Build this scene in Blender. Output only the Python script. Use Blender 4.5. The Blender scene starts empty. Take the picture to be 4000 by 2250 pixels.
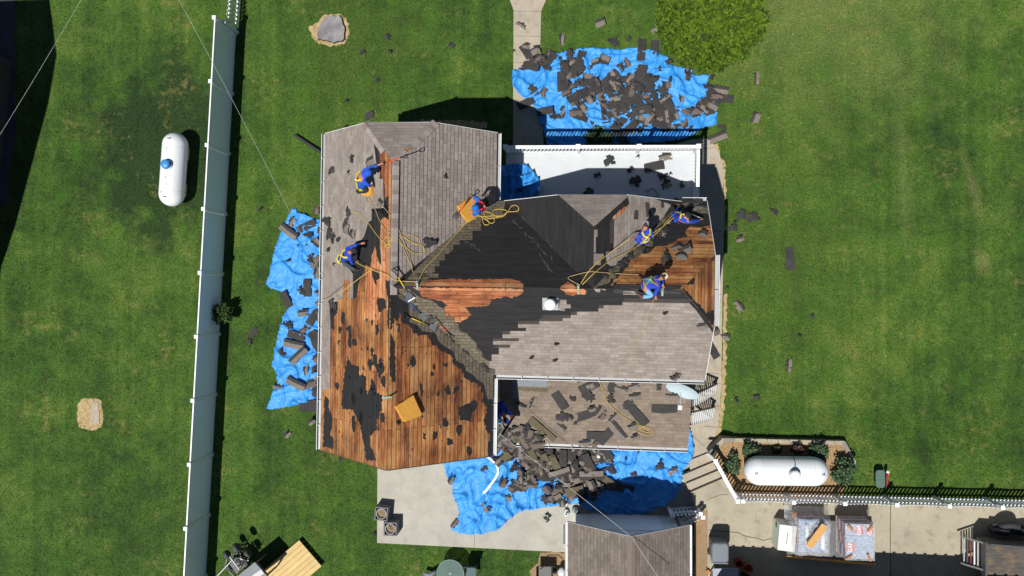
import bpy, bmesh, math, random
import numpy as np
from mathutils import Vector, Matrix, Quaternion, noise
from mathutils.geometry import tessellate_polygon
random.seed(7)
SC = bpy.context.scene
COL = SC.collection
# ------------------------------------------------------------------ camera
FPX = 2850.0; H = 29.5; ND = (2250.0, 1150.0)      # focal length in photo pixels, height, where straight down falls
_d = Vector(((ND[0]-2000)/FPX, (1125-ND[1])/FPX, -1)).normalized()
Q = _d.rotation_difference(Vector((0, 0, -1)))
cam = bpy.data.cameras.new('camera'); cam.lens = FPX*36/4000; cam.sensor_width = 36; cam.clip_end = 3000
camo = bpy.data.objects.new('camera', cam); COL.objects.link(camo)
camo.location = (0, 0, H); camo.rotation_mode = 'QUATERNION'; camo.rotation_quaternion = Q
SC.camera = camo
# ------------------------------------------------------------------ light
SV = Vector((-0.24, -0.375, 1.0)).normalized()   # towards the sun
world = bpy.data.worlds.new('World'); SC.world = world; world.use_nodes = True
wn = world.node_tree; wn.nodes.clear()
sky = wn.nodes.new('ShaderNodeTexSky'); sky.sky_type = 'NISHITA'; sky.sun_disc = False
sky.sun_elevation = math.asin(SV.z); sky.sun_rotation = math.atan2(SV.x, SV.y); sky.altitude = 2000; sky.dust_density = .3
bg = wn.nodes.new('ShaderNodeBackground'); bg.inputs[1].default_value = 0.05
wo = wn.nodes.new('ShaderNodeOutputWorld')
wn.links.new(sky.outputs[0], bg.inputs[0]); wn.links.new(bg.outputs[0], wo.inputs[0])
sl = bpy.data.lights.new('sun', 'SUN'); sl.energy = 5.0; sl.angle = math.radians(0.5); sl.color = (1, .965, .9)
so = bpy.data.objects.new('sun', sl); COL.objects.link(so)
so.rotation_mode = 'QUATERNION'; so.rotation_quaternion = (-SV).to_track_quat('-Z', 'Y'); so.location = (-20, -30, 60)
SC.view_settings.view_transform = 'Standard'; SC.view_settings.look = 'None'
SC.view_settings.exposure = 0.1; SC.view_settings.gamma = 1
SC.cycles.max_bounces = 6; SC.cycles.diffuse_bounces = 2
# ------------------------------------------------------------------ places
def ray(u, v): return Q @ Vector(((u-2000)/FPX, (1125-v)/FPX, -1))
def P(u, v, z=0.0):
    d = ray(u, v); t = (z-H)/d.z; return Vector((d.x*t, d.y*t, z))
def sm(a, b, t):
    t = min(1, max(0, (t-a)/(b-a))); return t*t*(3-2*t)
def g(x, y):                                      # height of the ground: the drive and its lawn lie higher
    return 0.6*sm(-4.0, -7.0, y)*sm(5.6, 6.4, x)
def G(u, v, h=0.0):
    z = 0
    for _ in range(5):
        p = P(u, v, z+h); z = g(p.x, p.y)
    return Vector((p.x, p.y, z+h))
TH = -0.015
def L(x, y, z=0.0): return Vector((x*math.cos(TH)-y*math.sin(TH), x*math.sin(TH)+y*math.cos(TH), z))
class Plane:
    def __init__(s, e0, e1, r):                   # two points on the eave, one up the slope
        s.o = e0; s.U = (e1-e0).normalized(); n = s.U.cross(r-e0).normalized()
        if n.z < 0: n = -n
        s.N = n; s.V = n.cross(s.U)
        if s.V.z < 0: s.V = -s.V
    def uv(s, p): q = p-s.o; return (q.dot(s.U), q.dot(s.V))
    def px(s, u, v, h=0.0):                       # local coordinates of photo point, h = vertical height above the slope
        d = ray(u, v); c = Vector((0, 0, H-h)); t = (s.o-c).dot(s.N)/d.dot(s.N); return s.uv(c+d*t)
    def at(s, a, b, h=0.0): return s.o+s.U*a+s.V*b+s.N*h
    def pt(s, u, v, h=0.0):
        a, b = s.px(u, v, h); return s.o+s.U*a+s.V*b+Vector((0, 0, h))
# ------------------------------------------------------------------ objects
def tag(o, label=None, cat=None, group=None, kind=None):
    if label: o['label'] = label
    if cat: o['category'] = cat
    if group: o['group'] = group
    if kind: o['kind'] = kind
    return o
def empty(name, loc, label, cat, group=None):
    o = bpy.data.objects.new(name, None); COL.objects.link(o); o.location = loc; o.empty_display_size = .2
    return tag(o, label, cat, group)
def link(name, me, parent=None):
    o = bpy.data.objects.new(name, me); COL.objects.link(o)
    if parent is not None:
        o.parent = parent; o.matrix_parent_inverse = Matrix.Translation(-wl(parent))
    return o
def wl(o):
    v = Vector(o.location)
    if o.parent is not None: v = v+wl(o.parent)+o.matrix_parent_inverse.translation
    return v
class MB:                                          # collects geometry in world coordinates
    def __init__(s): s.v = []; s.f = []; s.m = []; s.uv = []; s.sm = []
    def add(s, vs, fs, mi=0, uvs=None, smooth=False):
        b = len(s.v); s.v += [tuple(q) for q in vs]
        for f in fs:
            s.f.append([b+i for i in f]); s.m.append(mi); s.sm.append(smooth)
            s.uv.append([uvs[i] for i in f] if uvs else None)
        return s
    def box(s, c, d, rz=0, mi=0, M=None):
        hx, hy, hz = d[0]/2, d[1]/2, d[2]/2
        R = M if M is not None else Matrix.Rotation(rz, 3, 'Z')
        vs = [Vector(c)+R @ Vector((x*hx, y*hy, z*hz)) for x in (-1, 1) for y in (-1, 1) for z in (-1, 1)]
        return s.add(vs, [(0, 1, 3, 2), (4, 6, 7, 5), (0, 4, 5, 1), (2, 3, 7, 6), (0, 2, 6, 4), (1, 5, 7, 3)], mi)
    def bar(s, a, b, w, h=None, mi=0, up=Vector((0, 0, 1))):   # square bar between two points
        a = Vector(a); b = Vector(b); h = h or w; z = (b-a); ln = z.length; z.normalize()
        x = z.cross(up)
        if x.length < 1e-4: x = z.cross(Vector((1, 0, 0)))
        x.normalize(); y = z.cross(x)
        M = Matrix((x, y, z)).transposed()
        return s.box((a+b)/2, (w, h, ln), mi=mi, M=M)
    def tube(s, pts, r, n=8, mi=0, cap=True, close=False):
        pts = [Vector(p) for p in pts]; rs = r if isinstance(r, (list, tuple)) else [r]*len(pts); b = len(s.v); k = len(pts)
        px_ = None
        for i, p in enumerate(pts):
            t = (pts[min(i+1, k-1)]-pts[max(i-1, 0)])
            if t.length < 1e-6: t = Vector((0, 0, 1))
            t.normalize()
            x = (px_-t*px_.dot(t)) if px_ is not None else t.cross(Vector((.3, .2, 1)))
            if x.length < 1e-4: x = t.cross(Vector((1, 0, 0)))
            x.normalize(); px_ = x; y = t.cross(x)
            for j in range(n):
                a = 2*math.pi*j/n; s.v.append(tuple(p+(x*math.cos(a)+y*math.sin(a))*rs[i]))
        for i in range(k-1):
            for j in range(n):
                s.f.append([b+i*n+j, b+i*n+(j+1) % n, b+(i+1)*n+(j+1) % n, b+(i+1)*n+j]); s.m.append(mi); s.uv.append(None); s.sm.append(True)
        if cap:
            s.f.append([b+j for j in range(n)][::-1]); s.f.append([b+(k-1)*n+j for j in range(n)])
            s.m += [mi, mi]; s.uv += [None, None]; s.sm += [False, False]
        return s
    def lathe(s, c, prof, n=24, mi=0, M=None, smooth=True):    # prof = [(radius, height)]
        b = len(s.v); R = M if M is not None else Matrix.Identity(3)
        for r, z in prof:
            for j in range(n):
                a = 2*math.pi*j/n; s.v.append(tuple(Vector(c)+R @ Vector((r*math.cos(a), r*math.sin(a), z))))
        for i in range(len(prof)-1):
            for j in range(n):
                s.f.append([b+i*n+j, b+i*n+(j+1) % n, b+(i+1)*n+(j+1) % n, b+(i+1)*n+j]); s.m.append(mi); s.uv.append(None); s.sm.append(smooth)
        return s
    def ball(s, c, r, n=12, mi=0, M=None):
        r = r if isinstance(r, (list, tuple)) else (r, r, r); b = len(s.v); R = M if M is not None else Matrix.Identity(3); m = n//2
        for i in range(m+1):
            p = math.pi*i/m
            for j in range(n):
                a = 2*math.pi*j/n
                s.v.append(tuple(Vector(c)+R @ Vector((r[0]*math.sin(p)*math.cos(a), r[1]*math.sin(p)*math.sin(a), r[2]*math.cos(p)))))
        for i in range(m):
            for j in range(n):
                s.f.append([b+i*n+j, b+(i+1)*n+j, b+(i+1)*n+(j+1) % n, b+i*n+(j+1) % n]); s.m.append(mi); s.uv.append(None); s.sm.append(True)
        return s
    def prism(s, poly, z0, z1, mi=0):              # poly of (x,y); z0,z1 numbers
        n = len(poly); vs = [(p[0], p[1], z0) for p in poly]+[(p[0], p[1], z1) for p in poly]
        tri = tessellate_polygon([[Vector((p[0], p[1], 0)) for p in poly]])
        area = sum(poly[i][0]*poly[(i+1) % n][1]-poly[(i+1) % n][0]*poly[i][1] for i in range(n))
        fs = []
        for t in tri:
            a, b, c = t
            cr = (poly[b][0]-poly[a][0])*(poly[c][1]-poly[a][1])-(poly[b][1]-poly[a][1])*(poly[c][0]-poly[a][0])
            if cr < 0: a, c = c, a
            fs.append((a+n, b+n, c+n)); fs.append((c, b, a))
        for i in range(n):
            j = (i+1) % n
            fs.append((i, j, j+n, i+n) if area > 0 else (j, i, i+n, j+n))
        return s.add(vs, fs, mi)
    def split(s):                                  # one MB per connected piece
        par = list(range(len(s.v)))
        def fd(i):
            while par[i] != i: par[i] = par[par[i]]; i = par[i]
            return i
        for f in s.f:
            for i in f[1:]: par[fd(i)] = fd(f[0])
        gr = {}
        for k, f in enumerate(s.f): gr.setdefault(fd(f[0]), []).append(k)
        out = []
        for ks in gr.values():
            o = MB(); mp = {}
            for k in ks:
                for i in s.f[k]:
                    if i not in mp: mp[i] = len(o.v); o.v.append(s.v[i])
                o.f.append([mp[i] for i in s.f[k]]); o.m.append(s.m[k]); o.uv.append(s.uv[k]); o.sm.append(s.sm[k])
            out.append(o)
        return out
    def parts(s, name, mats, parent, label=None): return [q.build(name, mats, parent, label=label) for q in s.split()]
    def build(s, name, mats, parent=None, loc=None, label=None, cat=None, group=None, kind=None):
        me = bpy.data.meshes.new(name)
        o_ = Vector(loc) if loc is not None else (wl(parent) if parent is not None else None)
        if o_ is None:
            a = np.array(s.v); o_ = Vector(((a[:, 0].min()+a[:, 0].max())/2, (a[:, 1].min()+a[:, 1].max())/2, a[:, 2].min()))
        me.from_pydata([tuple(Vector(q)-o_) for q in s.v], [], s.f)
        for m in (mats if isinstance(mats, (list, tuple)) else [mats]): me.materials.append(m)
        me.polygons.foreach_set('material_index', s.m); me.polygons.foreach_set('use_smooth', s.sm)
        if any(x is not None for x in s.uv):
            ul = me.uv_layers.new(name='uv'); k = 0
            for f, q in zip(s.f, s.uv):
                for i in range(len(f)):
                    if q: ul.data[k].uv = q[i]
                    k += 1
        me.update()
        o = bpy.data.objects.new(name, me); COL.objects.link(o)
        if parent is not None:
            o.parent = parent; o.location = o_-wl(parent)
        else: o.location = o_
        return tag(o, label, cat, group, kind)
# ------------------------------------------------------------------ materials
def lin(c): return tuple((x/12.92 if x <= .04045 else ((x+.055)/1.055)**2.4) for x in [v/255 for v in c])
class NT:
    def __init__(s, name):
        s.m = bpy.data.materials.new(name); s.m.use_nodes = True; s.t = s.m.node_tree; s.t.nodes.clear()
        s.out = s.n('ShaderNodeOutputMaterial'); s.b = s.n('ShaderNodeBsdfPrincipled'); s.t.links.new(s.b.outputs[0], s.out.inputs[0])
    def n(s, k, **kw):
        x = s.t.nodes.new(k)
        for a, b in kw.items(): setattr(x, a, b)
        return x
    def lk(s, a, b): s.t.links.new(a, b)
    def set(s, sock, v):
        if isinstance(v, (int, float)): sock.default_value = v
        elif isinstance(v, (tuple, list)): sock.default_value = (*v, 1) if len(v) == 3 and len(sock.default_value) == 4 else v
        else: s.lk(v, sock)
    def co(s, kind='Object', scale=(1, 1, 1), rot=(0, 0, 0)):
        c = s.n('ShaderNodeTexCoord'); m = s.n('ShaderNodeMapping'); s.lk(c.outputs[kind], m.inputs[0])
        m.inputs['Scale'].default_value = scale; m.inputs['Rotation'].default_value = rot; return m.outputs[0]
    def noise(s, vec, scale, detail=3, rough=.55, dist=0):
        x = s.n('ShaderNodeTexNoise'); s.lk(vec, x.inputs['Vector']); x.inputs['Scale'].default_value = scale
        x.inputs['Detail'].default_value = detail; x.inputs['Roughness'].default_value = rough; x.inputs['Distortion'].default_value = dist
        return x.outputs[0]
    def ramp(s, fac, stops, interp='LINEAR'):
        x = s.n('ShaderNodeValToRGB'); s.lk(fac, x.inputs[0]); e = x.color_ramp.elements; x.color_ramp.interpolation = interp
        while len(e) < len(stops): e.new(.5)
        for q, (p, c) in zip(e, stops): q.position = p; q.color = (*c, 1) if len(c) == 3 else (c[0],)*3+(1,)
        return x.outputs[0]
    def mix(s, f, a, b, mode='MIX'):
        x = s.n('ShaderNodeMix', data_type='RGBA', blend_type=mode); s.set(x.inputs[0], f); s.set(x.inputs[6], a); s.set(x.inputs[7], b); return x.outputs[2]
    def math(s, op, a, b=0.0, c=0.0):
        x = s.n('ShaderNodeMath', operation=op); s.set(x.inputs[0], a); s.set(x.inputs[1], b); s.set(x.inputs[2], c); return x.outputs[0]
    def bump(s, h, st=.3, d=.01):
        x = s.n('ShaderNodeBump'); x.inputs[0].default_value = st; x.inputs[1].default_value = d; s.lk(h, x.inputs['Height']); s.lk(x.outputs[0], s.b.inputs['Normal'])
    def fin(s, col, rough=.7, **kw):
        s.set(s.b.inputs['Base Color'], col); s.set(s.b.inputs['Roughness'], rough)
        for k, v in kw.items(): s.set(s.b.inputs[k.replace('_', ' ')], v)
        return s.m
def plain(name, c, rough=.6, var=.25, sc=6, bump=.15, bd=.005, **kw):   # colour with broad and fine unevenness
    t = NT(name); co = t.co(); n1 = t.noise(co, sc, 4); n2 = t.noise(co, sc*9, 2)
    f = t.math('ADD', t.math('MULTIPLY', n1, .65), t.math('MULTIPLY', n2, .35))
    col = t.ramp(f, [(.3, tuple(x*(1-var) for x in c)), (.7, tuple(min(1, x*(1+var)) for x in c))])
    if bump: t.bump(f, bump, bd)
    return t.fin(col, rough, **kw)
def shingle_mat(name, c1, c2, dark, row=.135, wid=.3, moss=None, uvk='UV', edge=.008, cut=.35, crs=.8):
    t = NT(name); uv = t.co(uvk)
    def brick(w, ed):
        b = t.n('ShaderNodeTexBrick', offset=.37, offset_frequency=2, squash=1); t.lk(uv, b.inputs['Vector'])
        b.inputs['Color1'].default_value = (0, 0, 0, 1); b.inputs['Color2'].default_value = (1, 1, 1, 1); b.inputs['Mortar'].default_value = (.5, .5, .5, 1)
        b.inputs['Scale'].default_value = 1; b.inputs['Mortar Size'].default_value = ed; b.inputs['Mortar Smooth'].default_value = .3
        b.inputs['Brick Width'].default_value = w; b.inputs['Row Height'].default_value = row; b.inputs['Bias'].default_value = 0; return b
    b = brick(wid, edge*.8); bl = brick(400, edge)
    col = t.mix(t.math('MULTIPLY', b.outputs['Color'], .8), c1, c2)
    n1 = t.noise(uv, 1.1, 5, .65); n2 = t.noise(uv, 60, 2); n3 = t.noise(uv, 7, 3)
    col = t.mix(.45, col, t.ramp(n1, [(.3, (.55,)), (.7, (1.25,))]), 'MULTIPLY')
    col = t.mix(.35, col, t.ramp(n3, [(.3, (.6,)), (.7, (1.3,))]), 'MULTIPLY')
    col = t.mix(.5, col, t.ramp(n2, [(.3, (.6,)), (.7, (1.4,))]), 'MULTIPLY')
    if moss: col = t.mix(t.ramp(t.noise(uv, 2.2, 4), [(.45, (0,)), (.65, (.7,))]), col, moss)
    col = t.mix(t.math('MULTIPLY', b.outputs['Fac'], cut), col, dark)
    col = t.mix(t.math('MULTIPLY', bl.outputs['Fac'], crs), col, dark)
    t.bump(t.math('SUBTRACT', t.math('MULTIPLY', n2, .3), t.math('MULTIPLY', bl.outputs['Fac'], .6)), .4, .01)
    return t.fin(col, .92)
def wood_mat(name, stops, row=.2, ln=2.4, gap=.008, stain=.5):
    t = NT(name); uv = t.co('UV')
    b = t.n('ShaderNodeTexBrick', offset=.41, offset_frequency=2); t.lk(uv, b.inputs['Vector'])
    b.inputs['Color1'].default_value = (0, 0, 0, 1); b.inputs['Color2'].default_value = (1, 1, 1, 1); b.inputs['Mortar'].default_value = (.5, .5, .5, 1)
    b.inputs['Scale'].default_value = 1; b.inputs['Mortar Size'].default_value = gap; b.inputs['Brick Width'].default_value = ln; b.inputs['Row Height'].default_value = row
    st = t.n('ShaderNodeMapping'); t.lk(uv, st.inputs[0]); st.inputs['Scale'].default_value = (1.2, 16, 1)
    gr = t.noise(st.outputs[0], 1.6, 6, .65, .6)
    st2 = t.n('ShaderNodeMapping'); t.lk(uv, st2.inputs[0]); st2.inputs['Scale'].default_value = (.5, 1.3, 1)
    bl = t.noise(st2.outputs[0], 1.5, 5, .6)
    f = t.math('ADD', t.math('MULTIPLY', b.outputs['Color'], .2), t.math('ADD', t.math('MULTIPLY', gr, .55), t.math('MULTIPLY', bl, stain)))
    col = t.ramp(f, stops)
    dirt = t.noise(uv, .8, 7, .7, .5); dirt2 = t.noise(st.outputs[0], 5, 5, .75)
    col = t.mix(.85, col, t.ramp(dirt, [(.36, (.38, .34, .32)), (.5, (.8, .78, .76)), (.62, (1.1, 1.1, 1.08))]), 'MULTIPLY')
    col = t.mix(.5, col, t.ramp(dirt2, [(.35, (.35,)), (.6, (1.2,))]), 'MULTIPLY')
    kn = t.n('ShaderNodeTexVoronoi'); t.lk(uv, kn.inputs['Vector']); kn.inputs['Scale'].default_value = 2.6
    col = t.mix(t.ramp(kn.outputs['Distance'], [(.05, (.75,)), (.1, (0,))]), col, (.03, .012, .006))
    col = t.mix(b.outputs['Fac'], col, (.02, .01, .006))
    t.bump(t.math('SUBTRACT', t.math('MULTIPLY', gr, .4), b.outputs['Fac']), .5, .01)
    return t.fin(col, .75)
M = {}
M['sh_roof'] = shingle_mat('weathered_shingle', lin((152, 142, 134)), lin((130, 119, 112)), lin((84, 75, 70)), edge=.006, cut=.45, crs=.4)
M['sh_east'] = shingle_mat('weathered_shingle_east', lin((158, 147, 140)), lin((134, 122, 115)), lin((40, 34, 32)), edge=.009, cut=.6)
M['sh_moss'] = shingle_mat('mossy_shingle', lin((120, 110, 96)), lin((92, 84, 72)), lin((28, 25, 22)), wid=.2, moss=lin((92, 86, 62)), cut=1.0)
M['sh_porch'] = shingle_mat('porch_shingle', lin((134, 120, 106)), lin((112, 99, 88)), lin((82, 73, 66)), edge=.004)
M['sh_shed'] = shingle_mat('shed_shingle', lin((124, 114, 106)), lin((100, 91, 84)), lin((52, 46, 42)), edge=.006)
M['wood'] = wood_mat('roof_boards', [(.4, lin((34, 20, 16))), (.5, lin((78, 42, 27))), (.6, lin((132, 80, 44))), (.7, lin((170, 108, 60))), (.82, lin((190, 140, 88)))], row=.145, ln=4.2, stain=.7)
M['wood_red'] = wood_mat('roof_boards_fresh', [(.36, lin((78, 40, 28))), (.5, lin((156, 88, 52))), (.62, lin((190, 120, 76))), (.78, lin((208, 156, 112)))], row=.17, ln=3.6)
M['felt'] = (lambda t: (t.bump(t.noise(t.co('UV', (1, 1, 1)), 8, 4), .5, .03), t.fin(t.mix(t.ramp(t.noise(t.co('UV', (3, 14, 1)), 3, 4, .6), [(.62, (0,)), (.8, (.55,))]), t.ramp(t.noise(t.co('UV', (1, 6, 1)), 1.2, 4), [(.3, lin((19, 18, 20))), (.7, lin((38, 36, 38)))]), lin((76, 73, 72))), .8)))(NT('roofing_felt'))[1]
M['felt_torn'] = plain('torn_felt', lin((46, 45, 48)), .75, .4, 8, .5, .02)
M['sh_dark'] = plain('shingle_back', lin((50, 48, 48)), .85, .3, 9, .4, .01)
M['sh_light'] = plain('shingle_granule', lin((114, 106, 99)), .9, .22, 11, .3, .01)
M['sh_olive'] = plain('shingle_old', lin((88, 81, 62)), .9, .22, 11, .3, .01)
M['fence'] = plain('fence_vinyl', (.82, .92, 1.0), .45, .03, 2, .05)
M['white'] = plain('white_vinyl', (.8, .81, .82), .45, .04, 3, .05)
M['white_old'] = plain('white_paint', (.72, .73, .73), .5, .08, 3, .05)
M['gutter'] = plain('gutter_metal', (.36, .37, .38), .45, .12, 4, .1)
M['black'] = plain('black_plastic', (.02, .02, .022), .5, .3, 9)
M['steel'] = plain('steel', (.45, .46, .47), .35, .2, 12, .1, Metallic=.7)
M['dark_metal'] = plain('dark_metal', (.06, .062, .065), .5, .4, 9, .2)
M['rope'] = plain('rope', lin((196, 168, 84)), .9, .2, 30, .4)
M['rope_old'] = plain('worn_rope', lin((170, 148, 104)), .9, .25, 30, .4)
M['foam'] = plain('yellow_foam', lin((205, 150, 62)), .95, .14, 9, .5, .02)
M['brick'] = plain('house_siding', (.5, .5, .48), .8, .1, 5)
def concrete(name, c, stain, joints=None):
    t = NT(name); co = t.co('Object'); n1 = t.noise(co, .9, 6, .65); n2 = t.noise(co, 30, 3); n3 = t.noise(co, 2.7, 5, .6)
    col = t.ramp(n1, [(.3, tuple(x*.84 for x in c)), (.7, tuple(x*1.1 for x in c))])
    col = t.mix(t.ramp(n3, [(.52, (0,)), (.72, (.6,))]), col, stain)
    col = t.mix(.35, col, t.ramp(n2, [(.3, (.6,)), (.7, (1.4,))]), 'MULTIPLY')
    t.bump(n2, .3, .01); return t.fin(col, .9)
M['patio'] = concrete('patio_concrete', lin((166, 163, 153)), lin((146, 142, 129)))
M['path'] = concrete('path_concrete', lin((164, 154, 138)), lin((132, 120, 102)))
M['drive'] = concrete('drive_concrete', lin((158, 150, 132)), lin((116, 106, 92)))
M['bare'] = concrete('bare_soil', lin((140, 116, 88)), lin((104, 88, 56)))
def grass_mat(blades=False):
    t = NT('grass_blades' if blades else 'lawn_grass'); co = t.co('Object')
    big = t.noise(co, .13, 4, .6); mid = t.noise(co, .9, 5, .65); m2 = t.noise(co, 4.4, 5, .75); fine = t.noise(co, 13, 4, .75); vf = t.noise(co, 36, 3, .7)
    stripe = t.n('ShaderNodeMapping'); c0 = t.n('ShaderNodeTexCoord'); t.lk(c0.outputs['Object'], stripe.inputs[0]); stripe.inputs['Scale'].default_value = (1.5, .05, 1); stripe.inputs['Rotation'].default_value = (0, 0, .05)
    mow = t.noise(stripe.outputs[0], 1.0, 3, .5)
    st3 = t.n('ShaderNodeMapping'); t.lk(c0.outputs['Object'], st3.inputs[0]); st3.inputs['Scale'].default_value = (3.4, .06, 1); st3.inputs['Rotation'].default_value = (0, 0, .03); mow2 = t.noise(st3.outputs[0], 1.0, 2, .5)
    f = t.math('ADD', t.math('MULTIPLY', mid, .3), t.math('ADD', t.math('MULTIPLY', big, .28), t.math('ADD', t.math('ADD', t.math('MULTIPLY', mow, .12), t.math('MULTIPLY', mow2, .1)), t.math('MULTIPLY', m2, .2))))
    col = t.ramp(f, [(.38, lin((26, 47, 10))), (.46, lin((43, 69, 14))), (.53, lin((61, 88, 23))), (.62, lin((91, 107, 42)))])
    lush = t.noise(co, .75, 5, .62, .4)
    col = t.mix(t.ramp(lush, [(.54, (0,)), (.68, (.55,))]), col, lin((54, 92, 17)))
    def region(cx, cy, rx, ry, c, amt, soft=.5, rot=0.0):
        nonlocal col
        mp = t.n('ShaderNodeMapping', vector_type='TEXTURE'); t.lk(c0.outputs['Object'], mp.inputs[0]); mp.inputs['Location'].default_value = (cx, cy, 0); mp.inputs['Scale'].default_value = (rx, ry, 50); mp.inputs['Rotation'].default_value = (0, 0, rot)
        ln = t.n('ShaderNodeVectorMath', operation='LENGTH'); t.lk(mp.outputs[0], ln.inputs[0])
        d = t.math('ADD', ln.outputs['Value'], t.math('MULTIPLY', t.math('SUBTRACT', lush, .5), 1.6))
        col = t.mix(t.ramp(d, [(1-soft, (amt,)), (1, (0,))]), col, c)
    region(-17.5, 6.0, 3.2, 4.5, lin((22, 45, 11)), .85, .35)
    region(9.5, 11.5, 7, 6, lin((104, 118, 58)), .6, .9)
    region(7.5, 3, 5, 9, lin((70, 92, 26)), .4, .8)
    region(12.6, 5.5, .4, 5.5, lin((98, 110, 58)), .4, .95, .05)
    region(15.2, 4.2, .3, 2.0, lin((130, 128, 78)), .3, .95, .25)
    region(15.6, 1.2, .35, .8, lin((130, 128, 78)), .35, .95, .25)
    region(-10, 2, 3, 12, lin((66, 88, 20)), .35, .8)
    region(-9, 10.5, 4, 3, lin((70, 92, 28)), .4, .8)
    dry = t.math('MULTIPLY', t.noise(co, .5, 6, .7), t.noise(co, 3.2, 5, .7))
    col = t.mix(t.ramp(dry, [(.3, (0,)), (.43, (.6,))]), col, lin((120, 112, 62)))
    col = t.mix(.6, col, t.ramp(fine, [(.32, (.35,)), (.68, (1.75,))]), 'MULTIPLY')
    col = t.mix(.65, col, t.ramp(vf, [(.3, (.3,)), (.7, (1.8,))]), 'MULTIPLY')
    if blades:
        gi = t.n('ShaderNodeNewGeometry'); col = t.mix(1.0, col, t.ramp(gi.outputs['Random Per Island'], [(0, (.5, .55, .45)), (.6, (1.15, 1.15, 1.0)), (.93, (1.7, 1.65, 1.3)), (1, (2.3, 2.0, 2.1))]), 'MULTIPLY')
        return t.fin(col, .9, Specular_IOR_Level=.2)
    t.bump(t.math('ADD', t.math('MULTIPLY', fine, .7), t.math('MULTIPLY', vf, .5)), .8, .05)
    return t.fin(col, .95)
M['grass'] = grass_mat()
def tarp_mat():
    t = NT('blue_tarp'); co = t.co('Object'); n = t.noise(co, 7, 6, .7, .8); n2 = t.noise(co, 40, 3)
    col = t.ramp(n, [(.25, (.02, .21, .6)), (.5, (.03, .27, .7)), (.74, (.09, .38, .8))])
    t.bump(t.math('ADD', n, t.math('MULTIPLY', n2, .25)), .55, .05); return t.fin(col, .5)
M['tarp'] = tarp_mat()
M['mulch'] = (lambda t, co: (t.bump(t.noise(co, 26, 4, .8), .9, .04), t.fin(t.ramp(t.noise(co, 22, 5, .8, 1.2), [(.3, lin((84, 60, 38))), (.5, lin((152, 122, 86))), (.68, lin((206, 182, 142)))]), .95)))(*(lambda t: (t, t.co('Object')))(NT('wood_chip_mulch')))[1]
def leaf_mat(name, a, b, tr=.3):
    t = NT(name); oi = t.n('ShaderNodeNewGeometry'); co = t.co('Object')
    f = t.math('ADD', t.math('MULTIPLY', oi.outputs['Random Per Island'], .6), t.math('MULTIPLY', t.noise(co, 2.2, 3), .4))
    m = t.fin(t.ramp(f, [(.2, a), (.75, b)]), .85, Specular_IOR_Level=.15); t.b.inputs['Subsurface Weight'].default_value = 0
    return m
M['leaf_bright'] = leaf_mat('bright_leaves', (.02, .046, .004), (.1, .165, .012))
M['leaf_dark'] = leaf_mat('dark_leaves', (.012, .03, .008), (.06, .11, .03))
M['leaf_grey'] = leaf_mat('grey_green_leaves', (.02, .045, .02), (.1, .16, .08))
M['glass'] = (lambda t: t.fin((.1, .17, .15), .5, Alpha=.6, Specular_IOR_Level=.15))(NT('table_glass'))
M['film'] = (lambda t: (t.bump(t.noise(t.co('Object'), 9, 6, .7, 1), .8, .08), t.fin((.85, .88, .92), .18, Alpha=t.ramp(t.noise(t.co('Object'), 7, 6, .75, 1.5), [(.35, (.12,)), (.75, (.62,))]))))(NT('clear_plastic_wrap'))[1]
# ================================================================== GROUND
def axis(lo, hi, st):
    a = [-600, -300, -150, -80, -50, -36, -30]; 
    return [x for x in a if x < lo]+list(np.arange(lo, hi+1e-6, st))+[-x for x in a[::-1] if -x > hi]
xs = axis(-28, 28, .5); xs = sorted(set([round(x, 3) for x in xs]+[round(x, 3) for x in np.arange(5.2, 6.8, .1)]))
ys = axis(-20, 20, .5); ys = sorted(set([round(x, 3) for x in ys]+[round(x, 3) for x in np.arange(-7.2, -3.8, .1)]))
m = MB(); nx = len(xs); ny = len(ys)
m.add([(x, y, g(x, y) if abs(x) < 300 else g(x, y)) for y in ys for x in xs],
      [(j*nx+i, j*nx+i+1, (j+1)*nx+i+1, (j+1)*nx+i) for j in range(ny-1) for i in range(nx-1)], smooth=True)
m.build('ground', M['grass'], loc=(0, 0, 0), kind='structure')
def fray(poly, step=.15, amp=.02, closed=True, rnd=random):
    out = []; n = len(poly)
    for i in range(n if closed else n-1):
        a = poly[i]; b = poly[(i+1) % n]; d = math.hypot(b[0]-a[0], b[1]-a[1]); k = max(1, int(d/step))
        for q in range(k):
            t = q/k; j = amp if q else amp*.4
            out.append((a[0]+(b[0]-a[0])*t+rnd.uniform(-j, j), a[1]+(b[1]-a[1])*t+rnd.uniform(-j, j)))
    return out
def slab(name, pxs, z, top, mat, kind='structure', fr=None, **kw):
    poly = [tuple(G(u, v).xy) if z is None else tuple(P(u, v, top).xy) for u, v in pxs]
    if fr: poly = fray(poly, fr[0], fr[1])
    return MB().prism(poly, -.1 if z is None else z, top).build(name, mat, kind=kind, **kw)
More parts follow.
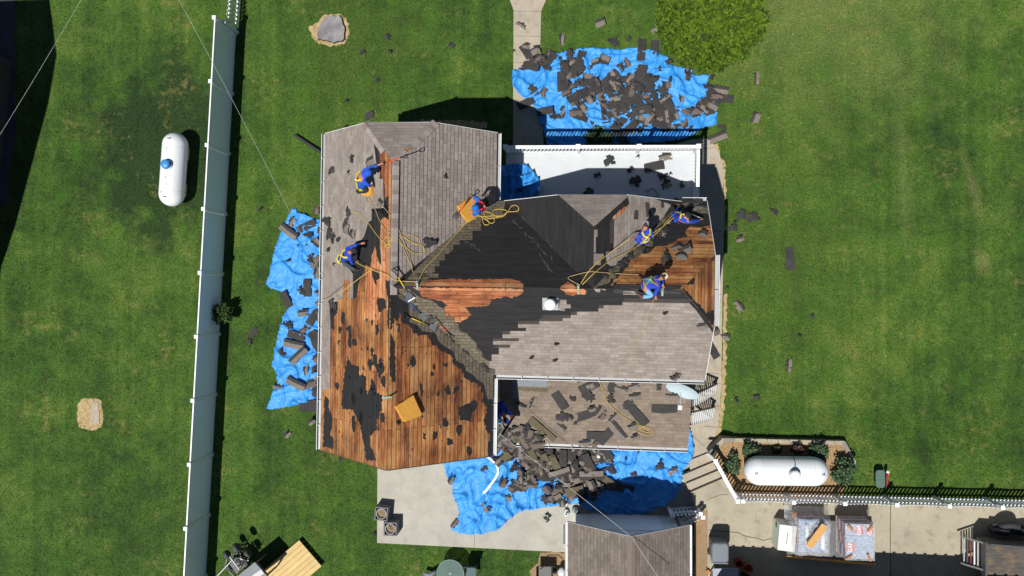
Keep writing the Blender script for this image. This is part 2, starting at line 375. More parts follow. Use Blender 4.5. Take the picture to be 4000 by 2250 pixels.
# walks, patio and drive (each cast slab between two joints is one slab of the same path)
slab('front_path', [(1978, -40), (2006, 40), (2004, 560), (2000, 640), (2125, 640), (2118, 400), (2110, 197), (2114, 44), (2150, -40)], -.05, .03, M['path'])
slab('side_path', [(2700, 545), (2760, 540), (2789, 564), (2812, 605), (2824, 657), (2828, 900), (2822, 1150), (2818, 1500), (2806, 1668), (2780, 1735), (2775, 1772), (2600, 1880), (2580, 1400), (2650, 1000), (2650, 560)], -.05, .03, M['path'])
slab('patio', [(1475, 1700), (1473, 2121), (2260, 2160), (2690, 2160), (2720, 1955), (2668, 1860), (2600, 1700)], -.05, .08, M['patio'])
j = MB()
for a, b in (((1852, 1990), (1853, 2139)),):
    p, q = P(*a, .083), P(*b, .083); j.bar(p, q, .012, .006)
for a, b in (((2006, 43), (2113, 44)), ((2004, 140), (2110, 142)), ((2004, 245), (2112, 243))):
    p, q = P(*a, .033), P(*b, .033); j.bar(p, q, .012, .006)
for a, b in (((2690, 590), (2800, 575)), ((2740, 1455), (2816, 1462)), ((2740, 1500), (2815, 1498)), ((2740, 1575), (2815, 1587)), ((2750, 1665), (2806, 1668)), ((2707, 1706), (2752, 1742)), ((2640, 1150), (2820, 1150)), ((2660, 900), (2825, 905))):
    p, q = P(*a, .033), P(*b, .033); j.bar(p, q, .014, .006)
j.build('concrete_joint', plain('joint_dark', (.1, .085, .065), .9), kind='structure')  # plain dark brown bars along the slab joints
DRV = [(2763, 1985), (2741, 1975), (2700, 1922), (2826, 1868), (2880, 1955), (2914, 1938), (3027, 1944), (3300, 1954), (3640, 1966), (4400, 1995), (4400, 3200), (2765, 3200)]
slab('driveway', DRV, -.1, .605, M['drive'])
dj = MB()
pts = [(2768, 2070), (2800, 2074), (2858, 2078), (2885, 2081), (2903, 2091), (2930, 2098), (2960, 2103), (2981, 2111), (3000, 2106), (3020, 2103), (3045, 2098)]
dj.tube([P(u, v, .606) for u, v in pts], .012, 5)
pts = [(3056, 1960), (3066, 1985), (3078, 2010), (3084, 2030), (3100, 2060)]
dj.tube([P(u, v, .606) for u, v in pts], .012, 5)
dj.tube([P(u, v, .606) for u, v in [(3479, 1970), (3478, 2050), (3478, 2164), (3480, 2260)]], .012, 5)
dj.tube([P(u, v, .606) for u, v in [(2757, 1955), (2815, 1932), (2843, 1933)]], .008, 5)
dj.build('driveway_crack', plain('crack_dark', (.05, .045, .035), .9), kind='structure')
slab('soil_strip', [(2712, 2000), (2763, 1984), (2766, 2290), (2712, 2290)], -.02, .5, M['bare'], fr=(.2, .02))
slab('shed_soil', [(2110, 2160), (2215, 2158), (2215, 2290), (2080, 2290), (2070, 2230), (2100, 2200)], -.02, .035, M['bare'], fr=(.2, .05))
slab('neighbour_drive', [(-300, -200), (60, -200), (55, 200), (60, 520), (20, 800), (-300, 900)], -.05, .02, plain('shaded_concrete', (.05, .05, .055), .9, .3, 3), fr=(.4, .05))  # concrete drive, the shade on it put into its dark colour
# sawdust, straw and worn patches in the lawn
straw = (lambda t, co: (t.bump(t.noise(co, 20, 4), .6, .03), t.fin(t.ramp(t.noise(co, 9, 6, .75, .6), [(.32, lin((120, 104, 60))), (.55, lin((172, 150, 110))), (.7, lin((192, 176, 140)))]), .95)))(*(lambda t: (t, t.co('Object')))(NT('dry_straw')))[1]
def patch(name, pxs, mat, h=.005, fr=(.08, .05)):
    c = [G(u, v) for u, v in pxs]; z = max(q.z for q in c); slab(name, pxs, z-.05, z+h, mat, fr=fr)
patch('sawdust_patch', [(1205, 105), (1240, 88), (1262, 62), (1290, 55), (1330, 55), (1355, 80), (1365, 120), (1360, 150), (1345, 172), (1290, 182), (1245, 172), (1225, 150)], straw)
patch('bare_patch', [(303, 1580), (316, 1560), (335, 1556), (375, 1557), (398, 1566), (400, 1600), (404, 1640), (396, 1668), (370, 1681), (340, 1678), (310, 1668), (300, 1640)], straw, fr=(.05, .035))
def edging(name, pl):
    m = MB()
    for (u, v), (u2, v2), w in pl:
        a = P(u, v, 0); b = P(u2, v2, 0); n = Vector((b.y-a.y, a.x-b.x)).normalized()*w
        L_ = fray([(a.x, a.y), (b.x, b.y)], .12, .02, False)+[(b.x, b.y)]; R_ = [(x+n.x+random.uniform(-.05, .05), y+n.y+random.uniform(-.05, .05)) for x, y in L_]
        m.prism(L_+R_[::-1], -.02, .016+random.random()*.002)
    m.build(name, straw, kind='structure')
edging('dry_edge', [((2824, 655), (2828, 900), -.08), ((2828, 1150), (2819, 1500), -.13), ((2819, 1500), (2806, 1668), -.16), ((2806, 1668), (2775, 1745), -.32), ((2789, 564), (2824, 655), -.1), ((1640, 489), (1900, 500), -.25)])
# ================================================================== STONE, STUMP
st = empty('tree_stump', P(1305, 115), 'grey weathered tree stump ringed by pale sawdust at the top of the lawn', 'stump')
top = [(1288, 62), (1300, 60), (1312, 65), (1322, 58), (1334, 72), (1338, 90), (1346, 112), (1343, 150), (1333, 160), (1320, 158), (1300, 166), (1275, 158), (1243, 152), (1240, 130), (1244, 110), (1262, 80), (1278, 66)]
tp = [tuple(P(u, v, .12).xy) for u, v in top]; tp = fray(tp, .08, .02)
MB().prism(tp, -.05, .12).build('stump_top', (lambda t: (t.bump(t.noise(t.co('Object'), 12, 5, .7), .8, .05), t.fin(t.ramp(t.noise(t.co('Object'), 2.2, 6, .65), [(.35, lin((108, 104, 108))), (.6, lin((140, 136, 138))), (.75, lin((170, 164, 152)))]), .9)))(NT('weathered_stump'))[1], st)
c = Vector((sum(p[0] for p in tp)/len(tp), sum(p[1] for p in tp)/len(tp)))
MB().prism([(c.x+(p[0]-c.x)*1.04, c.y+(p[1]-c.y)*1.04) for p in tp], -.05, .085).build('bark', plain('bark', (.06, .045, .035), .95, .4, 14, .8, .03), st)
tag(MB().prism(fray([tuple(P(u, v, .02).xy) for u, v in [(362, 1566), (385, 1572), (388, 1655), (366, 1660), (350, 1640), (358, 1600)]], .1, .02), -.03, .03).build('stone_slab', plain('grey_stone', lin((160, 148, 134)), .9, .2, 5)), 'grey stone slab half sunk in the bare rounded patch of lawn', 'stone')
# ================================================================== HOUSE
ZE, ZR, ZC = 5.5, 7.9, 7.0
W0, W1, WR, WS, WN = -8.52, -2.69, -5.6, -5.38, 5.31
MS, MN, MR, ME = -2.69, 3.05, .18, 4.17
XC, XH = .5, 2.89
house = empty('house', L(-2, 0, 0), 'house with its roof half stripped of shingles down to boards and black felt', 'house')
PA = Plane(L(W0, WS, ZE), L(W0, WN, ZE), L(WR, 0, ZR))
PB = Plane(L(W1, WS, ZE), L(W1, WN, ZE), L(WR, 0, ZR))
PC = Plane(L(-6.69, WN, ZC), L(-4.51, WN, ZC), L(WR, 3.94, ZR))
PJ = Plane(L(W1, MS, ZE), L(ME, MS, ZE), L(0, MR, ZR))
PD = Plane(L(W1, MN, ZE), L(ME, MN, ZE), L(0, MR, ZR))
PI = Plane(L(ME, 1.26, ZC), L(ME, -.9, ZC), L(3.05, .18, ZR))
PE = Plane(L(XC-XH, MN, ZE), L(XC-XH, 0, ZE), L(XC, MN, ZR))
PF = Plane(L(XC+XH, MN, ZE), L(XC+XH, 0, ZE), L(XC, MN, ZR))
PG = Plane(L(XC-1.08, MN, ZC), L(XC+1.08, MN, ZC), L(XC, 2.0, ZR))
def lines(pl, pts): return [pl.uv(p) for p in pts]
OUT = {
 'A': (PA, lines(PA, [L(W0, WS, ZE), L(W0, WN, ZE), L(-6.69, WN, ZC), L(WR, 3.94, ZR), L(WR, WS, ZR)])),
 'B': (PB, lines(PB, [L(W1, WS, ZE), L(W1, WN, ZE), L(-4.51, WN, ZC), L(WR, 3.94, ZR), L(WR, WS, ZR)])),
 'C': (PC, lines(PC, [L(-6.69, WN, ZC), L(-4.51, WN, ZC), L(WR, 3.94, ZR)])),
 'J': (PJ, lines(PJ, [L(-5.5, MS+.0, ZE), L(ME, MS, ZE), L(ME, -.9, ZC), L(3.05, MR, ZR), L(-5.5, MR, ZR)])),
 'D': (PD, lines(PD, [L(-5.5, MN, ZE), L(ME, MN, ZE), L(ME, 1.26, ZC), L(3.05, MR, ZR), L(-5.5, MR, ZR)])),
 'I': (PI, lines(PI, [L(ME, 1.26, ZC), L(ME, -.9, ZC), L(3.05, .18, ZR)])),
 'E': (PE, lines(PE, [L(XC-XH, MN, ZE), L(XC-1.08, MN, ZC), L(XC, 2.0, ZR), L(XC, MR, ZR), L(XC-XH, MR, ZE)])),
 'F': (PF, lines(PF, [L(XC+XH, MN, ZE), L(XC+1.08, MN, ZC), L(XC, 2.0, ZR), L(XC, MR, ZR), L(XC+XH, MR, ZE)])),
 'G': (PG, lines(PG, [L(XC-1.08, MN, ZC), L(XC+1.08, MN, ZC), L(XC, 2.0, ZR)])),
}
def clip(poly, cv):
    n = len(cv); ar = sum(cv[i][0]*cv[(i+1) % n][1]-cv[(i+1) % n][0]*cv[i][1] for i in range(n)); s = 1 if ar > 0 else -1
    out = poly
    for i in range(n):
        a, b = cv[i], cv[(i+1) % n]; inp = out; out = []
        if not inp: break
        side = lambda p: s*((b[0]-a[0])*(p[1]-a[1])-(b[1]-a[1])*(p[0]-a[0]))
        for k in range(len(inp)):
            p, q = inp[k-1], inp[k]; sp, sq = side(p), side(q)
            if (sp >= 0) != (sq >= 0):
                t = sp/(sp-sq); out.append((p[0]+(q[0]-p[0])*t, p[1]+(q[1]-p[1])*t))
            if sq >= 0: out.append(q)
    return out
def sheet(mb, pl, loops, h0, h1, mi=0, ur=0):
    """thin sheet lying on roof plane pl between heights h0 and h1; loops = outer + holes in plane metres"""
    pts = [p for l in loops for p in l]
    tri = tessellate_polygon([[Vector((a, b, 0)) for a, b in l] for l in loops])
    fl = pl.U.cross(pl.V).dot(pl.N) > 0
    n = len(pts); vs = [pl.at(a, b, h1) for a, b in pts]+[pl.at(a, b, h0) for a, b in pts]; uv = [(a+ur, b) for a, b in pts]*2
    fs = []
    for t in tri:
        a, b, c = t; cr = (pts[b][0]-pts[a][0])*(pts[c][1]-pts[a][1])-(pts[b][1]-pts[a][1])*(pts[c][0]-pts[a][0])
        if (cr < 0) == fl: a, c = c, a
        fs.append((a, b, c))
    k = 0
    for l in loops:
        for i in range(len(l)):
            a, b = k+i, k+(i+1) % len(l); fs.append((a, b, b+n, a+n))
        k += len(l)
    mb.add(vs, fs, mi, uv); return mb
def pp(pl, pxs): return [pl.px(u, v) for u, v in pxs]
roof = MB()
for k, (pl, o) in OUT.items(): sheet(roof, pl, [o], -.03, 0, 0, ur=ord(k)*1.7)
roof_o = roof.build('roof', M['wood'], house, label='bare orange and brown roof boards')
# soffit, walls
wl_ = MB()
for (x0, x1, y0, y1, z) in ((W0+.35, W1-.3, WS+.3, WN-.3, ZE-.12), (W1-.31, ME-.35, MS+.3, MN-.3, ZE-.121)):
    wl_.prism([tuple(L(x, y).xy) for x, y in ((x0, y0), (x1, y0), (x1, y1), (x0, y1))], 0, z)
# gable fills under the roof planes
def gable(mb, pts): 
    mb.add(pts+[p+Vector((0, 0, -.02)) for p in pts], [tuple(range(len(pts)))])
gable(wl_, [L(W0+.05, WS+.3, ZE), L(W1-.05, WS+.3, ZE), L(WR, WS+.3, ZR-.06)])
gable(wl_, [L(W0+.05, WN-.3, ZE), L(W1-.05, WN-.3, ZE), L(-4.6, WN-.3, ZC-.1), L(-6.6, WN-.3, ZC-.1)])
gable(wl_, [L(ME-.35, MS+.05, ZE), L(ME-.35, MN-.05, ZE), L(ME-.35, 1.2, ZC-.1), L(ME-.35, -.85, ZC-.1)])
gable(wl_, [L(XC-XH+.05, MN-.3, ZE), L(XC+XH-.05, MN-.3, ZE), L(XC+1, MN-.3, ZC-.1), L(XC-1, MN-.3, ZC-.1)])
wl_.prism([tuple(L(x, y).xy) for x, y in ((W0, WS+.02), (W1, WS+.02), (W1, WN-.02), (W0, WN-.02))], ZE-.115, ZE-.09)
wl_.prism([tuple(L(x, y).xy) for x, y in ((W1+.003, MS), (ME-.02, MS), (ME-.02, MN), (W1+.003, MN))], ZE-.113, ZE-.09)
wl_.build('wall', M['brick'], house)
# -------- felt and shingle layers
def ragged(pl, pxs, amp=.03, step=.07): return fray(pp(pl, pxs), step, amp)
felt = MB(); olive = MB(); shg = MB(); she = MB(); red = MB(); fl2 = MB()
def F(key, pxs, holes=(), amp=.035, h=(.0015, .006), mb=None, step=.07, cl=True):
    pl, o = OUT[key]; r = ragged(pl, pxs, amp, step)
    if cl: r = clip(r, o)
    if len(r) < 3: return
    sheet(mb if mb is not None else felt, pl, [r]+[ragged(pl, hh, amp) for hh in holes], *h, ur=ord(key)*1.7)
def S(key, pxs, mb, h=(.0075, .017), amp=.0, step=9):
    pl, o = OUT[key]; r = clip(fray(pp(pl, pxs), step, amp) if amp else pp(pl, pxs), o); sheet(mb, pl, [r], *h, ur=ord(key)*1.7)
# west slope
F('A', [(1453, 815), (1500, 812), (1508, 770), (1519, 765), (1518, 845), (1500, 850), (1488, 860), (1484, 960), (1490, 1040), (1478, 1015), (1465, 960), (1452, 1000), (1449, 1045), (1431, 1032), (1415, 1075), (1402, 1110), (1392, 1160), (1372, 1170), (1366, 1060), (1360, 1000), (1372, 930), (1420, 850)], amp=.02)
F('A', [(1455, 545), (1478, 560), (1482, 600), (1486, 650), (1484, 665), (1492, 700), (1503, 720), (1503, 765), (1508, 800), (1519, 815), (1519, 860), (1485, 830), (1440, 820), (1440, 600)], amp=.02)
F('A', [(1359, 1389), (1372, 1425), (1402, 1430), (1403, 1460), (1430, 1475), (1434, 1548), (1448, 1500), (1460, 1530), (1492, 1540), (1493, 1600), (1472, 1640), (1470, 1680), (1445, 1700), (1445, 1738), (1470, 1800), (1430, 1795), (1422, 1738), (1405, 1655), (1380, 1600), (1337, 1600), (1335, 1560), (1342, 1480)], amp=.045)
F('A', [(1474, 1160), (1500, 1165), (1508, 1175), (1508, 1200), (1480, 1220), (1474, 1190)], amp=.04)
F('A', [(1455, 1050), (1480, 1060), (1483, 1090), (1470, 1095), (1470, 1115), (1455, 1080)], amp=.03)
F('A', [(1466, 1270), (1480, 1265), (1480, 1300), (1470, 1312), (1468, 1290)], amp=.03)
F('A', [(1350, 1282), (1372, 1272), (1374, 1322), (1362, 1325), (1362, 1300)], amp=.03)
F('A', [(1452, 1380), (1475, 1390), (1475, 1420), (1500, 1415), (1502, 1450), (1482, 1480), (1470, 1440), (1455, 1420)], amp=.04)
F('A', [(1275, 1185), (1320, 1180), (1318, 1225), (1305, 1235), (1308, 1285), (1288, 1285), (1280, 1230)], amp=.03)
F('A', [(1255, 1410), (1278, 1415), (1290, 1430), (1270, 1448), (1255, 1440)], amp=.04)
F('A', [(1268, 1545), (1285, 1560), (1284, 1590), (1300, 1640), (1290, 1700), (1303, 1712), (1303, 1755), (1262, 1745), (1266, 1620)], amp=.035)
F('A', [(1505, 1095), (1522, 1095), (1527, 1820), (1516, 1822), (1514, 1520), (1520, 1480), (1519, 1300), (1513, 1255), (1517, 1180)], amp=.02)
SA = [(1262, 505), (1430, 470), (1475, 555), (1462, 562), (1470, 632), (1486, 665), (1484, 698), (1498, 700), (1500, 812), (1453, 815), (1453, 860), (1440, 868), (1424, 922), (1411, 939), (1385, 952), (1372, 1000), (1363, 1045), (1380, 1070), (1380, 1165), (1365, 1165), (1367, 1092), (1345, 1094), (1341, 1165), (1330, 1170), (1295, 1188), (1288, 1200), (1292, 1260), (1291, 1520), (1255, 1520)]
S('A', SA, shg)
S('C', [(1420, 480), (1722, 480), (1530, 640), (1505, 600), (1485, 590), (1470, 565)], shg)
F('C', [(1480, 590), (1530, 600), (1545, 645), (1525, 650)], amp=.02)
# east slope
F('B', [(1519, 600), (1545, 620), (1560, 650), (1560, 700), (1560, 1100), (1519, 1110)], amp=.01, step=.4)
SBn = [(1521, 655), (1722, 480), (1960, 510), (1965, 800), (1880, 900), (1640, 1110), (1590, 1110), (1534, 1120), (1521, 1120)]
S('B', SBn, she)
F('B', [(1519, 1090), (1600, 1100), (1950, 1445), (1928, 1810), (1912, 1800), (1906, 1740), (1914, 1700), (1892, 1660), (1888, 1640), (1904, 1610), (1888, 1570), (1880, 1520), (1850, 1492), (1812, 1470), (1800, 1442), (1772, 1424), (1760, 1388), (1708, 1362), (1685, 1345), (1672, 1312), (1618, 1304), (1600, 1275), (1575, 1262), (1560, 1220), (1552, 1275), (1540, 1240), (1531, 1286), (1522, 1290)], amp=.05)
F('B', [(1523, 1300), (1542, 1335), (1545, 1493), (1530, 1490), (1521, 1440)], amp=.03)
for q in ([(1640, 1495), (1650, 1500), (1655, 1530), (1640, 1550)], [(1772, 1515), (1794, 1510), (1785, 1530), (1768, 1540)], [(1790, 1590), (1830, 1575), (1845, 1610), (1835, 1650), (1795, 1640)], [(1560, 1640), (1568, 1650), (1555, 1665)], [(1650, 1690), (1662, 1695), (1660, 1715), (1650, 1712)], [(1745, 1712), (1768, 1712), (1770, 1735), (1750, 1740)], [(1553, 1260), (1562, 1270), (1560, 1300), (1554, 1295)]):
    F('B', q, amp=.04)
S('B', [(1540, 1105), (1600, 1105), (1660, 1160), (1950, 1440), (1950, 1475), (1925, 1560), (1905, 1560), (1890, 1500), (1862, 1480), (1845, 1462), (1820, 1450), (1813, 1425), (1784, 1410), (1771, 1372), (1735, 1352), (1715, 1335), (1700, 1300), (1650, 1295), (1630, 1270), (1600, 1258), (1597, 1185), (1560, 1165), (1545, 1130)], olive, amp=.02, step=.16)
# main roof, south
F('J', [(1500, 1090), (2700, 1105), (2800, 1310), (2760, 1500), (1900, 1480)], holes=[
    [(1612, 1122), (1700, 1124), (2000, 1126), (2044, 1128), (2040, 1146), (2000, 1165), (1985, 1160), (1920, 1168), (1912, 1192), (1880, 1198), (1815, 1197), (1841, 1230), (1800, 1260), (1770, 1255), (1742, 1240), (1735, 1200), (1750, 1192), (1720, 1175), (1690, 1170), (1650, 1160), (1640, 1140)],
    [(2190, 1126), (2280, 1127), (2289, 1136), (2288, 1149), (2250, 1150), (2240, 1158), (2225, 1152), (2210, 1150), (2207, 1138), (2188, 1130)]], amp=.03)
SJ = [(1910, 1409), (1921, 1409), (1921, 1383), (1949, 1383), (1949, 1371), (1949, 1357), (1993, 1357), (1993, 1345), (1926, 1345), (1926, 1331), (2027, 1331), (2027, 1320), (1963, 1319), (1963, 1305), (1993, 1305), (1993, 1292), (2055, 1292), (2055, 1279), (2024, 1279), (2024, 1265), (2107, 1265), (2107, 1253), (2198, 1253), (2198, 1241), (2230, 1241), (2230, 1229), (2254, 1229), (2254, 1216), (2337, 1216), (2337, 1203), (2358, 1203), (2358, 1191), (2431, 1191), (2431, 1179), (2692, 1183), (2720, 1212), (2745, 1248), (2790, 1305), (2770, 1500), (1915, 1480)]
S('J', SJ, shg)
S('J', [(2188, 1170), (2213, 1170), (2213, 1188), (2229, 1188), (2229, 1203), (2206, 1204), (2206, 1214), (2180, 1210)], shg)
S('J', [(2300, 1090), (2320, 1128), (2330, 1140), (2345, 1140), (2345, 1128), (2365, 1134), (2365, 1115), (2350, 1090)], shg)
S('J', [(2435, 1136), (2480, 1136), (2488, 1150), (2434, 1150)], shg)
for q in ([(2006, 1352), (1993, 1340)],): pass
dk = MB()
for q in ([(1926, 1320), (2027, 1320), (2027, 1331), (1926, 1331)], [(1949, 1345), (1993, 1345), (1993, 1357), (1925, 1357)], [(1963, 1292), (2055, 1292), (2055, 1305), (1963, 1305)], [(2024, 1253), (2107, 1253), (2107, 1265), (2024, 1265)], [(2107, 1241), (2198, 1241), (2198, 1253), (2107, 1253)], [(2230, 1216), (2254, 1216), (2254, 1229), (2230, 1229)], [(2337, 1191), (2358, 1191), (2358, 1203), (2337, 1203)], [(1910, 1409), (1940, 1411), (1940, 1421), (1910, 1421)], [(2440, 1164), (2700, 1168), (2694, 1183), (2431, 1179)], [(2120, 1229), (2230, 1229), (2230, 1241), (2120, 1241)]):
    S('J', q, dk, h=(.0065, .011))
S('J', [(1560, 1125), (1600, 1128), (1640, 1160), (1700, 1180), (1718, 1199), (1738, 1205), (1738, 1235), (1776, 1240), (1776, 1262), (1792, 1262), (1792, 1290), (1822, 1300), (1845, 1325), (1863, 1340), (1863, 1365), (1883, 1372), (1883, 1393), (1912, 1410), (1912, 1435), (1935, 1440), (1930, 1480), (1880, 1470), (1560, 1170)], olive, amp=.02, step=.16)
# main roof north, west part
F('D', [(1500, 1135), (1612, 1120), (1612, 1108), (1640, 1092), (1700, 1094), (1760, 1088), (1850, 1092), (1990, 1088), (2028, 1096), (2046, 1112), (2046, 1130), (2185, 1130), (2190, 1118), (2204, 1112), (2216, 1098), (2240, 1112), (2262, 1128), (2400, 1130), (2420, 1090), (2385, 1118), (2386, 1110), (2420, 1078), (2455, 1035), (2465, 1012), (2505, 990), (2540, 987), (2560, 962), (2610, 957), (2650, 932), (2682, 927), (2678, 902), (2692, 886), (2742, 890), (2772, 878), (2780, 760), (1900, 750), (1500, 900)], amp=.03, cl=True)
S('D', [(1942, 780), (1975, 790), (1960, 850), (1879, 864), (1879, 901), (1846, 901), (1846, 938), (1796, 938), (1796, 955), (1771, 955), (1771, 975), (1751, 992), (1738, 992), (1738, 1017), (1717, 1017), (1717, 1040), (1700, 1040), (1700, 1060), (1680, 1070), (1680, 1085), (1655, 1105), (1560, 1130), (1600, 1080), (1850, 820)], olive)
S('D', [(1630, 1069), (1715, 1070), (1713, 1085), (1630, 1082)], olive)
# cross gable
F('E', [(1940, 765), (2170, 740), (2340, 870), (2350, 1160), (1960, 1160)], amp=.01, step=.4, cl=True)
F('F', [(2270, 850), (2440, 740), (2700, 770), (2340, 1150), (2270, 1150)], amp=.01, step=.4)
F('G', [(2150, 750), (2460, 755), (2290, 900)], amp=.01, step=.4)
S('G', [(2178, 755), (2445, 760), (2452, 775), (2420, 800), (2375, 840), (2325, 885), (2300, 888), (2255, 868), (2248, 850), (2236, 838), (2215, 822), (2202, 815), (2212, 806)], shg)
S('F', [(2425, 800), (2455, 755), (2545, 772), (2620, 800), (2590, 848), (2494, 945), (2405, 1035), (2385, 1040), (2368, 1026), (2367, 985), (2396, 978), (2399, 836)], shg)
S('F', [(2302, 897), (2333, 897), (2333, 925), (2326, 925), (2326, 987), (2308, 985), (2308, 940)], shg)
S('F', [(2310, 990), (2357, 992), (2357, 1010), (2345, 1012), (2345, 1036), (2313, 1033)], shg)
for q in ([(2518, 790), (2534, 791), (2544, 846), (2524, 848)], [(2478, 821), (2492, 822), (2492, 858), (2473, 857)], [(2382, 860), (2396, 850), (2396, 950), (2380, 950)], [(2580, 786), (2592, 788), (2592, 812), (2580, 812)]):
    S('F', q, dk, h=(.0175, .021))
F('F', [(2340, 870), (2392, 845), (2398, 860), (2390, 990), (2345, 1000), (2330, 985), (2336, 900)], amp=.02, h=(.0065, .01))
F('F', [(2449, 768), (2458, 800), (2440, 812), (2400, 845), (2370, 872), (2345, 882), (2325, 890), (2322, 880), (2360, 850), (2420, 795)], amp=.03, h=(.018, .022))
pl_, o_2 = OUT['F']; rs_ = MB(); sheet(rs_, pl_, [clip(ragged(pl_, [(2440, 805), (2446, 815), (2425, 835), (2395, 858), (2390, 850), (2415, 825)], .02), o_2)], .019, .024, ur=3); rs_.build('torn_hip_board', M['wood_red'], roof_o)
pl_, o_2 = OUT['G']; rs_ = MB(); sheet(rs_, pl_, [clip(ragged(pl_, [(2262, 868), (2316, 872), (2312, 884), (2290, 892), (2270, 884)], .02), o_2)], .009, .012, ur=3); rs_.build('torn_hip_board', M['wood_red'], roof_o)
chalk = plain('valley_dust', lin((78, 73, 69)), .95, .5, 9)
for key, a_, b_, w_, n_s in (('E', (2030, 838), (2110, 945), .025, 9), ('E', (2120, 945), (2185, 1005), .05, 8), ('E', (2185, 1005), (2240, 1068), .02, 6), ('D', (2105, 990), (2150, 1062), .09, 12), ('D', (2000, 860), (2160, 1020), .03, 12), ('J', (1700, 1180), (1905, 1400), .03, 16), ('D', (1795, 930), (1870, 980), .02, 8)):
    pl_, o_2 = OUT[key]
    for i in range(n_s):
        t = (i+random.random())/n_s; u, v = a_[0]+(b_[0]-a_[0])*t+random.gauss(0, 3), a_[1]+(b_[1]-a_[1])*t+random.gauss(0, 3); a, b = pl_.px(u, v); an = random.uniform(-.5, .5)+math.atan2(pl_.px(*b_)[1]-pl_.px(*a_)[1], pl_.px(*b_)[0]-pl_.px(*a_)[0]); l_ = random.uniform(.04, .13)
        q = [(a+l_*math.cos(an+f)*r+w_*.3*math.sin(an)*0, b+l_*math.sin(an+f)*r) for f, r in ((0, 1), (.35, .5), (2.8, .5), (3.14, 1), (3.5, .5), (5.9, .5))]
        rs_ = MB(); sheet(rs_, pl_, [q], .0065, .0095); rs_.build('dust_streak', chalk, roof_o)
# valley debris shingles of main north-east slope, grey corner pieces
S('D', [(2654, 787), (2740, 800), (2768, 806), (2768, 835), (2735, 832), (2715, 822), (2690, 818), (2680, 836), (2640, 838), (2610, 850), (2560, 905), (2550, 960), (2520, 965), (2500, 1000), (2465, 1004), (2455, 1030), (2420, 1030), (2420, 1060), (2395, 1065), (2380, 1105), (2316, 1128), (2340, 1060)], olive, amp=.03, step=.14)
# east clip
F('I', [(2655, 1122), (2790, 970), (2792, 1010), (2772, 1012), (2740, 1040), (2700, 1085), (2715, 1090), (2712, 1110), (2680, 1112), (2665, 1128)], amp=.03)
F('I', [(2665, 1128), (2690, 1150), (2720, 1180), (2745, 1205), (2758, 1225), (2772, 1218), (2790, 1200), (2790, 1290), (2760, 1290)], amp=.05)
S('I', [(2668, 1140), (2700, 1172), (2730, 1210), (2750, 1240), (2790, 1300), (2740, 1260)], olive, amp=.02, step=.12)
felt.parts('felt_layer', M['felt'], roof_o, label='black roofing felt torn along its edges')
shg.parts('shingle_layer', M['sh_roof'], roof_o, label='light grey shingles still in place on the west and south slopes')
she.parts('shingle_layer', M['sh_east'], roof_o, label='grey shingles still in place on the east facing slope')
olive.parts('shingle_layer', M['sh_moss'], roof_o, label='stained shingles woven along the roof valleys')
dk.parts('shingle_course', plain('exposed_course', lin((62, 56, 54)), .9, .2, 9), roof_o, label='dark shingle halves exposed by the stripping')
# small shreds of felt left on the boards
shr = MB()
for i in range(78):
    key = random.choice('AABB')
    pl, o = OUT[key]
    if key == 'A': u, v = random.uniform(1300, 1500), random.uniform(1220, 1760)
    else: u, v = random.uniform(1550, 1880), random.uniform(1330, 1770)
    if key == 'B' and v < 1300+(u-1650)*.95: continue
    a, b = pl.px(u, v); s_ = random.choice((.04, .05, .06, .1, .16, .22)); k = random.randint(6, 9)
    q = [(a+s_*random.uniform(.4, 1.2)*math.cos(6.283*i_/k), b+s_*random.uniform(.3, .8)*math.sin(6.283*i_/k)) for i_ in range(k)]
    sheet(shr, pl, [fray(q, .03, .02)], .0015, .006)
shr.parts('felt_scrap', M['felt'], roof_o)
# fresh orange boards laid bare at the ridge
for key, q in (('J', [(1600, 1118), (2060, 1122), (2060, 1172), (1920, 1180), (1860, 1215), (1845, 1240), (1790, 1275), (1700, 1215), (1620, 1165)]), ('D', [(1630, 1084), (2050, 1084), (2060, 1121), (1600, 1118)]), ('J', [(2180, 1126), (2300, 1128), (2300, 1165), (2190, 1165)]), ('D', [(2180, 1128), (2210, 1090), (2250, 1105), (2300, 1128)]), ('A', [(1478, 560), (1519, 560), (1519, 1100), (1480, 1250), (1420, 1250), (1440, 1040), (1480, 840)])):
    pl, o = OUT[key]; sheet(red, pl, [clip(pp(pl, q), o)], .0004, .001, ur=3)
red.parts('bare_boards', M['wood_red'], roof_o, label='fresh orange boards just uncovered near the ridges')
# ridge and hip caps
def caps(name, path, w, mat, n, h=.03, skip=(), parent=roof_o):
    mb = MB(); a, b = path; d = (b-a)/n
    for i in range(n):
        if i in skip: continue
        p = a+d*i; q = a+d*(i+1.08); t = d.normalized(); s_ = t.cross(Vector((0, 0, 1))).normalized()
        dr = w*.62; th = Vector((0, 0, .012)); o1 = Vector((0, 0, h-.006+.004*(i % 2)))
        vs = []
        for e, c in ((0, p), (1, q)):
            up = o1+Vector((0, 0, .010 if e == 0 else 0))
            vs += [c+up-s_*w-Vector((0, 0, dr)), c+up, c+up+s_*w-Vector((0, 0, dr))]
            vs += [v_-Vector((0, 0, .012)) for v_ in vs[-3:]]
        mb.add(vs, [(0, 1, 7, 6), (1, 2, 8, 7), (3, 4, 1, 0), (4, 5, 2, 1), (0, 6, 9, 3), (2, 5, 11, 8)], random.randint(0, 2))
    ms = [plain(name+'_tone_a', lin((146, 134, 128)), .9, .12, 14), plain(name+'_tone_b', lin((128, 117, 112)), .9, .12, 14), plain(name+'_tone_c', lin((154, 143, 138)), .9, .12, 14)]
    return mb.build(name, mat or ms, parent)
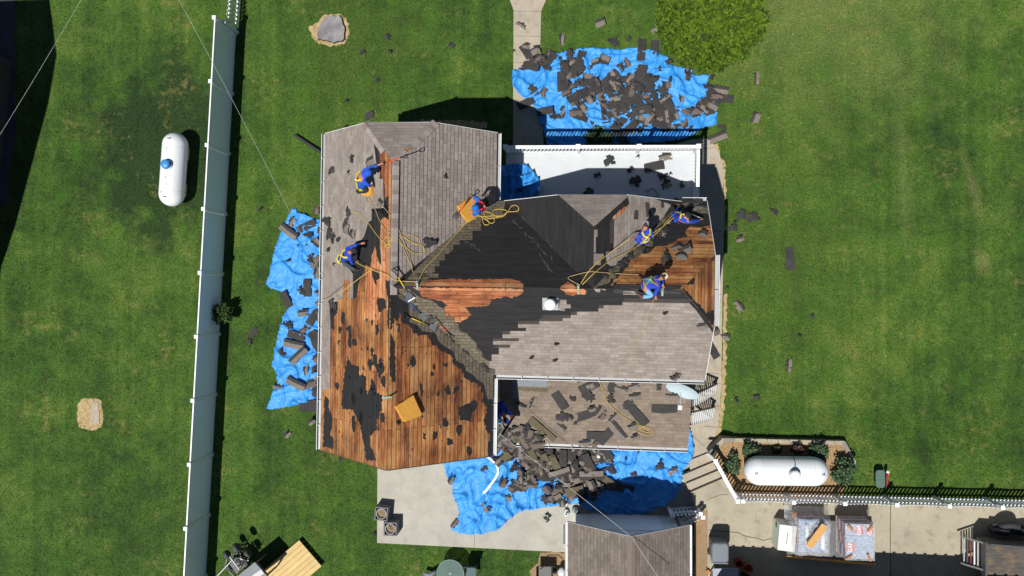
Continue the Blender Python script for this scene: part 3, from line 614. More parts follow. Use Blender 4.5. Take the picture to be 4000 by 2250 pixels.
caps('ridge_cap', (L(WR+.06, -.1, ZR-.01), L(WR+.06, 3.95, ZR-.01)), .15, None, 28)
caps('hip_cap', (L(WR, 3.94, ZR-.01), L(-4.46, WN+.01, ZC-.01)), .15, None, 14, skip=(4,))
caps('hip_cap', (L(WR-.3, 4.31, ZR-.25), L(-6.72, WN+.01, ZC-.01)), .15, None, 6)
caps('ridge_cap', (L(1.1, MR, ZR-.01), L(3.0, MR, ZR-.01)), .13, M['felt_torn'], 3, h=.012)
# gutters: real open troughs
def gutter(a, b, out, parent=house, mat=M['gutter'], w=.13):
    m_ = MB(); o_ = out.normalized(); up = Vector((0, 0, 1))
    prof = [o_*0.0+up*.0, o_*.0-up*.09, o_*w-up*.09, o_*w+up*.0, o_*(w+.012)+up*.0, o_*(w+.012)-up*.1, -o_*.006-up*.1, -o_*.006+up*.0]
    vs = [a+p for p in prof]+[b+p for p in prof]; n = len(prof)
    m_.add(vs, [(i, (i+1) % n, (i+1) % n+n, i+n) for i in range(n)]+[tuple(range(n)), tuple(range(n, 2*n))])
    k = max(2, int((b-a).length/.8))
    for i in range(1, k): p = a+(b-a)*i/k; m_.bar(p-up*.006, p+o_*w-up*.006, .02, .01)
    m_.bar(a+o_*(w+.006)+up*.002, b+o_*(w+.006)+up*.002, .013, .012, mi=1)
    return m_.build('gutter', [mat, M['white']], parent)
ex = L(1, 0)-L(0, 0); ey = L(0, 1)-L(0, 0)
gutter(L(W0-.005, WS, ZE-.03), L(W0-.005, WN, ZE-.03), -ex)
gutter(L(W1+.005, 3.1, ZE-.03), L(W1+.005, WN, ZE-.03), ex)
gutter(L(W1+.005, WS, ZE-.03), L(W1+.005, MS-.15, ZE-.03), ex)
gutter(L(W1+.1, MS-.005, ZE-.03), L(ME, MS-.005, ZE-.03), -ey)
gutter(L(XC+XH, MN+.005, ZE-.03), L(ME, MN+.005, ZE-.03), ey)
gutter(L(ME+.005, -.9, ZC-.03), L(ME+.005, 1.26, ZC-.03), ex)
fas = MB()
for a, b in ((L(W0, WN+.012, ZE-.06), L(-6.69, WN+.012, ZC-.06)), (L(-4.51, WN+.012, ZC-.06), L(W1, WN+.012, ZE-.06)), (L(-6.69, WN+.014, ZC-.07), L(-4.51, WN+.014, ZC-.07)), (L(XC-1.08, MN+.012, ZC-.06), L(XC-XH, MN+.012, ZE-.06)), (L(XC+1.08, MN+.012, ZC-.06), L(XC+XH, MN+.012, ZE-.06)), (L(XC-1.08, MN+.014, ZC-.07), L(XC+1.08, MN+.014, ZC-.07)), (L(ME+.012, 1.26, ZC-.06), L(ME+.012, MN, ZE-.06)), (L(ME+.012, -.9, ZC-.06), L(ME+.012, MS, ZE-.06))):
    fas.bar(a, b, .016, .12)
fas.parts('fascia', M['white_old'], house)
fas = MB()
fas.bar(L(W0, WS-.012, ZE-.07), L(WR, WS-.012, ZR-.07), .024, .12); fas.bar(L(WR, WS-.012, ZR-.07), L(W1, WS-.012, ZE-.07), .024, .12); fas.parts('fascia', plain('bare_fascia', (.09, .055, .035), .9, .3, 9), house)
ds = MB()
for (x, y) in ((W0+.06, WS+.1), (W1+.06, WS+.2), (ME+.03, MN-.1)):
    p = L(x, y, 5.3); ds.bar(p, Vector((p.x, p.y, .1)), .08, .06)
ds.parts('downspout', M['white'], house)
for y, z in ((-4.4, 0), ):
    for x_ in (-7, -4.4):
        w_ = MB(); p = L(x_, WS+.28, 1.6); w_.box(p, (1.0, .06, 1.2), TH); f_ = w_.build('window', plain('window_glass_dark', (.03, .04, .05), .1, .1, 2, 0), house)
        fr = MB()
        for dx, dz, wx, wz in ((0, .64, 1.16, .08), (0, -.64, 1.16, .08), (.54, 0, .08, 1.2), (-.54, 0, .08, 1.2)): fr.box(p+ex*dx+Vector((0, -.01, dz)), (wx, .1, wz), TH)
        fr.build('frame', M['white'], f_)
# vent pipe
v0 = PJ.pt(2158, 1186, 0)
ff = MB(); pl = PJ; a, b = pl.px(2150, 1189); sheet(ff, pl, [[(a-.24, b-.22), (a+.24, b-.22), (a+.24, b+.26), (a-.24, b+.26)]], .006, .011)
c = pl.at(a, b, 0)
vp = MB(); vp.lathe((c.x, c.y, c.z-.1), [(.13, 0), (.13, .42), (.17, .43), (.17, .52), (.12, .56), (0.0, .57)])
vpo = vp.build('vent_pipe', M['white'], house); ff.build('flashing', M['gutter'], vpo)
# ================================================================== PORCH ROOF, DECK
porch = empty('porch', L(.8, -4.2, 0), 'brown shingled porch roof scattered with stripped shingles, standing below the south eave', 'porch')
PP = Plane(L(-2.65, -5.5, 2.62), L(4.12, -5.5, 2.62), L(0, -2.95, 3.42))
pr = MB(); o_ = [PP.uv(L(x, y, 2.62)) for x, y in ((-2.65, -5.5), (4.12, -5.5))]; bt = PP.uv(L(0, -2.95, 3.42))[1]
lo = [(o_[0][0], 0), (o_[1][0], 0), (o_[1][0], bt), (o_[0][0], bt)]
sheet(pr, PP, [lo], -.08, 0, 0); pr.build('porch_roof', M['sh_porch'], porch)
gutter(L(-2.6, -5.505, 2.58), L(4.12, -5.505, 2.58), -ey, porch, w=.14)
pw = MB()
for x in (-2.3, -.2, 2.0, 3.95): p = L(x, -5.3, 0); pw.bar(p, Vector((p.x, p.y, 2.55)), .12)
pw.build('post', M['white'], porch)
pf = MB(); pf.prism([tuple(L(x, y).xy) for x, y in ((-2.6, -5.35), (4.0, -5.35), (4.0, -2.5), (-2.6, -2.5))], -.05, .5); pf.build('porch_floor', M['patio'], porch)
fs_ = MB()
def onp(pl, pxs): return [pl.px(u, v) for u, v in pxs]
sheet(fs_, PP, [onp(PP, [(2050, 1455), (2135, 1455), (2136, 1511), (2025, 1508), (2022, 1555), (2005, 1555), (2000, 1470)])], .003, .008)
fs_.build('grey_membrane', plain('grey_membrane', lin((118, 122, 130)), .8, .1, 5), porch)
fs_ = MB(); sheet(fs_, PP, [onp(PP, [(2023, 1512), (2140, 1515), (2140, 1532), (2023, 1528)])], .009, .016)
fs_.build('worn_course', M['sh_moss'], porch)
wv = empty('wall_vent', PP.pt(2012, 1469, .1), 'small white box with an orange pipe hole on the porch roof by the dark corner', 'vent')
c = PP.pt(2010, 1470, 0); MB().box((c.x, c.y, c.z+.09), (.2, .13, .2)).build('vent_box', M['white'], wv)
MB().lathe((c.x-.05, c.y, c.z+.17), [(.045, 0), (.045, .04), (.025, .045), (0, .045)], 12).build('vent_pipe', plain('terracotta', lin((190, 110, 60)), .8), wv)
# deck
DZ = 3.0
deck = empty('balcony_deck', L(.8, 4.2, 0), 'white raised deck with baluster railing littered with torn shingles', 'deck')
db = MB()
for i in range(24):
    y = 3.08+i*.0915
    db.prism([tuple(L(x, yy).xy) for x, yy in ((-2.62, y), (4.22, y), (4.22, y+.0908), (-2.62, y+.0908))], DZ-.05, DZ)
db.build('deck_boards', plain('deck_white', lin((188, 192, 196)), .6, .06, 3, .05), deck)
du = MB(); du.prism([tuple(L(x, y).xy) for x, y in ((-2.62, 3.08), (4.22, 3.08), (4.22, 5.25), (-2.62, 5.25))], DZ-.28, DZ-.055)
du.build('deck_frame', M['white_old'], deck)
for x, y in ((-2.5, 5.1), (.0, 5.1), (4.1, 5.1)):
    p = L(x, y, 0); MB().bar(p, Vector((p.x, p.y, DZ-.28)), .15).build('post', M['white'], deck)
def railing(a, b, h, name, parent, posts=True, sp=.125, mat=None, w=.09):
    mat = mat or M['white']; up = Vector((0, 0, 1)); d = (b-a); n = int(d.length/sp)
    MB().bar(a+up*h, b+up*h, w, .05).build(name+'_top_rail', mat, parent)
    MB().bar(a+up*.09, b+up*.09, .05, .05).build(name+'_bottom_rail', mat, parent)
    for i in range(1, n):
        p = a+d*i/n; MB().bar(p+up*.1, p+up*(h-.02), .036, up=d.normalized()).build('baluster', mat, parent)
for a, b in ((-2.5, -.05), (.05, 2.05), (2.15, 4.08)): railing(L(a, 5.15, DZ), L(b, 5.15, DZ), .95, 'railing', deck, w=.11)
railing(L(4.12, 3.25, DZ), L(4.12, 5.05, DZ), .95, 'railing', deck, w=.11)
for x, y in ((.0, 5.15), (2.1, 5.15), (4.12, 5.15), (-2.55, 5.15), (4.12, 3.15)):
    p = L(x, y, DZ); q = MB().bar(p, p+Vector((0, 0, 1.02)), .12); q.box(p+Vector((0, 0, 1.035)), (.16, .16, .03)); q.build('railing_post', M['white'], deck)
# ================================================================== STAIR RAILS EAST OF PORCH
es = empty('porch_stairs', P(2740, 1520), 'open wooden steps with two dark-capped white baluster railings beside the satellite dish', 'stairs')
for i in range(3):
    c = P(2700+i*22, 1535-i*6, .45-.15*i); MB().box(c, (.3, .95, .05), .26).build('step', M['drive'], es)
capm = plain('brown_rail', (.05, .038, .03), .7)
def stair_rail(n0, n1, s0, s1):                      # leaning picket panel: upper rail n0-n1, lower rail s0-s1
    MB().bar(n0, n1, .07, .05).build('handrail', capm, es); MB().bar(s0, s1, .07, .05).build('lower_rail', capm, es)
    n = 13
    for i in range(n):
        a, b = n0.lerp(n1, (i+.5)/n), s0.lerp(s1, (i+.5)/n); t = (n1-n0).normalized(); u_ = t.cross(b-a).normalized()
        if u_.z < 0: u_ = -u_
        MB().bar(a+u_*.035, b+u_*.035, .018, .062, up=t).build('baluster', M['white'], es)
    for p in (n0, n1): MB().bar(Vector((p.x, p.y, 0)), p+Vector((0, 0, .03)), .08).build('newel_post', capm, es)
stair_rail(P(2688, 1554, 2.3), P(2799, 1500, .5), P(2688, 1598, 1.8), P(2794, 1537, .1))
stair_rail(P(2679, 1616, 2.3), P(2790, 1591, .5), P(2677, 1662, 1.8), P(2781, 1635, .1))
# ================================================================== TALL FENCE
A0, A1 = P(838, 70, 1.83), P(727, 2064, 1.83); d = (A1-A0)/8
tf = empty('privacy_fence', (A0.x, (A0.y+A1.y)/2, 0), 'tall solid white vinyl privacy fence running down the left lawn', 'fence')
for i in range(-0, 11):
    p = A0+d*i; q = MB(); q.bar((p.x, p.y, -.05), (p.x, p.y, 1.85), .127); q.box((p.x, p.y, 1.87), (.15, .15, .05)); q.build('post', M['white'], tf)
    if i == 10: break
    q0 = p+d*.03; q1 = p+d*.97; t = d.normalized()
    MB().bar((q0.x, q0.y, 1.76), (q1.x, q1.y, 1.76), .05, .09).build('top_rail', M['white'], tf)
    MB().bar((q0.x, q0.y, .12), (q1.x, q1.y, .12), .05, .14).build('bottom_rail', M['white'], tf)
    q = MB(); n = 9
    for k in range(n):
        s0 = q0.lerp(q1, k/n); s1 = q0.lerp(q1, (k+1)/n-.0008); q.bar((s0.x, s0.y, .95), (s1.x, s1.y, .95), .022, 1.55)
    q.build('panel', M['fence'], tf)
def picket_fence(name, a, b, nb, h, label, cat='fence', posts=True, scallop=.12, mat=None, np_=12, base=None, last=True, mat_dark=None):
    fe = empty(name, (a+b)/2, label, cat); up = Vector((0, 0, 1)); mat = mat or M['white']
    for i in range(nb+1):
        p = a.lerp(b, i/nb)
        if posts and (i < nb or last):
            q = MB(); q.bar(p-up*.1, p+up*(h+.08), .1); q.box(p+up*(h+.1), (.14, .14, .04)); q.build('post', mat, fe)
        if i == nb: break
        p1 = a.lerp(b, (i+1)/nb); t = (p1-p).normalized(); sd = t.cross(up)
        for z in (.22, h-.28): MB().bar(p+up*z, p1+up*z, .045, .09).build('rail', mat, fe)
        for k in range(np_):
            s_ = (k+.5+.0)/np_; hh = h-scallop*math.sin(math.pi*s_)
            q0 = p.lerp(p1, .03+s_*.94)+sd*.045
            q = MB(); q.bar(q0+up*.08, q0+up*hh, .075, .022, up=sd); q.tube([q0+up*hh-sd*.011, q0+up*hh+sd*.011], .0375, 10); q.build('picket', mat, fe)
    return fe
b0 = P(930, 128, 0); picket_fence('picket_fence', b0, P(952, -170, 0), 1, 1.15, 'short white picket fence continuing from the top end of the tall white fence', np_=17)
r0 = P(2902, 1957, 1.8); r1 = P(3914, 1981, 1.8); dd = (r1-r0)/5; r2 = r1+dd*2
picket_fence('picket_fence', Vector((r0.x, r0.y, .6)), Vector((r2.x, r2.y, .6)), 7, 1.15, 'long scalloped white picket fence along the upper edge of the concrete drive', np_=13)
# stair wall rail
wr = empty('white_stair_rail', P(2840, 1880, .6), 'solid white handrail sloping beside the concrete garden steps', 'railing')
a, b = P(2794, 1800, 1.5), P(2880, 1956, 1.72)
MB().bar(a, b, .12, .09).build('handrail', M['white'], wr)
a0 = P(2764, 1774, 1.1); MB().bar(a0, a, .1, .07).build('handrail_end', M['white'], wr)
for p, zz in ((a, .2), (b, .6)): q = MB(); q.bar((p.x, p.y, zz), (p.x, p.y, p.z+.06), .1); q.box((p.x, p.y, p.z+.08), (.15, .15, .04)); q.build('post', M['white'], wr)
MB().bar(a-Vector((0, 0, .85)), b-Vector((0, 0, .95)), .05, .07).build('lower_rail', M['white'], wr)
for i in range(1, 12):
    p = a.lerp(b, i/12); MB().bar(p-Vector((0, 0, .9)), p-Vector((0, 0, .03)), .04).build('baluster', M['white'], wr)
# garden steps: four treads climbing south to the drive
stp = empty('garden_steps', P(2740, 1850), 'pale concrete steps climbing from the side path to the drive', 'steps')
RS = [((2690, 1800), (2776, 1766)), ((2664, 1857), (2786, 1806)), ((2680, 1890), (2806, 1838)), ((2697, 1924), (2828, 1869))]
zz = [.15, .3, .45, .6]; n_ = 4
for i in range(4):
    z = zz[i]; a, b = RS[i]; pa, pb = P(*a, z), P(*b, z)
    e0, e1 = P(2722, 1975, z), P(2850, 1925, z)
    MB().prism([tuple(x.xy) for x in (pa, e0+Vector((0, -.1*i, 0)), e1+Vector((0.02, -.1*i, 0)), pb)], -.05, z+.002).build('step', M['path'], stp)
# ================================================================== LATTICE GATES by the shed
def gate(u0, v0, u1, v1, z, label, np_, h=1.05):
    a = P(u0, v0, z+h); b = P(u1, v1, z+h); a.z = b.z = z; ge = picket_fence('picket_gate', a, b, 1, h, label, 'gate', scallop=.06, np_=np_)
gate(2624, 2013, 2735, 2005, .1, 'white picket gate panel north of the shed, nearer the blue tarp', 7)
gate(2668, 2058, 2745, 2018, .1, 'white picket gate panel angled against the shed corner', 6)
# ================================================================== SHED
SX0, SX1, SXR = -.32, 4.12, 1.93
shed = empty('shed', (1.9, -11, 0), 'grey shingled gable roof shed at the bottom of the picture', 'shed')
QL = Plane(Vector((SX0, -8.42, 2.4)), Vector((SX0, -13, 2.4)), Vector((SXR, -8.42, 3.6)))
QR = Plane(Vector((SX1, -8.42, 2.4)), Vector((SX1, -13, 2.4)), Vector((SXR, -8.42, 3.6)))
for q, x0 in ((QL, SX0), (QR, SX1)):
    l = [q.uv(Vector(p)) for p in ((x0, -8.42, 2.4), (x0, -13, 2.4), (SXR, -13, 3.6), (SXR, -8.5, 3.6))]
    sm_ = MB(); sheet(sm_, q, [l], -.06, 0); sm_.build('roof_slope', M['sh_shed'], shed)
sw = MB(); sw.prism([(SX0+.3, -8.75), (SX1-.3, -8.75), (SX1-.3, -12.9), (SX0+.3, -12.9)], 0, 2.38)
sw.add([(SX0+.3, -8.75, 2.38), (SX1-.3, -8.75, 2.38), (SXR, -8.75, 3.45), (SX0+.3, -8.8, 2.38), (SX1-.3, -8.8, 2.38), (SXR, -8.8, 3.45)], [(0, 1, 2), (5, 4, 3)])
sw.build('wall', M['white_old'], shed)
q = MB(); q.prism([(SX0+.9, -8.747), (SX1-.9, -8.747), (SX1-.9, -8.73), (SX0+.9, -8.73)], .05, 2.1); q.build('door', M['white'], shed)
for x, o in ((SX0, Vector((-1, 0, 0))), (SX1, Vector((1, 0, 0)))): gutter(Vector((x, -8.42, 2.38)), Vector((x, -13, 2.38)), o, shed, M['white_old'], w=.07)
q = MB(); q.bar((SX0, -8.4, 2.36), (SXR, -8.48, 3.56), .02, .1); q.build('fascia', M['gutter'], shed)
q = MB(); q.bar((SX1, -8.4, 2.36), (SXR, -8.48, 3.56), .02, .1); q.build('fascia', M['gutter'], shed)
q = MB()
for i in range(24):
    y = -8.5-i*.19; q.add([(SXR-.14, y, 3.545), (SXR, y, 3.61), (SXR+.14, y, 3.545), (SXR-.14, y-.2, 3.555), (SXR, y-.2, 3.622), (SXR+.14, y-.2, 3.555)], [(0, 1, 4, 3), (1, 2, 5, 4), (0, 3, 5, 2)])
q.build('ridge_cap', plain('shed_cap', lin((116, 104, 96)), .9, .18, 10), shed)
# unseen neighbours whose shade crosses the picture
def house_box(name, pts_low, h, label):
    e = empty(name, (pts_low[0][0], pts_low[0][1], 0), label, 'house'); MB().prism(pts_low, 0, h).build('wall', M['brick'], e); return e
nb = empty('neighbour_house', (-26, 5, 0), 'dark gabled neighbouring house at the left edge, known by its long shadow', 'house')
yz = [(-1.2, 2.6, -25.6), (1.1, 4.3, -25.55), (1.3, 4.5, -25.2), (5.15, 8.3, -24.62), (6.93, 9, -24.43), (10.1, 7, -24.3), (10.1, 0, -24.3), (-1.2, 0, -25.6)]
v = [(x, y, z) for y, z, x in yz]+[(-36, y, z) for y, z, x in yz]; n = len(yz)
MB().add(v, [tuple(range(n)), tuple(range(n, 2*n))[::-1]]+[(i, i+n, (i+1) % n+n, (i+1) % n) for i in range(n)]).build('wall', plain('neighbour_wall', (.06, .05, .045), .9), nb)
gar = empty('garage', (12, -14, .6), 'garage south of the drive whose shadow covers the bottom edge of the concrete', 'garage')
c0 = P(2846, 2132, .6)-Vector((.72, 1.125, 0)); c1 = P(3790, 2172, .6)-Vector((.72, 1.125, 0)); t = (c1-c0).normalized()
q1 = c1+t*6
MB().prism([tuple(c0.xy), (c0.x-.3, c0.y-9), (q1.x-.3, q1.y-9), tuple(q1.xy)], .6, 3.6).build('wall', M['brick'], gar)
q = MB()
for i in range(40): p = c0.lerp(q1, (i+.5)/40); q.box((p.x, p.y-.02, 3.6), (.1, .12, .05))
q.build('roof_edge', M['sh_dark'], gar)
# ================================================================== MULCH BED + TANKS
BO = [(2770, 1766), (2824, 1712), (3301, 1724), (3344, 1806), (3318, 1850), (3302, 1900), (3290, 1962), (3100, 1955), (2905, 1950), (2872, 1935), (2815, 1845)]
po = [P(u, v, .62) for u, v in BO]; cen = sum(po, Vector())/len(po)
slab('mulch_bed', [(u, v) for u, v in BO], -.05, .622, M['mulch'], fr=(.2, .03))
bw = empty('bed_wall', (cen.x, cen.y, .3), 'low grey stone retaining wall round the wood chip bed with the white tank', 'wall')
for i in range(0, 4):
    a, b = po[i], po[i+1]; t = (b-a).normalized(); nn = Vector((t.y, -t.x, 0)); nn = nn if nn.dot(cen-a) > 0 else -nn
    a_ = a+nn*.06; b_ = b+nn*.06; n = max(2, int((b-a).length/.4))
    for k in range(n):
        p, q_ = a_.lerp(b_, k/n+.004), a_.lerp(b_, (k+1)/n-.004); MB().bar((p.x, p.y, .27), (q_.x, q_.y, .27), .14+random.random()*.015, .74+random.random()*.01).build('stone_block', M['path'] if i == 3 else concrete('wall_stone', lin((128, 124, 118)), lin((96, 92, 86))) if k == 0 else M['drive'], bw)
def tank(ends, r, zc, label, dome_m, dome_at, marks):
    a, b = ends; t = (b-a).normalized(); M3 = Matrix((t.cross(Vector((0, 0, 1))), Vector((0, 0, 1)), t)).transposed(); ln = (b-a).length
    e = empty('propane_tank', ((a.x+b.x)/2, (a.y+b.y)/2, zc-r-.12), label, 'tank')
    pr = [(0.001, 0)]+[(r*math.sin(x), r-r*math.cos(x)) for x in np.linspace(.15, math.pi/2, 8)]+[(r, ln*.35), (r, ln*.5), (r, ln*.65)]+[(r*math.cos(x), ln-r+r*math.sin(x)) for x in np.linspace(0, math.pi/2-.12, 8)]+[(.001, ln)]
    MB().lathe(a, pr, 36, M=M3).build('tank_body', plain('tank_white', (.74, .77, .8), .35, .05, 2, .02), e)
    for q_ in (.2, .8): MB().lathe(a+t*(ln*q_), [(r-.004, -.01), (r+.0035, -.006), (r+.0035, .006), (r-.004, .01)], 40, M=M3).build('weld_seam', plain('seam_grey', (.6, .61, .62), .5), e)
    dp = a.lerp(b, dome_at)+Vector((0, 0, r-.02))
    dm = MB().lathe(dp, [(.19, 0), (.19, .17), (.17, .21), (.1, .235), (0, .24)], 24).build('valve_dome', dome_m, e)
    MB().lathe(dp+Vector((0, 0, 0)), [(.2, .02), (.215, .02), (.215, .05), (.2, .05)], 24).build('dome_rim', M['steel'], dm)
    for s_ in (.07, .93):
        p = a.lerp(b, s_+(.04 if s_ < .5 else -.04)); MB().tube([p+Vector((-.04, 0, r*.93)), p+Vector((-.04, 0, r+.05)), p+Vector((.04, 0, r+.05)), p+Vector((.04, 0, r*.93))], .014, 6).build('lifting_lug', M['dark_metal'], e)
    for s_ in (.25, .75):
        p = a.lerp(b, s_); MB().box((p.x, p.y, zc-r-.03), (.5, .5, .3), math.atan2(t.y, t.x)).build('saddle', M['drive'], e)
    for (s_, off, w, l) in marks:
        p = a.lerp(b, s_); rr = r+.003; an = off/r; sd = t.cross(Vector((0, 0, 1)))
        q = MB(); k = 7; an0 = [2*math.pi*i/k for i in range(k)]
        vs = []
        for x in an0:
            o_ = random.uniform(.5, 1.1); aa = an+o_*w*math.cos(x)/r; vs.append(p+t*(o_*l*math.sin(x))+sd*(rr*math.sin(aa))+Vector((0, 0, rr*math.cos(aa))))
        q.add(vs, [tuple(range(k))]); q.build('rust_mark', plain('tank_stain', (.3, .3, .3), .7), e)
    return e, dp
zc = .72; a, b = P(685, 563, zc), P(671, 762, zc); t = (b-a).normalized(); r = .5
dblue = plain('dome_blue', (.05, .24, .6), .4, .08, 4, .05)
e, dp = tank((a-t*r*.93, b+t*r*.93), .5, zc, 'white propane tank with a blue valve dome lying on the left lawn', dblue, .46, [(.24, .07, .03, .1), (.63, .02, .05, .05), (.72, -.03, .03, .05), (.6, -.18, .02, .02), (.83, .2, .05, .08), (.37, .3, .008, .12)])
tag(MB().tube([dp+Vector((-.2, 0, -.02)), dp+Vector((-.42, .02, -.2)), dp+Vector((-.44, .04, -.5)), dp+Vector((-.3, .08, -.55))], .018, 6).build('gas_pipe', plain('pipe_green', (.3, .4, .33), .6), e))
zc = 1.32; a, b = P(2962, 1838, zc), P(3178, 1841, zc); t = (b-a).normalized(); r = .5
e, dp = tank((a-t*r*1.05, b+t*r*1.05), .54, zc, 'large white propane tank with a white dome in the wood chip bed', M['white_old'], .55, [(.68, -.02, .025, .03), (.82, -.02, .02, .02)])
MB().tube([dp+Vector((0, .1, .1)), dp+Vector((.03, .4, .06)), dp+Vector((.06, .62, -.3)), dp+Vector((.06, .62, -.9))], .012, 6).build('hose', M['black'], e)
# ================================================================== PLANTS
def leaves(rnd, c, rad, n, size, up=.6, fill=.5, flat=1.0, squash=1.0, clumps=0, base=None):
    """n little folded leaves spread through an uneven crown"""
    vs = []; fs = []
    cl = []
    for i in range(clumps or 1):
        th = rnd.uniform(0, 6.283); ph = math.acos(rnd.uniform(-.1, 1)); rr = rnd.uniform(.75, 1.05)
        cl.append((Vector((rad[0]*rr*math.sin(ph)*math.cos(th), rad[1]*rr*math.sin(ph)*math.sin(th), rad[2]*rr*math.cos(ph)))))
    for i in range(n):
        th = rnd.uniform(0, 6.283); z_ = rnd.uniform(-.25, 1); rr = (fill+(1-fill)*rnd.random()**.5)
        d_ = Vector((math.sqrt(max(0, 1-z_*z_))*math.cos(th), math.sqrt(max(0, 1-z_*z_))*math.sin(th), z_))
        w = 1+.18*noise.noise(d_*2.3+Vector(c))+.16*noise.noise(d_*6+Vector(c))
        p = Vector((d_.x*rad[0], d_.y*rad[1], d_.z*rad[2]))*rr*w
        if clumps:
            q = cl[rnd.randrange(len(cl))]; p = q*.8+Vector((rnd.gauss(0, 1)*rad[0], rnd.gauss(0, 1)*rad[1], rnd.gauss(0, 1)*rad[2]))*.17
        p = p+Vector(c)
        a = Vector((rnd.uniform(-1, 1), rnd.uniform(-1, 1), rnd.uniform(-.3, .8)*up)).normalized(); 
        n_ = (d_*.8+Vector((rnd.uniform(-1, 1), rnd.uniform(-1, 1), rnd.uniform(0, 1.2)))).normalized(); s_ = a.cross(n_)
        if s_.length < .1: continue
        s_.normalize(); L_ = size*rnd.uniform(.7, 1.3); W_ = L_*.22*squash; b = len(vs)
        vs += [p, p+a*L_*.5+s_*W_, p+a*L_, p+a*L_*.5-s_*W_]; fs += [(b, b+1, b+2, b+3)]
    return MB().add(vs, fs)
rl = random.Random(3)
bush = empty('shrub', G(2790, 60), 'big round bright yellow-green shrub beside the top blue tarp', 'shrub')
bc = P(2785, 45, .9); bc.z = .15
leaves(rl, bc, (1.95, 2.02, 1.75), 15000, .2, fill=.74, squash=1.0).build('foliage', M['leaf_bright'], bush)
core = MB(); core.ball(bc+Vector((0, 0, .1)), (1.65, 1.7, 1.35), 20); core.build('shade_core', plain('shrub_shade', (.02, .035, .006), .95, .3, 8, .8, .05), bush)  # solid dark ball: the shade in the gaps between leaves, put in as colour
tk = MB()
for i in range(7):
    th = i*.9; tk.tube([(bc.x+.1*math.cos(th), bc.y+.1*math.sin(th), -.02), (bc.x+.5*math.cos(th), bc.y+.5*math.sin(th), .7), (bc.x+1.1*math.cos(th), bc.y+1.1*math.sin(th), 1.3)], [.05, .035, .01], 6)
tk.build('stems', M['dark_metal'], bush)
def plant(u, v, r, h, label, mat, n=420, size=.09, name='rose_bush', z=None, group=None):
    b_ = G(u, v) if z is None else P(u, v, z); e = empty(name, b_, label, 'plant', group)
    leaves(rl, b_+Vector((0, 0, h*.45)), (r, r, h*.55), n, size, fill=.2, clumps=9, squash=1.7).build('foliage', mat, e)
    s_ = MB()
    for i in range(6):
        th = i*1.05; s_.tube([b_, b_+Vector((r*.4*math.cos(th), r*.4*math.sin(th), h*.5)), b_+Vector((r*.8*math.cos(th), r*.8*math.sin(th), h*.85))], [.012, .009, .004], 5)
    s_.build('stem', plain('twig', (.06, .045, .025), .9), e)
plant(2925, 1752, .33, .5, 'green bush at the upper left of the wood chip bed', M['leaf_grey'], 700, z=.59)
plant(2852, 1808, .36, .55, 'green bush in the wood chip bed next to the white handrail', M['leaf_grey'], 700, z=.59)
plant(3105, 1750, .2, .4, 'small reddish bush behind the middle of the white tank', plain('red_leaf', (.06, .03, .02), .6, .6, 8), 300, z=.59)
plant(3030, 1755, .16, .3, 'tiny shaded bush behind the left half of the white tank', M['leaf_dark'], 200, z=.59)
plant(3190, 1757, .34, .5, 'spreading green bush behind the right end of the white tank', M['leaf_grey'], 650, z=.59)
plant(3275, 1828, .5, .8, 'largest green bush of the wood chip bed, right of the white tank', M['leaf_grey'], 1700, z=.59)
plant(893, 1220, .42, .9, 'dark leafy shrub growing against the tall white fence', M['leaf_dark'], 1500, .1, 'shrub')
plant(2345, 548, .5, .35, 'grey-green plant in the shade just north of the deck railing', M['leaf_grey'], 900, .16, 'garden_plant')
plant(2693, 650, .25, .4, 'small green plant in the shade east of the deck', M['leaf_dark'], 250, .1, 'garden_plant')
plant(2736, 2262, .3, .45, 'dark bush in the soil strip east of the shed', M['leaf_dark'], 500, .08, 'shrub')
# ================================================================== SATELLITE DISH
sd = empty('satellite_dish', P(2655, 1585, 2.9), 'grey satellite dish on a pole standing over the east end of the porch roof', 'dish')
c = P(2668, 1518, 3.6); look = Vector((-.3, -.7, .42)).normalized(); 
xx = Vector((0, 0, 1)).cross(look).normalized(); yy = look.cross(xx); M3 = Matrix((xx, yy, look)).transposed()
R_ = .5
MB().lathe(c, [(0.001, 0), (R_*.3, .008), (R_*.6, .035), (R_*.85, .075), (R_, .105), (R_+.012, .105), (R_*.85, .06), (R_*.5, .01), (.001, -.015)], 36, M=Matrix((xx*1.15, yy*1.0, look)).transposed()).build('reflector', plain('dish_grey', lin((180, 196, 204)), .6, .05, 4, .03), sd)
lnb = P(2656, 1592, 3.15)
MB().tube([c-yy*.3+look*.03, c.lerp(lnb, .5)-Vector((0, 0, .1)), lnb], .016, 8).build('feed_arm', M['gutter'], sd)
MB().box(lnb, (.13, .15, .07), -.1).build('feed_horn', M['white'], sd)
pb = P(2700, 1500, 2.9); MB().tube([c-look*.02, c-look*.12, c-look*.12-Vector((0, 0, .7))], .03, 8).build('mast', M['gutter'], sd)
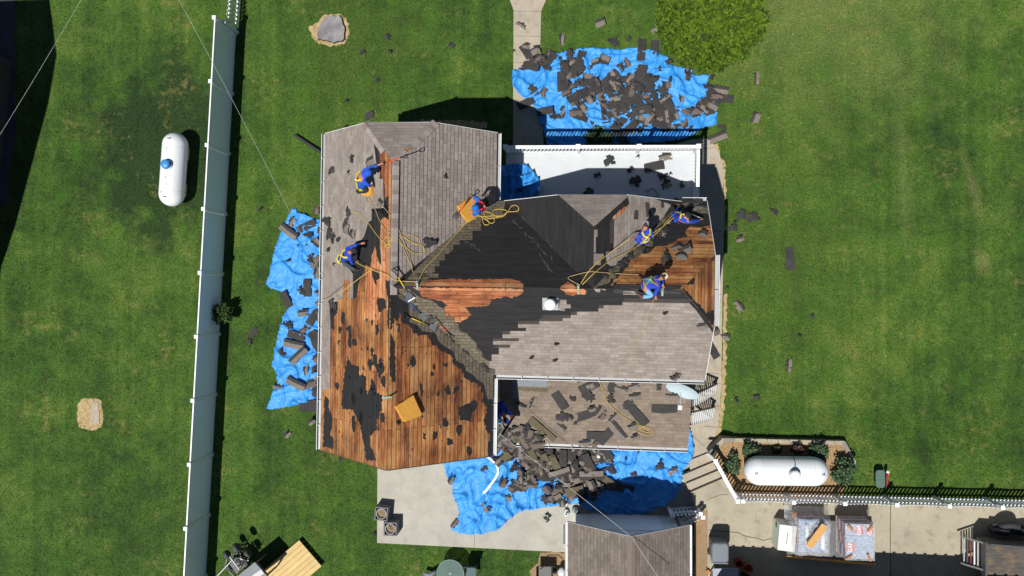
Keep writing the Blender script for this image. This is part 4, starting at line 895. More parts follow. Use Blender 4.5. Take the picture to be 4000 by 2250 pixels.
# ================================================================== CABLES
def cable(name, pts, sag, r, mat, label, n=20):
    a, b = pts; q = [a.lerp(b, i/n)-Vector((0, 0, sag*4*(i/n)*(1-i/n))) for i in range(n+1)]
    tag(MB().tube(q, r, 6).build(name, mat), label, 'cable')
wire = plain('wire_grey', (.4, .41, .42), .5, .3, 8); wireb = plain('wire_black', (.03, .03, .03), .6)
cable('overhead_cable', (P(-200, 840, 6), P(420, -180, 6.4)), .1, .005, wire, 'thin overhead wire crossing the dark shadow at the upper left')
cable('overhead_cable', (P(640, -110, 7), P(1262, 1088, 5.45)), .2, .005, wire, 'thin overhead wire slanting from the tall fence to the west eave of the house')
cable('service_cable', (L(W1+.1, -4.6, 5.3), P(2467, 2098, 3.72)), .12, .008, wire, 'pale cable strung from the house eave to the shed ridge')
cable('service_cable', (P(2467, 2098, 3.72), P(2600, 2300, 4.0)), .03, .008, wire, 'pale cable leaving the shed ridge towards the bottom edge')
# ================================================================== DRAIN PIPES, PLANTERS, BINS
def corr(a, b, r, label, name='drain_pipe'):
    n = int((b-a).length/.03); q = [a.lerp(b, i/n) for i in range(n+1)]; tag(MB().tube(q, [r*(1 if i % 2 else .86) for i in range(n+1)], 12).build(name, M['black']), label, 'pipe')
corr(P(1152, 527, .12), P(1300, 625, .14), .075, 'black corrugated drain pipe lying on the lawn at the north-west corner of the house')
corr(P(1348, 492, .12), P(1372, 540, .12), .08, 'short black pipe end poking out past the north eave')
pm = plain('planter_grey', lin((92, 92, 98)), .7, .12, 8, .2); soil = plain('potting_soil', lin((128, 110, 88)), 1, .35, 22, .8, .03)
for i, (u, v) in enumerate(((1489, 2008), (1524, 2067))):
    e = empty('planter', P(u-10, v-10, .08), 'square grey planter on the patio edge, '+('the one nearer the house' if i == 0 else 'the one farther south, with dead stems'), 'planter', 'planters on the patio edge')
    c = P(u, v, .62); rz = -.08*(1-i); q = MB(); h_ = .27; w_ = .05
    for dx, dy, sx, sy in ((h_-w_/2, 0, w_, 2*h_), (-h_+w_/2, 0, w_, 2*h_), (0, h_-w_/2, 2*h_-2*w_-.004, w_), (0, -h_+w_/2, 2*h_-2*w_-.004, w_)):
        o_ = Matrix.Rotation(rz, 3, 'Z') @ Vector((dx, dy, 0)); q.box((c.x+o_.x, c.y+o_.y, .35), (sx, sy, .54), rz)
    q.build('box', pm, e)
    MB().lathe((c.x, c.y, .3), [(.16, 0), (.205, .28), (.22, .28), (.215, .31), (.195, .31), (.185, .2)], 24).build('pot', M['gutter'], e)
    MB().lathe((c.x, c.y, .5), [(.19, 0), (.1, .03), (0, .035)], 20).build('soil', soil, e)
    if i: 
        q = MB()
        for k in range(7): q.tube([(c.x, c.y, .52), (c.x+random.uniform(-.15, .15), c.y+random.uniform(-.15, .15), .6+random.random()*.1)], .008, 5)
        q.build('dead_stem', M['rope_old'], e)
bn = empty('wheelie_bin', P(2800, 2150, .6), 'grey wheeled rubbish bin standing on the drive near the shed', 'bin')
c = P(2815, 2163, 1.65); bb = MB(); cc = Vector((c.x-.02, c.y+.05, .6))
bb.add([cc+Vector(p) for p in ((-.24, -.28, .02), (.24, -.28, .02), (.24, .26, .02), (-.24, .26, .02), (-.3, -.36, 1.0), (.3, -.36, 1.0), (.3, .34, 1.0), (-.3, .34, 1.0))], [(3, 2, 1, 0), (0, 1, 5, 4), (1, 2, 6, 5), (2, 3, 7, 6), (3, 0, 4, 7)])
binm = plain('bin_grey', lin((98, 106, 114)), .45, .1, 6, .1); bb.build('bin_body', binm, bn)
def rrect(w, h, r, n=5): return [(sx*(w/2-r)+r*math.cos(a), sy*(h/2-r)+r*math.sin(a)) for sx, sy, a0 in ((1, 1, 0), (-1, 1, 1), (-1, -1, 2), (1, -1, 3)) for a in [(a0+i/n)*math.pi/2 for i in range(n+1)]]
lid = MB(); base = [(cc.x+x, cc.y-.01+y) for x, y in rrect(.64, .74, .13)]
n = len(base); lv = [(x, y, 1.6) for x, y in base]+[(x, y, 1.64) for x, y in base]+[(cc.x+(x-cc.x)*.86, cc.y+(y-cc.y)*.88, 1.68) for x, y in base]
lid.add(lv, [tuple(range(n))[::-1], tuple(range(2*n, 3*n))]+[(i, (i+1) % n, (i+1) % n+n, i+n) for i in range(n)]+[(i+n, (i+1) % n+n, (i+1) % n+2*n, i+2*n) for i in range(n)])
for x in (-.14, -.08, .08, .14): lid.box((cc.x+x, cc.y+.02, 1.685), (.012, .5, .012))
lid.box((cc.x, cc.y+.18, 1.69), (.17, .2, .012)); lid.build('lid', binm, bn)
MB().bar((cc.x-.3, cc.y-.42, 1.6), (cc.x+.3, cc.y-.42, 1.6), .04).build('handle', binm, bn)
q = MB()
for sx in (-.25, .25): q.tube([(cc.x+sx-.03, cc.y-.32, .7), (cc.x+sx+.03, cc.y-.32, .7)], .1, 14)
q.build('wheel', M['black'], bn)
for (u, v, r, col, lb) in ((2880, 2190, .14, lin((150, 40, 30)), 'dark red bucket in the shade right of the rubbish bin'), (2915, 2208, .17, lin((170, 84, 40)), 'orange bucket with a pale rim in the shade right of the rubbish bin'), (2908, 2245, .16, lin((40, 36, 34)), 'black bucket at the bottom edge below the orange one')):
    p = P(u, v, .6); MB().lathe((p.x, p.y, .605), [(.001, 0), (r*.8, 0), (r, .36), (r+.015, .36), (r+.015, .38), (r-.01, .38), (r*.82, .03), (.001, .03)], 24).build('bucket', plain('bucket_paint', col, .6, .15, 6), label=lb, cat='bucket')
tb = empty('plastic_table', P(2840, 2240, .6), 'dark folding table in shade below the rubbish bin', 'table')
c = P(2830, 2238, 1.3); MB().box((c.x+.05, c.y-.2, 1.3), (.95, .75, .04), .05).build('tabletop', plain('table_top', lin((150, 155, 168)), .6, .1), tb)
for sx in (-.4, .45): MB().bar((c.x+sx, c.y-.2, .6), (c.x+sx, c.y-.2, 1.28), .04).build('leg', M['steel'], tb)
p = P(2764, 2228, .6); tag(MB().box((p.x, p.y, .68), (.1, .12, .12), .5).build('brick', plain('orange_brick', lin((190, 110, 60)), .9), None), 'orange brick lying at the edge of the drive by the soil strip', 'brick')
mt = MB(); a = P(2205, 2088, .1); mt.box((a.x, a.y, .1), (.09, .76, .03), 0)
for i in range(8): mt.box((a.x+(.02 if i % 2 else -.02), a.y-.33+i*.095, .118), (.03, .04, .008), .7)
tag(mt.build('rubber_mat', M['black']), 'narrow black ornamental mat along the shed gutter', 'mat')
# ================================================================== TARPS
def inside(poly, x, y):
    r = False; n = len(poly)
    for i in range(n):
        (x0, y0), (x1, y1) = poly[i], poly[i-1]
        if (y0 > y) != (y1 > y) and x < (x1-x0)*(y-y0)/(y1-y0)+x0: r = not r
    return r
def wrinkle(x, y, s=0.0, amp=1.0):
    w = Vector((x*.7+s, y*.7-s, s)); q = noise.noise(w)*1.6; q2 = noise.noise(w+Vector((5, 9, 2)))*1.6
    r1 = (1-abs(noise.noise(Vector((x*.5+q, y*1.3+q2, s))))*1.4)**10; r2 = (1-abs(noise.noise(Vector((x*1.9+q2*.6, y*1.1+q, s+3))))*1.4)**9
    r3 = (1-abs(noise.noise(Vector((x*3.2+q, y*4.6, s+7))))*1.4)**6; r4 = (1-abs(noise.noise(Vector((x*8+q, y*7, s+9))))*1.4)**4
    return amp*(max(0, r1)*.17+max(0, r2)*.09+max(0, r3)*.022+max(0, r4)*.008)
def tarp(pxs, z, label, s=0.0, amp=1.0, st=.045, extra=None):
    poly = [tuple(P(u, v, z).xy) for u, v in pxs]; poly = fray(poly, .35, .02)
    X = [p[0] for p in poly]; Y = [p[1] for p in poly]; x0, y0 = min(X), min(Y); nx = int((max(X)-x0)/st)+2; ny = int((max(Y)-y0)/st)+2
    idx = {}; vs = []; fs = []
    def V(i, j):
        if (i, j) not in idx:
            x, y = x0+i*st, y0+j*st; idx[i, j] = len(vs)
            vs.append((x, y, z+.012+wrinkle(x, y, s, amp)+(extra(x, y) if extra else 0)))
        return idx[i, j]
    for i in range(nx):
        for j in range(ny):
            if inside(poly, x0+(i+.5)*st, y0+(j+.5)*st): fs.append((V(i, j), V(i+1, j), V(i+1, j+1), V(i, j+1)))
    bd = {}
    for f in fs:
        for k in range(4):
            e = (f[k], f[(k+1) % 4]); bd[e] = 1
    n = len(vs); top = list(vs); vs2 = top+[(a, b, c-.006) for a, b, c in top]; f2 = list(fs)+[tuple(i+n for i in f[::-1]) for f in fs]
    for (a, b) in bd:
        if (b, a) not in bd: f2.append((b, a, a+n, b+n))
    m_ = MB(); m_.add(vs2, f2, smooth=True)
    tag(m_.build('tarp', M['tarp']), label, 'tarp')
NT_ = [(2000, 305), (2003, 277), (2020, 275), (2052, 259), (2129, 222), (2170, 212), (2295, 189), (2466, 192), (2554, 199), (2611, 228), (2616, 254), (2694, 269), (2714, 295), (2766, 295), (2763, 331), (2785, 370), (2800, 414), (2800, 487), (2745, 502), (2680, 540), (2600, 556), (2500, 562), (2380, 575), (2140, 572), (2120, 500), (2090, 430), (2085, 415), (2030, 370), (2005, 340)]
tarp(NT_, .03, 'crumpled blue tarp heaped with torn shingles north of the white deck', 1.0, 1.0)
WT = [(1118, 863), (1140, 818), (1157, 818), (1162, 832), (1190, 836), (1223, 852), (1248, 858), (1270, 862), (1400, 870), (1400, 1600), (1230, 1570), (1202, 1571), (1059, 1600), (1043, 1596), (1048, 1578), (1084, 1499), (1091, 1463), (1066, 1424), (1075, 1377), (1084, 1313), (1105, 1245), (1127, 1201), (1130, 1165), (1113, 1145), (1052, 1123), (1040, 1106), (1056, 1076), (1066, 1010), (1096, 910)]
tarp(WT, .01, 'long pale blue tarp laid along the west side of the house', 4.0, .9)
ST = [(1730, 1790), (1743, 1845), (1766, 1894), (1770, 1932), (1785, 1965), (1795, 2002), (1782, 2043), (1761, 2060), (1764, 2072), (1832, 2087), (1890, 2082), (1944, 2068), (1993, 2023), (2039, 1990), (2097, 1985), (2213, 1969), (2271, 1968), (2285, 1985), (2357, 2002), (2440, 2010), (2523, 2002), (2605, 1965), (2647, 1923), (2661, 1894), (2665, 1845), (2688, 1807), (2705, 1787), (2709, 1758), (2703, 1704), (2692, 1670), (2640, 1650), (2000, 1650), (1940, 1650), (1880, 1760)]
tarp(ST, .085, 'largest blue tarp, spread over the patio south of the porch', 8.0, 1.15)
DT = [(2041, 640), (2067, 652), (2103, 693), (2111, 724), (2108, 790), (1945, 790), (1945, 650), (1990, 645)]
tarp(DT, 3.0, 'small blue tarp bunched on the west end of the white deck', 12.0, 2.2, extra=lambda x, y: .12*max(0, math.sin((x+y*.5)*5)))
# ================================================================== STRIPPED SHINGLES
rd = random.Random(11)
SHM = [M['sh_dark'], M['sh_light'], M['sh_olive'], M['felt_torn'], M['white_old'], plain('shingle_brown', lin((98, 87, 80)), .9, .2, 10)]
def piece_mesh(L_, W_, light, ragged_=.5, bend=.03, tabrow=.45, dark=0, white=False, fold=False):
    nx = max(4, int(L_/.07)); ny = max(4, int(W_/.055)); seed = rd.random()*50
    vs = []; fs = []; mi = []
    for j in range(ny+1):
        for i in range(nx+1):
            x = (i/nx-.5)*L_; y = (j/ny-.5)*W_
            e = min(i, nx-i, j, ny-j) == 0
            jx = rd.uniform(-1, 1)*L_/nx*.42*(ragged_ if e else .1); jy = rd.uniform(-1, 1)*W_/ny*.42*(ragged_ if e else .1)
            z = bend*noise.noise(Vector((x*2.2+seed, y*2.2, seed)))*2+bend*.8*math.cos(x*3.1/L_*1.5)
            if fold and x > L_*.12: z += (x-L_*.12)*.9; x = L_*.12+(x-L_*.12)*.45
            vs.append((x+jx, y+jy, z+.02))
    keep = {}
    for j in range(ny):
        for i in range(nx):
            e = min(i, nx-1-i, j, ny-1-j); k = True
            if ragged_ > .3 and e == 0 and rd.random() < ragged_*.35: k = False
            if ragged_ > .3 and ((i < 1+nx*.2*ragged_ and j > ny*(1-.4*ragged_)) or (i > nx*(1-.2*ragged_) and j < ny*.3*ragged_)): k = False
            if not k: continue
            keep[i, j] = 1; a = j*(nx+1)+i
            c = light if (j < ny*tabrow) else dark
            if white and j == int(ny*.5) and rd.random() < .0: c = 4
            fs.append((a, a+1, a+nx+2, a+nx+1)); mi.append(c)
    n = len(vs); me = MB(); v2 = vs+[(a, b, c-.005) for a, b, c in vs]; ed = {}
    for f in fs:
        for k in range(4): ed[f[k], f[(k+1) % 4]] = 1
    for f, c in zip(fs, mi): me.add([], [], c); me.f.append(list(f)); me.m.append(c); me.uv.append(None); me.sm.append(False)
    for f in fs: me.f.append([i+n for i in f[::-1]]); me.m.append(0); me.uv.append(None); me.sm.append(False)
    for (a, b) in ed:
        if (b, a) not in ed: me.f.append([b, a, a+n, b+n]); me.m.append(dark); me.uv.append(None); me.sm.append(False)
    me.v = v2; return me
KIND = {}
def mk(key, desc, nvar, **kw):
    KIND[key] = []
    for i in range(nvar):
        b = piece_mesh(**{k: (rd.uniform(*v) if isinstance(v, tuple) else v) for k, v in kw.items()})
        me = bpy.data.meshes.new('shingle_'+key); me.from_pydata(b.v, [], b.f)
        for m_ in SHM: me.materials.append(m_)
        me.polygons.foreach_set('material_index', b.m); me.update(); KIND[key].append((me, desc, b))
mk('strip', 'long two-tone strip', 3, L_=(.8, .95), W_=.32, light=1, ragged_=.12, bend=(.01, .04))
mk('strip_dark', 'long black strip', 3, L_=(.7, .95), W_=.32, light=0, ragged_=.2, bend=(.01, .04), white=True)
mk('half', 'pale-banded half shingle', 6, L_=(.26, .52), W_=(.2, .34), light=1, ragged_=(.3, .8), bend=(.03, .08))
mk('olive', 'greenish brown strip', 3, L_=(.5, .9), W_=(.24, .32), light=2, dark=2, ragged_=.15, bend=(.02, .05))
mk('brown', 'brownish piece', 6, L_=(.25, .6), W_=(.2, .36), light=5, dark=0, tabrow=.6, ragged_=(.3, .9), bend=(.02, .08))
mk('black', 'black torn piece', 9, L_=(.22, .6), W_=(.18, .4), light=0, ragged_=(.7, 1.0), bend=(.03, .1))
mk('scrap', 'small jagged black scrap', 6, L_=(.14, .26), W_=(.1, .2), light=3, dark=3, ragged_=1.0, bend=(.02, .06))
mk('fold', 'folded shingle piece', 3, L_=(.4, .55), W_=(.28, .34), light=1, ragged_=.3, bend=.03, fold=True)
NP = [0]
def piece(key, pos, rot, label, group=None, tilt=0.0, scale=1.0, nrm=None, k=None):
    me, desc, b = KIND[key][rd.randrange(len(KIND[key])) if k is None else k % len(KIND[key])]
    o = bpy.data.objects.new('torn_shingle', me); COL.objects.link(o); o.location = pos; o.scale = (scale, scale, 1)
    q = Vector((0, 0, 1)).rotation_difference(nrm if nrm is not None else Vector((0, 0, 1)))
    r = q @ Quaternion((0, 0, 1), rot) @ Quaternion(Vector((rd.uniform(-1, 1), rd.uniform(-1, 1), 0)).normalized(), tilt)
    o.rotation_mode = 'QUATERNION'; o.rotation_quaternion = r; NP[0] += 1
    return tag(o, label, 'shingle', group)
def heap(blobs, n, z, s, place, group, keys, amp, hi=.16, poly=None):
    tot = sum(b[4] for b in blobs); done = 0
    while done < n:
        r_ = rd.random()*tot
        for b in blobs:
            r_ -= b[4]
            if r_ <= 0: break
        u = b[0]+rd.gauss(0, 1)*b[2]; v = b[1]+rd.gauss(0, 1)*b[3]
        if poly and not inside(poly, u, v): continue
        p = P(u, v, z); p.z = z+.03+wrinkle(p.x, p.y, s, amp)+rd.random()*hi
        key = rd.choice(keys)
        piece(key, p, rd.uniform(0, 6.28), KIND[key][0][1]+' '+place+', '+b[5], group, rd.uniform(0, .22), rd.uniform(.9, 1.12)); done += 1
NB = [(2230, 230, 60, 25, 10, 'top left cluster'), (2120, 250, 40, 30, 8, 'beside the path'), (2075, 350, 25, 35, 4, 'on the lower path edge'), (2260, 300, 50, 35, 9, 'left of centre, upper'), (2240, 380, 55, 35, 12, 'left of centre, middle'), (2390, 370, 60, 40, 13, 'at its centre'), (2500, 310, 40, 45, 9, 'right of centre, upper'), (2440, 440, 70, 30, 12, 'below its centre'), (2580, 370, 45, 45, 12, 'right of centre, middle'), (2560, 430, 50, 30, 7, 'right of centre, lower'), (2650, 300, 35, 30, 3, 'under the shrub'), (2725, 430, 35, 25, 7, 'right end'), (2210, 450, 40, 22, 6, 'lower left'), (2480, 500, 60, 20, 6, 'in the deck shadow'), (2630, 480, 50, 22, 6, 'lower right'), (2440, 240, 60, 30, 3, 'on the open top part'), (2790, 380, 25, 30, 3, 'at the right rim')]
heap(NB, 84, .06, 1.0, 'in the north tarp heap', 'shingles heaped on the north tarp', ['strip_dark', 'strip_dark', 'half', 'half', 'brown', 'black', 'black', 'black', 'strip_dark', 'fold'], 1.0, .14)
SB = [(2080, 1790, 60, 30, 10, 'left part'), (2180, 1800, 70, 40, 16, 'centre'), (2270, 1830, 50, 50, 12, 'right part'), (2140, 1870, 70, 35, 12, 'lower middle'), (2040, 1860, 30, 40, 5, 'lower left'), (2300, 1770, 50, 30, 8, 'upper right'), (2010, 1735, 60, 16, 12, 'along the porch gutter'), (2230, 1900, 50, 30, 7, 'bottom'), (2330, 1880, 30, 20, 3, 'at the shadow edge')]
heap(SB, 40, .2, 8.0, 'in the porch heap', 'shingles heaped below the porch', ['olive', 'strip_dark', 'strip', 'strip_dark', 'half', 'half', 'brown', 'black', 'black', 'fold'], 1.15, .3)
# bulk beneath both heaps: too many to tell apart
bulk = MB()
def addbulk(blobs, n, z, s, amp, hi, keys):
    tot = sum(b[4] for b in blobs)
    for i in range(n):
        r_ = rd.random()*tot
        for b in blobs:
            r_ -= b[4]
            if r_ <= 0: break
        p = P(b[0]+rd.gauss(0, 1)*b[2]*.9, b[1]+rd.gauss(0, 1)*b[3]*.8, z); p.z = z+.02+wrinkle(p.x, p.y, s, amp)+rd.random()*hi
        me, d_, b_ = rd.choice(KIND[rd.choice(keys)]); R_ = Matrix.Rotation(rd.uniform(0, 6.28), 3, 'Z') @ Matrix.Rotation(rd.uniform(-.2, .2), 3, 'X')
        k0 = len(bulk.v); bulk.v += [tuple(p+R_ @ Vector(q)) for q in b_.v]; bulk.f += [[i_+k0 for i_ in f] for f in b_.f]; bulk.m += b_.m; bulk.uv += b_.uv; bulk.sm += b_.sm
addbulk(SB, 230, .085, 8.0, 1.15, .22, ['black', 'half', 'brown', 'strip_dark', 'half', 'black', 'brown', 'scrap'])
addbulk(NB, 150, .03, 1.0, 1.0, .08, ['black', 'black', 'scrap', 'strip_dark', 'half', 'scrap', 'brown'])
# west side: pieces told apart by place
for i, (key, u, v, r, lb) in enumerate([
    ('strip', 1130, 905, -.62, 'two-tone shingle strip overhanging the north-west corner of the west tarp'),
    ('strip_dark', 1197, 885, .42, 'black shingle strip with a white tape line near the top of the west tarp'),
    ('half', 1142, 868, 1.0, 'dark half shingle under the strip at the top of the west tarp'),
    ('black', 1205, 920, 0, 'small dark shingle bit below the white-taped strip on the west tarp'),
    ('scrap', 1127, 1018, .4, 'tiny black scrap alone in the middle of the west tarp'),
    ('scrap', 1200, 958, .2, 'torn black scrap on the west tarp beside the gutter, above the pale fold'),
    ('scrap', 1167, 960, .9, 'thin black scrap on a fold of the west tarp'),
    ('half', 1253, 907, 1.6, 'dark shingle with a pale lower band half hidden by the west gutter'),
    ('fold', 1240, 945, 2.4, 'tan folded shingle at the gutter above the middle of the west tarp'),
    ('black', 1220, 1010, .1, 'long dark shingle piece pointing left from the west gutter'),
    ('black', 1245, 1035, 1.2, 'dark piece tucked beneath the west gutter beside the overhead wire'),
    ('half', 1240, 1068, 1.5, 'square dark shingle at the end of the overhead wire on the west tarp'),
    ('strip_dark', 1202, 1125, 1.55, 'upright black double shingle on the narrow waist of the west tarp'),
    ('black', 1180, 1135, .7, 'ragged black bit left of the upright double shingle'),
    ('black', 1248, 1140, .1, 'black shingle piece by the west gutter level with the tarp waist'),
    ('half', 1250, 1180, .5, 'crumpled dark shingle by the gutter below the tarp waist'),
    ('strip_dark', 1120, 1170, -1.1, 'narrow dark shingle lying on the grass at the notch of the west tarp'),
    ('half', 1186, 1222, .1, 'grey shingle with one white edge on the lower west tarp'),
    ('strip_dark', 1222, 1245, 1.0, 'large black shingle sheet crossing the lower west tarp'),
    ('black', 1128, 1270, 1.5, 'square dark patch alone on the lower west tarp'),
    ('brown', 1190, 1290, .5, 'brown shingle end below the large black sheet on the west tarp'),
    ('strip_dark', 1160, 1310, -.25, 'wavy dark strip of torn shingle on the lower west tarp'),
    ('strip_dark', 1240, 1330, -1.0, 'long black strip leaning towards the west gutter'),
    ('strip', 1150, 1345, -.2, 'two-tone shingle strip forming the upper arm of an L on the west tarp'),
    ('strip', 1172, 1388, .75, 'two-tone shingle strip forming the slanted arm of the L on the west tarp'),
    ('black', 1100, 1375, .4, 'curled dark shingle at the left rim of the west tarp'),
    ('half', 1195, 1445, 1.5, 'dark shingle with two pale tabs on the lower west tarp'),
    ('black', 1235, 1440, .8, 'black torn shingle beside the gutter near the ragged felt'),
    ('strip', 1160, 1497, -.4, 'two-tone shingle strip at the bottom fold of the west tarp'),
    ('brown', 1215, 1500, .3, 'broad brown shingle near the bottom of the west tarp'),
    ('black', 1235, 1530, .9, 'dark shingle at the bottom edge of the west tarp'),
    ('half', 1092, 1510, -.2, 'bent grey shingle on the left point of the west tarp'),
    ('strip_dark', 1212, 1590, 0, 'black shingle stack lying on grass just under the west tarp'),
    ('half', 1222, 1645, .7, 'two-tone half shingle on the grass near the south-west gutter end'),
    ('brown', 1245, 820, 1.2, 'brown shingle curling beside the gutter just north of the west tarp')]):
    p = P(u, v, .05); p.z = .06+wrinkle(p.x, p.y, 4.0, .9)+rd.random()*.05; piece(key, p, r, lb, tilt=.06)
for i in range(30):
    u, v = rd.uniform(1235, 1300), rd.uniform(1020, 1600); p = P(u, v, .05); p.z = .07+rd.random()*.15; me, d_, b_ = rd.choice(KIND[rd.choice(['black', 'strip_dark', 'brown', 'half'])]); R_ = Matrix.Rotation(rd.uniform(0, 6.28), 3, 'Z')
    k0 = len(bulk.v); bulk.v += [tuple(p+R_ @ Vector(q)) for q in b_.v]; bulk.f += [[i_+k0 for i_ in f] for f in b_.f]; bulk.m += b_.m; bulk.uv += b_.uv; bulk.sm += b_.sm
# lawn and path pieces
for key, u, v, r, lb in [
    ('scrap', 1513, 144, .9, 'black curled scrap on the upper lawn, the highest one between stump and path'),
    ('scrap', 1525, 203, 1.8, 'narrow black scrap on the upper lawn below the highest curled one'),
    ('scrap', 1416, 203, .2, 'small black scrap on the lawn right below the tree stump'),
    ('scrap', 1763, 179, 2.4, 'single dark scrap on the upper lawn nearest the concrete path'),
    ('scrap', 1471, 312, 0, 'tiny dark scrap in the middle of the upper lawn'),
    ('black', 1437, 452, .5, 'pair-shaped grey shingle bits on the lawn above the north eave'),
    ('scrap', 1352, 395, .5, 'small dark scrap on the lawn above the house north-west corner'),
    ('half', 2040, 98, -.6, 'dark shingle lying across the top of the concrete path'),
    ('half', 2193, 152, 1.5, 'pale folded shingle on the grass just right of the path'),
    ('fold', 2348, 88, .3, 'arched two-tone shingle on the grass above the north tarp'),
    ('half', 2560, 112, .4, 'dark shingle on the grass left of the big round shrub'),
    ('black', 2395, 160, -.7, 'black shingle piece on grass between the arched one and the round shrub'),
    ('scrap', 2455, 150, 1.1, 'tiny black sliver on grass above the north tarp'),
    ('strip_dark', 2557, 200, 1.55, 'upright black shingle at the rim of the north tarp beside the round shrub'),
    ('half', 2055, 180, -.2, 'dark shingle on the path left of the north tarp'),
    ('strip_dark', 2062, 212, -1.0, 'black shingle slab on the path touching the north tarp'),
    ('scrap', 2006, 200, .5, 'black scrap at the left edge of the concrete path'),
    ('half', 2954, 302, 1.57, 'two-tone square shingle alone on the right lawn, highest of them'),
    ('fold', 2952, 457, 1.3, 'pointed grey shingle on the right lawn right of the north tarp'),
    ('black', 2822, 498, -.5, 'black shingle on grass at the lower right corner of the north tarp'),
    ('strip', 2796, 540, .35, 'two-tone strip bridging the grass and the side path top'),
    ('strip_dark', 2830, 385, -.15, 'black strip reaching from the north tarp onto the right lawn'),
    ('strip', 2800, 350, -.2, 'brown strip at the right edge of the north tarp'),
    ('black', 2895, 838, .1, 'flat black shingle on the lawn right of the house north-east corner'),
    ('black', 2935, 848, .6, 'second black shingle of the cluster right of the house, with a raised corner'),
    ('black', 3022, 826, -.4, 'black shingle farthest right of the cluster beside the house'),
    ('half', 2890, 932, .4, 'dark bent shingle on the lawn below the black cluster'),
    ('black', 2862, 885, .2, 'black torn piece nearest the house shadow on the right lawn'),
    ('strip_dark', 3086, 1010, -1.5, 'long thin black felt sliver far out on the right lawn'),
    ('half', 2888, 1197, -1.0, 'pale bent shingle on the lawn right of the stripped east hip'),
    ('scrap', 2838, 1123, 0, 'small grey scrap on grass beside the side path'),
    ('half', 2832, 1316, -.1, 'dark shingle on grass at the edge of the side path'),
    ('strip_dark', 2790, 1378, -1.05, 'big black shingle slab with a white tape line lying on the side path'),
    ('brown', 2800, 1292, .6, 'brown and black shingle on the side path above the taped slab'),
    ('half', 3080, 1428, 1.5, 'dark shingle alone on the lower right lawn'),
    ('black', 2873, 1562, .3, 'black shingle on the lawn right of the wooden steps'),
    ('scrap', 2955, 1550, 0, 'round dark scrap on the lawn farther right of the wooden steps'),
    ('scrap', 3170, 1233, 0, 'tiny black scrap in the middle of the right lawn'),
    ('scrap', 3120, 1312, .4, 'small black scrap below the middle of the right lawn'),
    ('scrap', 2960, 855, .4, 'narrow black shard beside the black cluster on the right lawn'),
    ('half', 1122, 1697, .8, 'pale grey torn shingle on the left lawn south of the west tarp'),
    ('scrap', 1327, 1797, 1.3, 'grey ragged scrap on grass below the south-west gable'),
    ('black', 985, 1300, .7, 'grey scrap on the lawn near the shrub at the tall fence'),
    ('scrap', 976, 1335, 1.1, 'small dark scrap below the grey one near the tall fence'),
    ('scrap', 1018, 815, .4, 'tiny dark scrap on the left lawn left of the wire'),
    ('scrap', 1462, 2085, .3, 'dark scrap on the grass beside the two planters')]:
    p = G(u, v, .04); piece(key, p, r, lb, tilt=.1, scale=1.0)
for key, u, v, r, lb in [('strip_dark', 2045, 690, -1.1, 'long black shingle roll slanting over the tarp on the deck'), ('black', 2025, 740, .3, 'black shingle bundle at the bottom of the deck tarp'),
    ('black', 2378, 628, .3, 'crumpled grey shingle on the deck below the middle railing post'), ('strip_dark', 2555, 650, .15, 'long torn strip on the sunny end of the deck'), ('half', 2598, 612, .2, 'pointed shingle on the deck near the corner railing post'), ('scrap', 2490, 610, -.1, 'flat black sliver on the deck beside the railing'),
    ('scrap', 2462, 662, .5, 'small curled scrap on the deck at the edge of the roof shadow'), ('scrap', 2333, 684, .1, 'small black scrap in the deck shadow, left of the others'), ('black', 2482, 705, -.4, 'black torn scrap in the deck shadow, middle one'), ('black', 2587, 690, 1.4, 'upright black scrap at the right end of the deck shadow'),
    ('half', 2600, 722, .4, 'large black torn shingle in the deck shadow by the east railing'), ('black', 2660, 722, .5, 'black shingle leaning at the foot of the east railing'), ('black', 2298, 755, .2, 'black folded shingle at the eave edge of the deck shadow'), ('scrap', 2617, 680, .4, 'tiny curled scrap on the sunny deck near the east railing')]:
    p = P(u, v, 3.03); piece(key, p, r, lb, tilt=.12)
def onr(pl, key, u, v, r, lb, h=.02, sc=1.0, tilt=.05, g_=None):
    p = pl.pt(u, v, h); return piece(key, p, r, lb, g_, tilt, sc, nrm=pl.N)
for key, u, v, r, lb in [('black', 1299, 665, .2, 'crumpled black felt bunch near the gutter on the north-west slope'), ('scrap', 1377, 620, 1.1, 'slim black scrap above the kneeling worker on the west slope'), ('scrap', 1365, 674, 1.3, 'small slanted scrap left of the kneeling worker'),
    ('half', 1447, 632, .3, 'greenish shingle flap just above the kneeling worker'), ('black', 1362, 828, -1.1, 'dark slanted shingle on the west slope between the two workers'), ('black', 1352, 868, -.5, 'star-shaped black felt scrap on the west slope'), ('half', 1355, 895, 1.2, 'large ragged felt scrap below the star-shaped one'),
    ('half', 1382, 915, 1.4, 'curved black felt strip above the second worker'), ('black', 1283, 868, 1.5, 'dark tab at the gutter level with the star-shaped scrap'), ('black', 1287, 913, .2, 'toothed black scrap beside the west gutter'), ('black', 1303, 928, 1.1, 'ragged black scrap right of the toothed one'), ('scrap', 1325, 938, .9, 'small round black scrap on the west slope'),
    ('scrap', 1287, 978, 1.5, 'triangular scrap left of the second worker'), ('scrap', 1308, 1034, 1.0, 'tiny scrap below left of the second worker'), ('half', 1480, 790, -.5, 'dark shingle pulled up beside the orange boards'), ('black', 1302, 1195, .4, 'frayed black felt tuft at the top of the bare west boards')]:
    onr(PA, key, u, v, r, lb)
for key, u, v, r, lb in [('black', 1672, 945, -1.2, 'dark bent shingle on the east slope near the valley'), ('scrap', 1737, 688, .2, 'tiny scrap in the middle of the east slope'), ('black', 1890, 790, .5, 'dark debris by the eave at the worker in the red harness')]:
    onr(PB, key, u, v, r, lb)
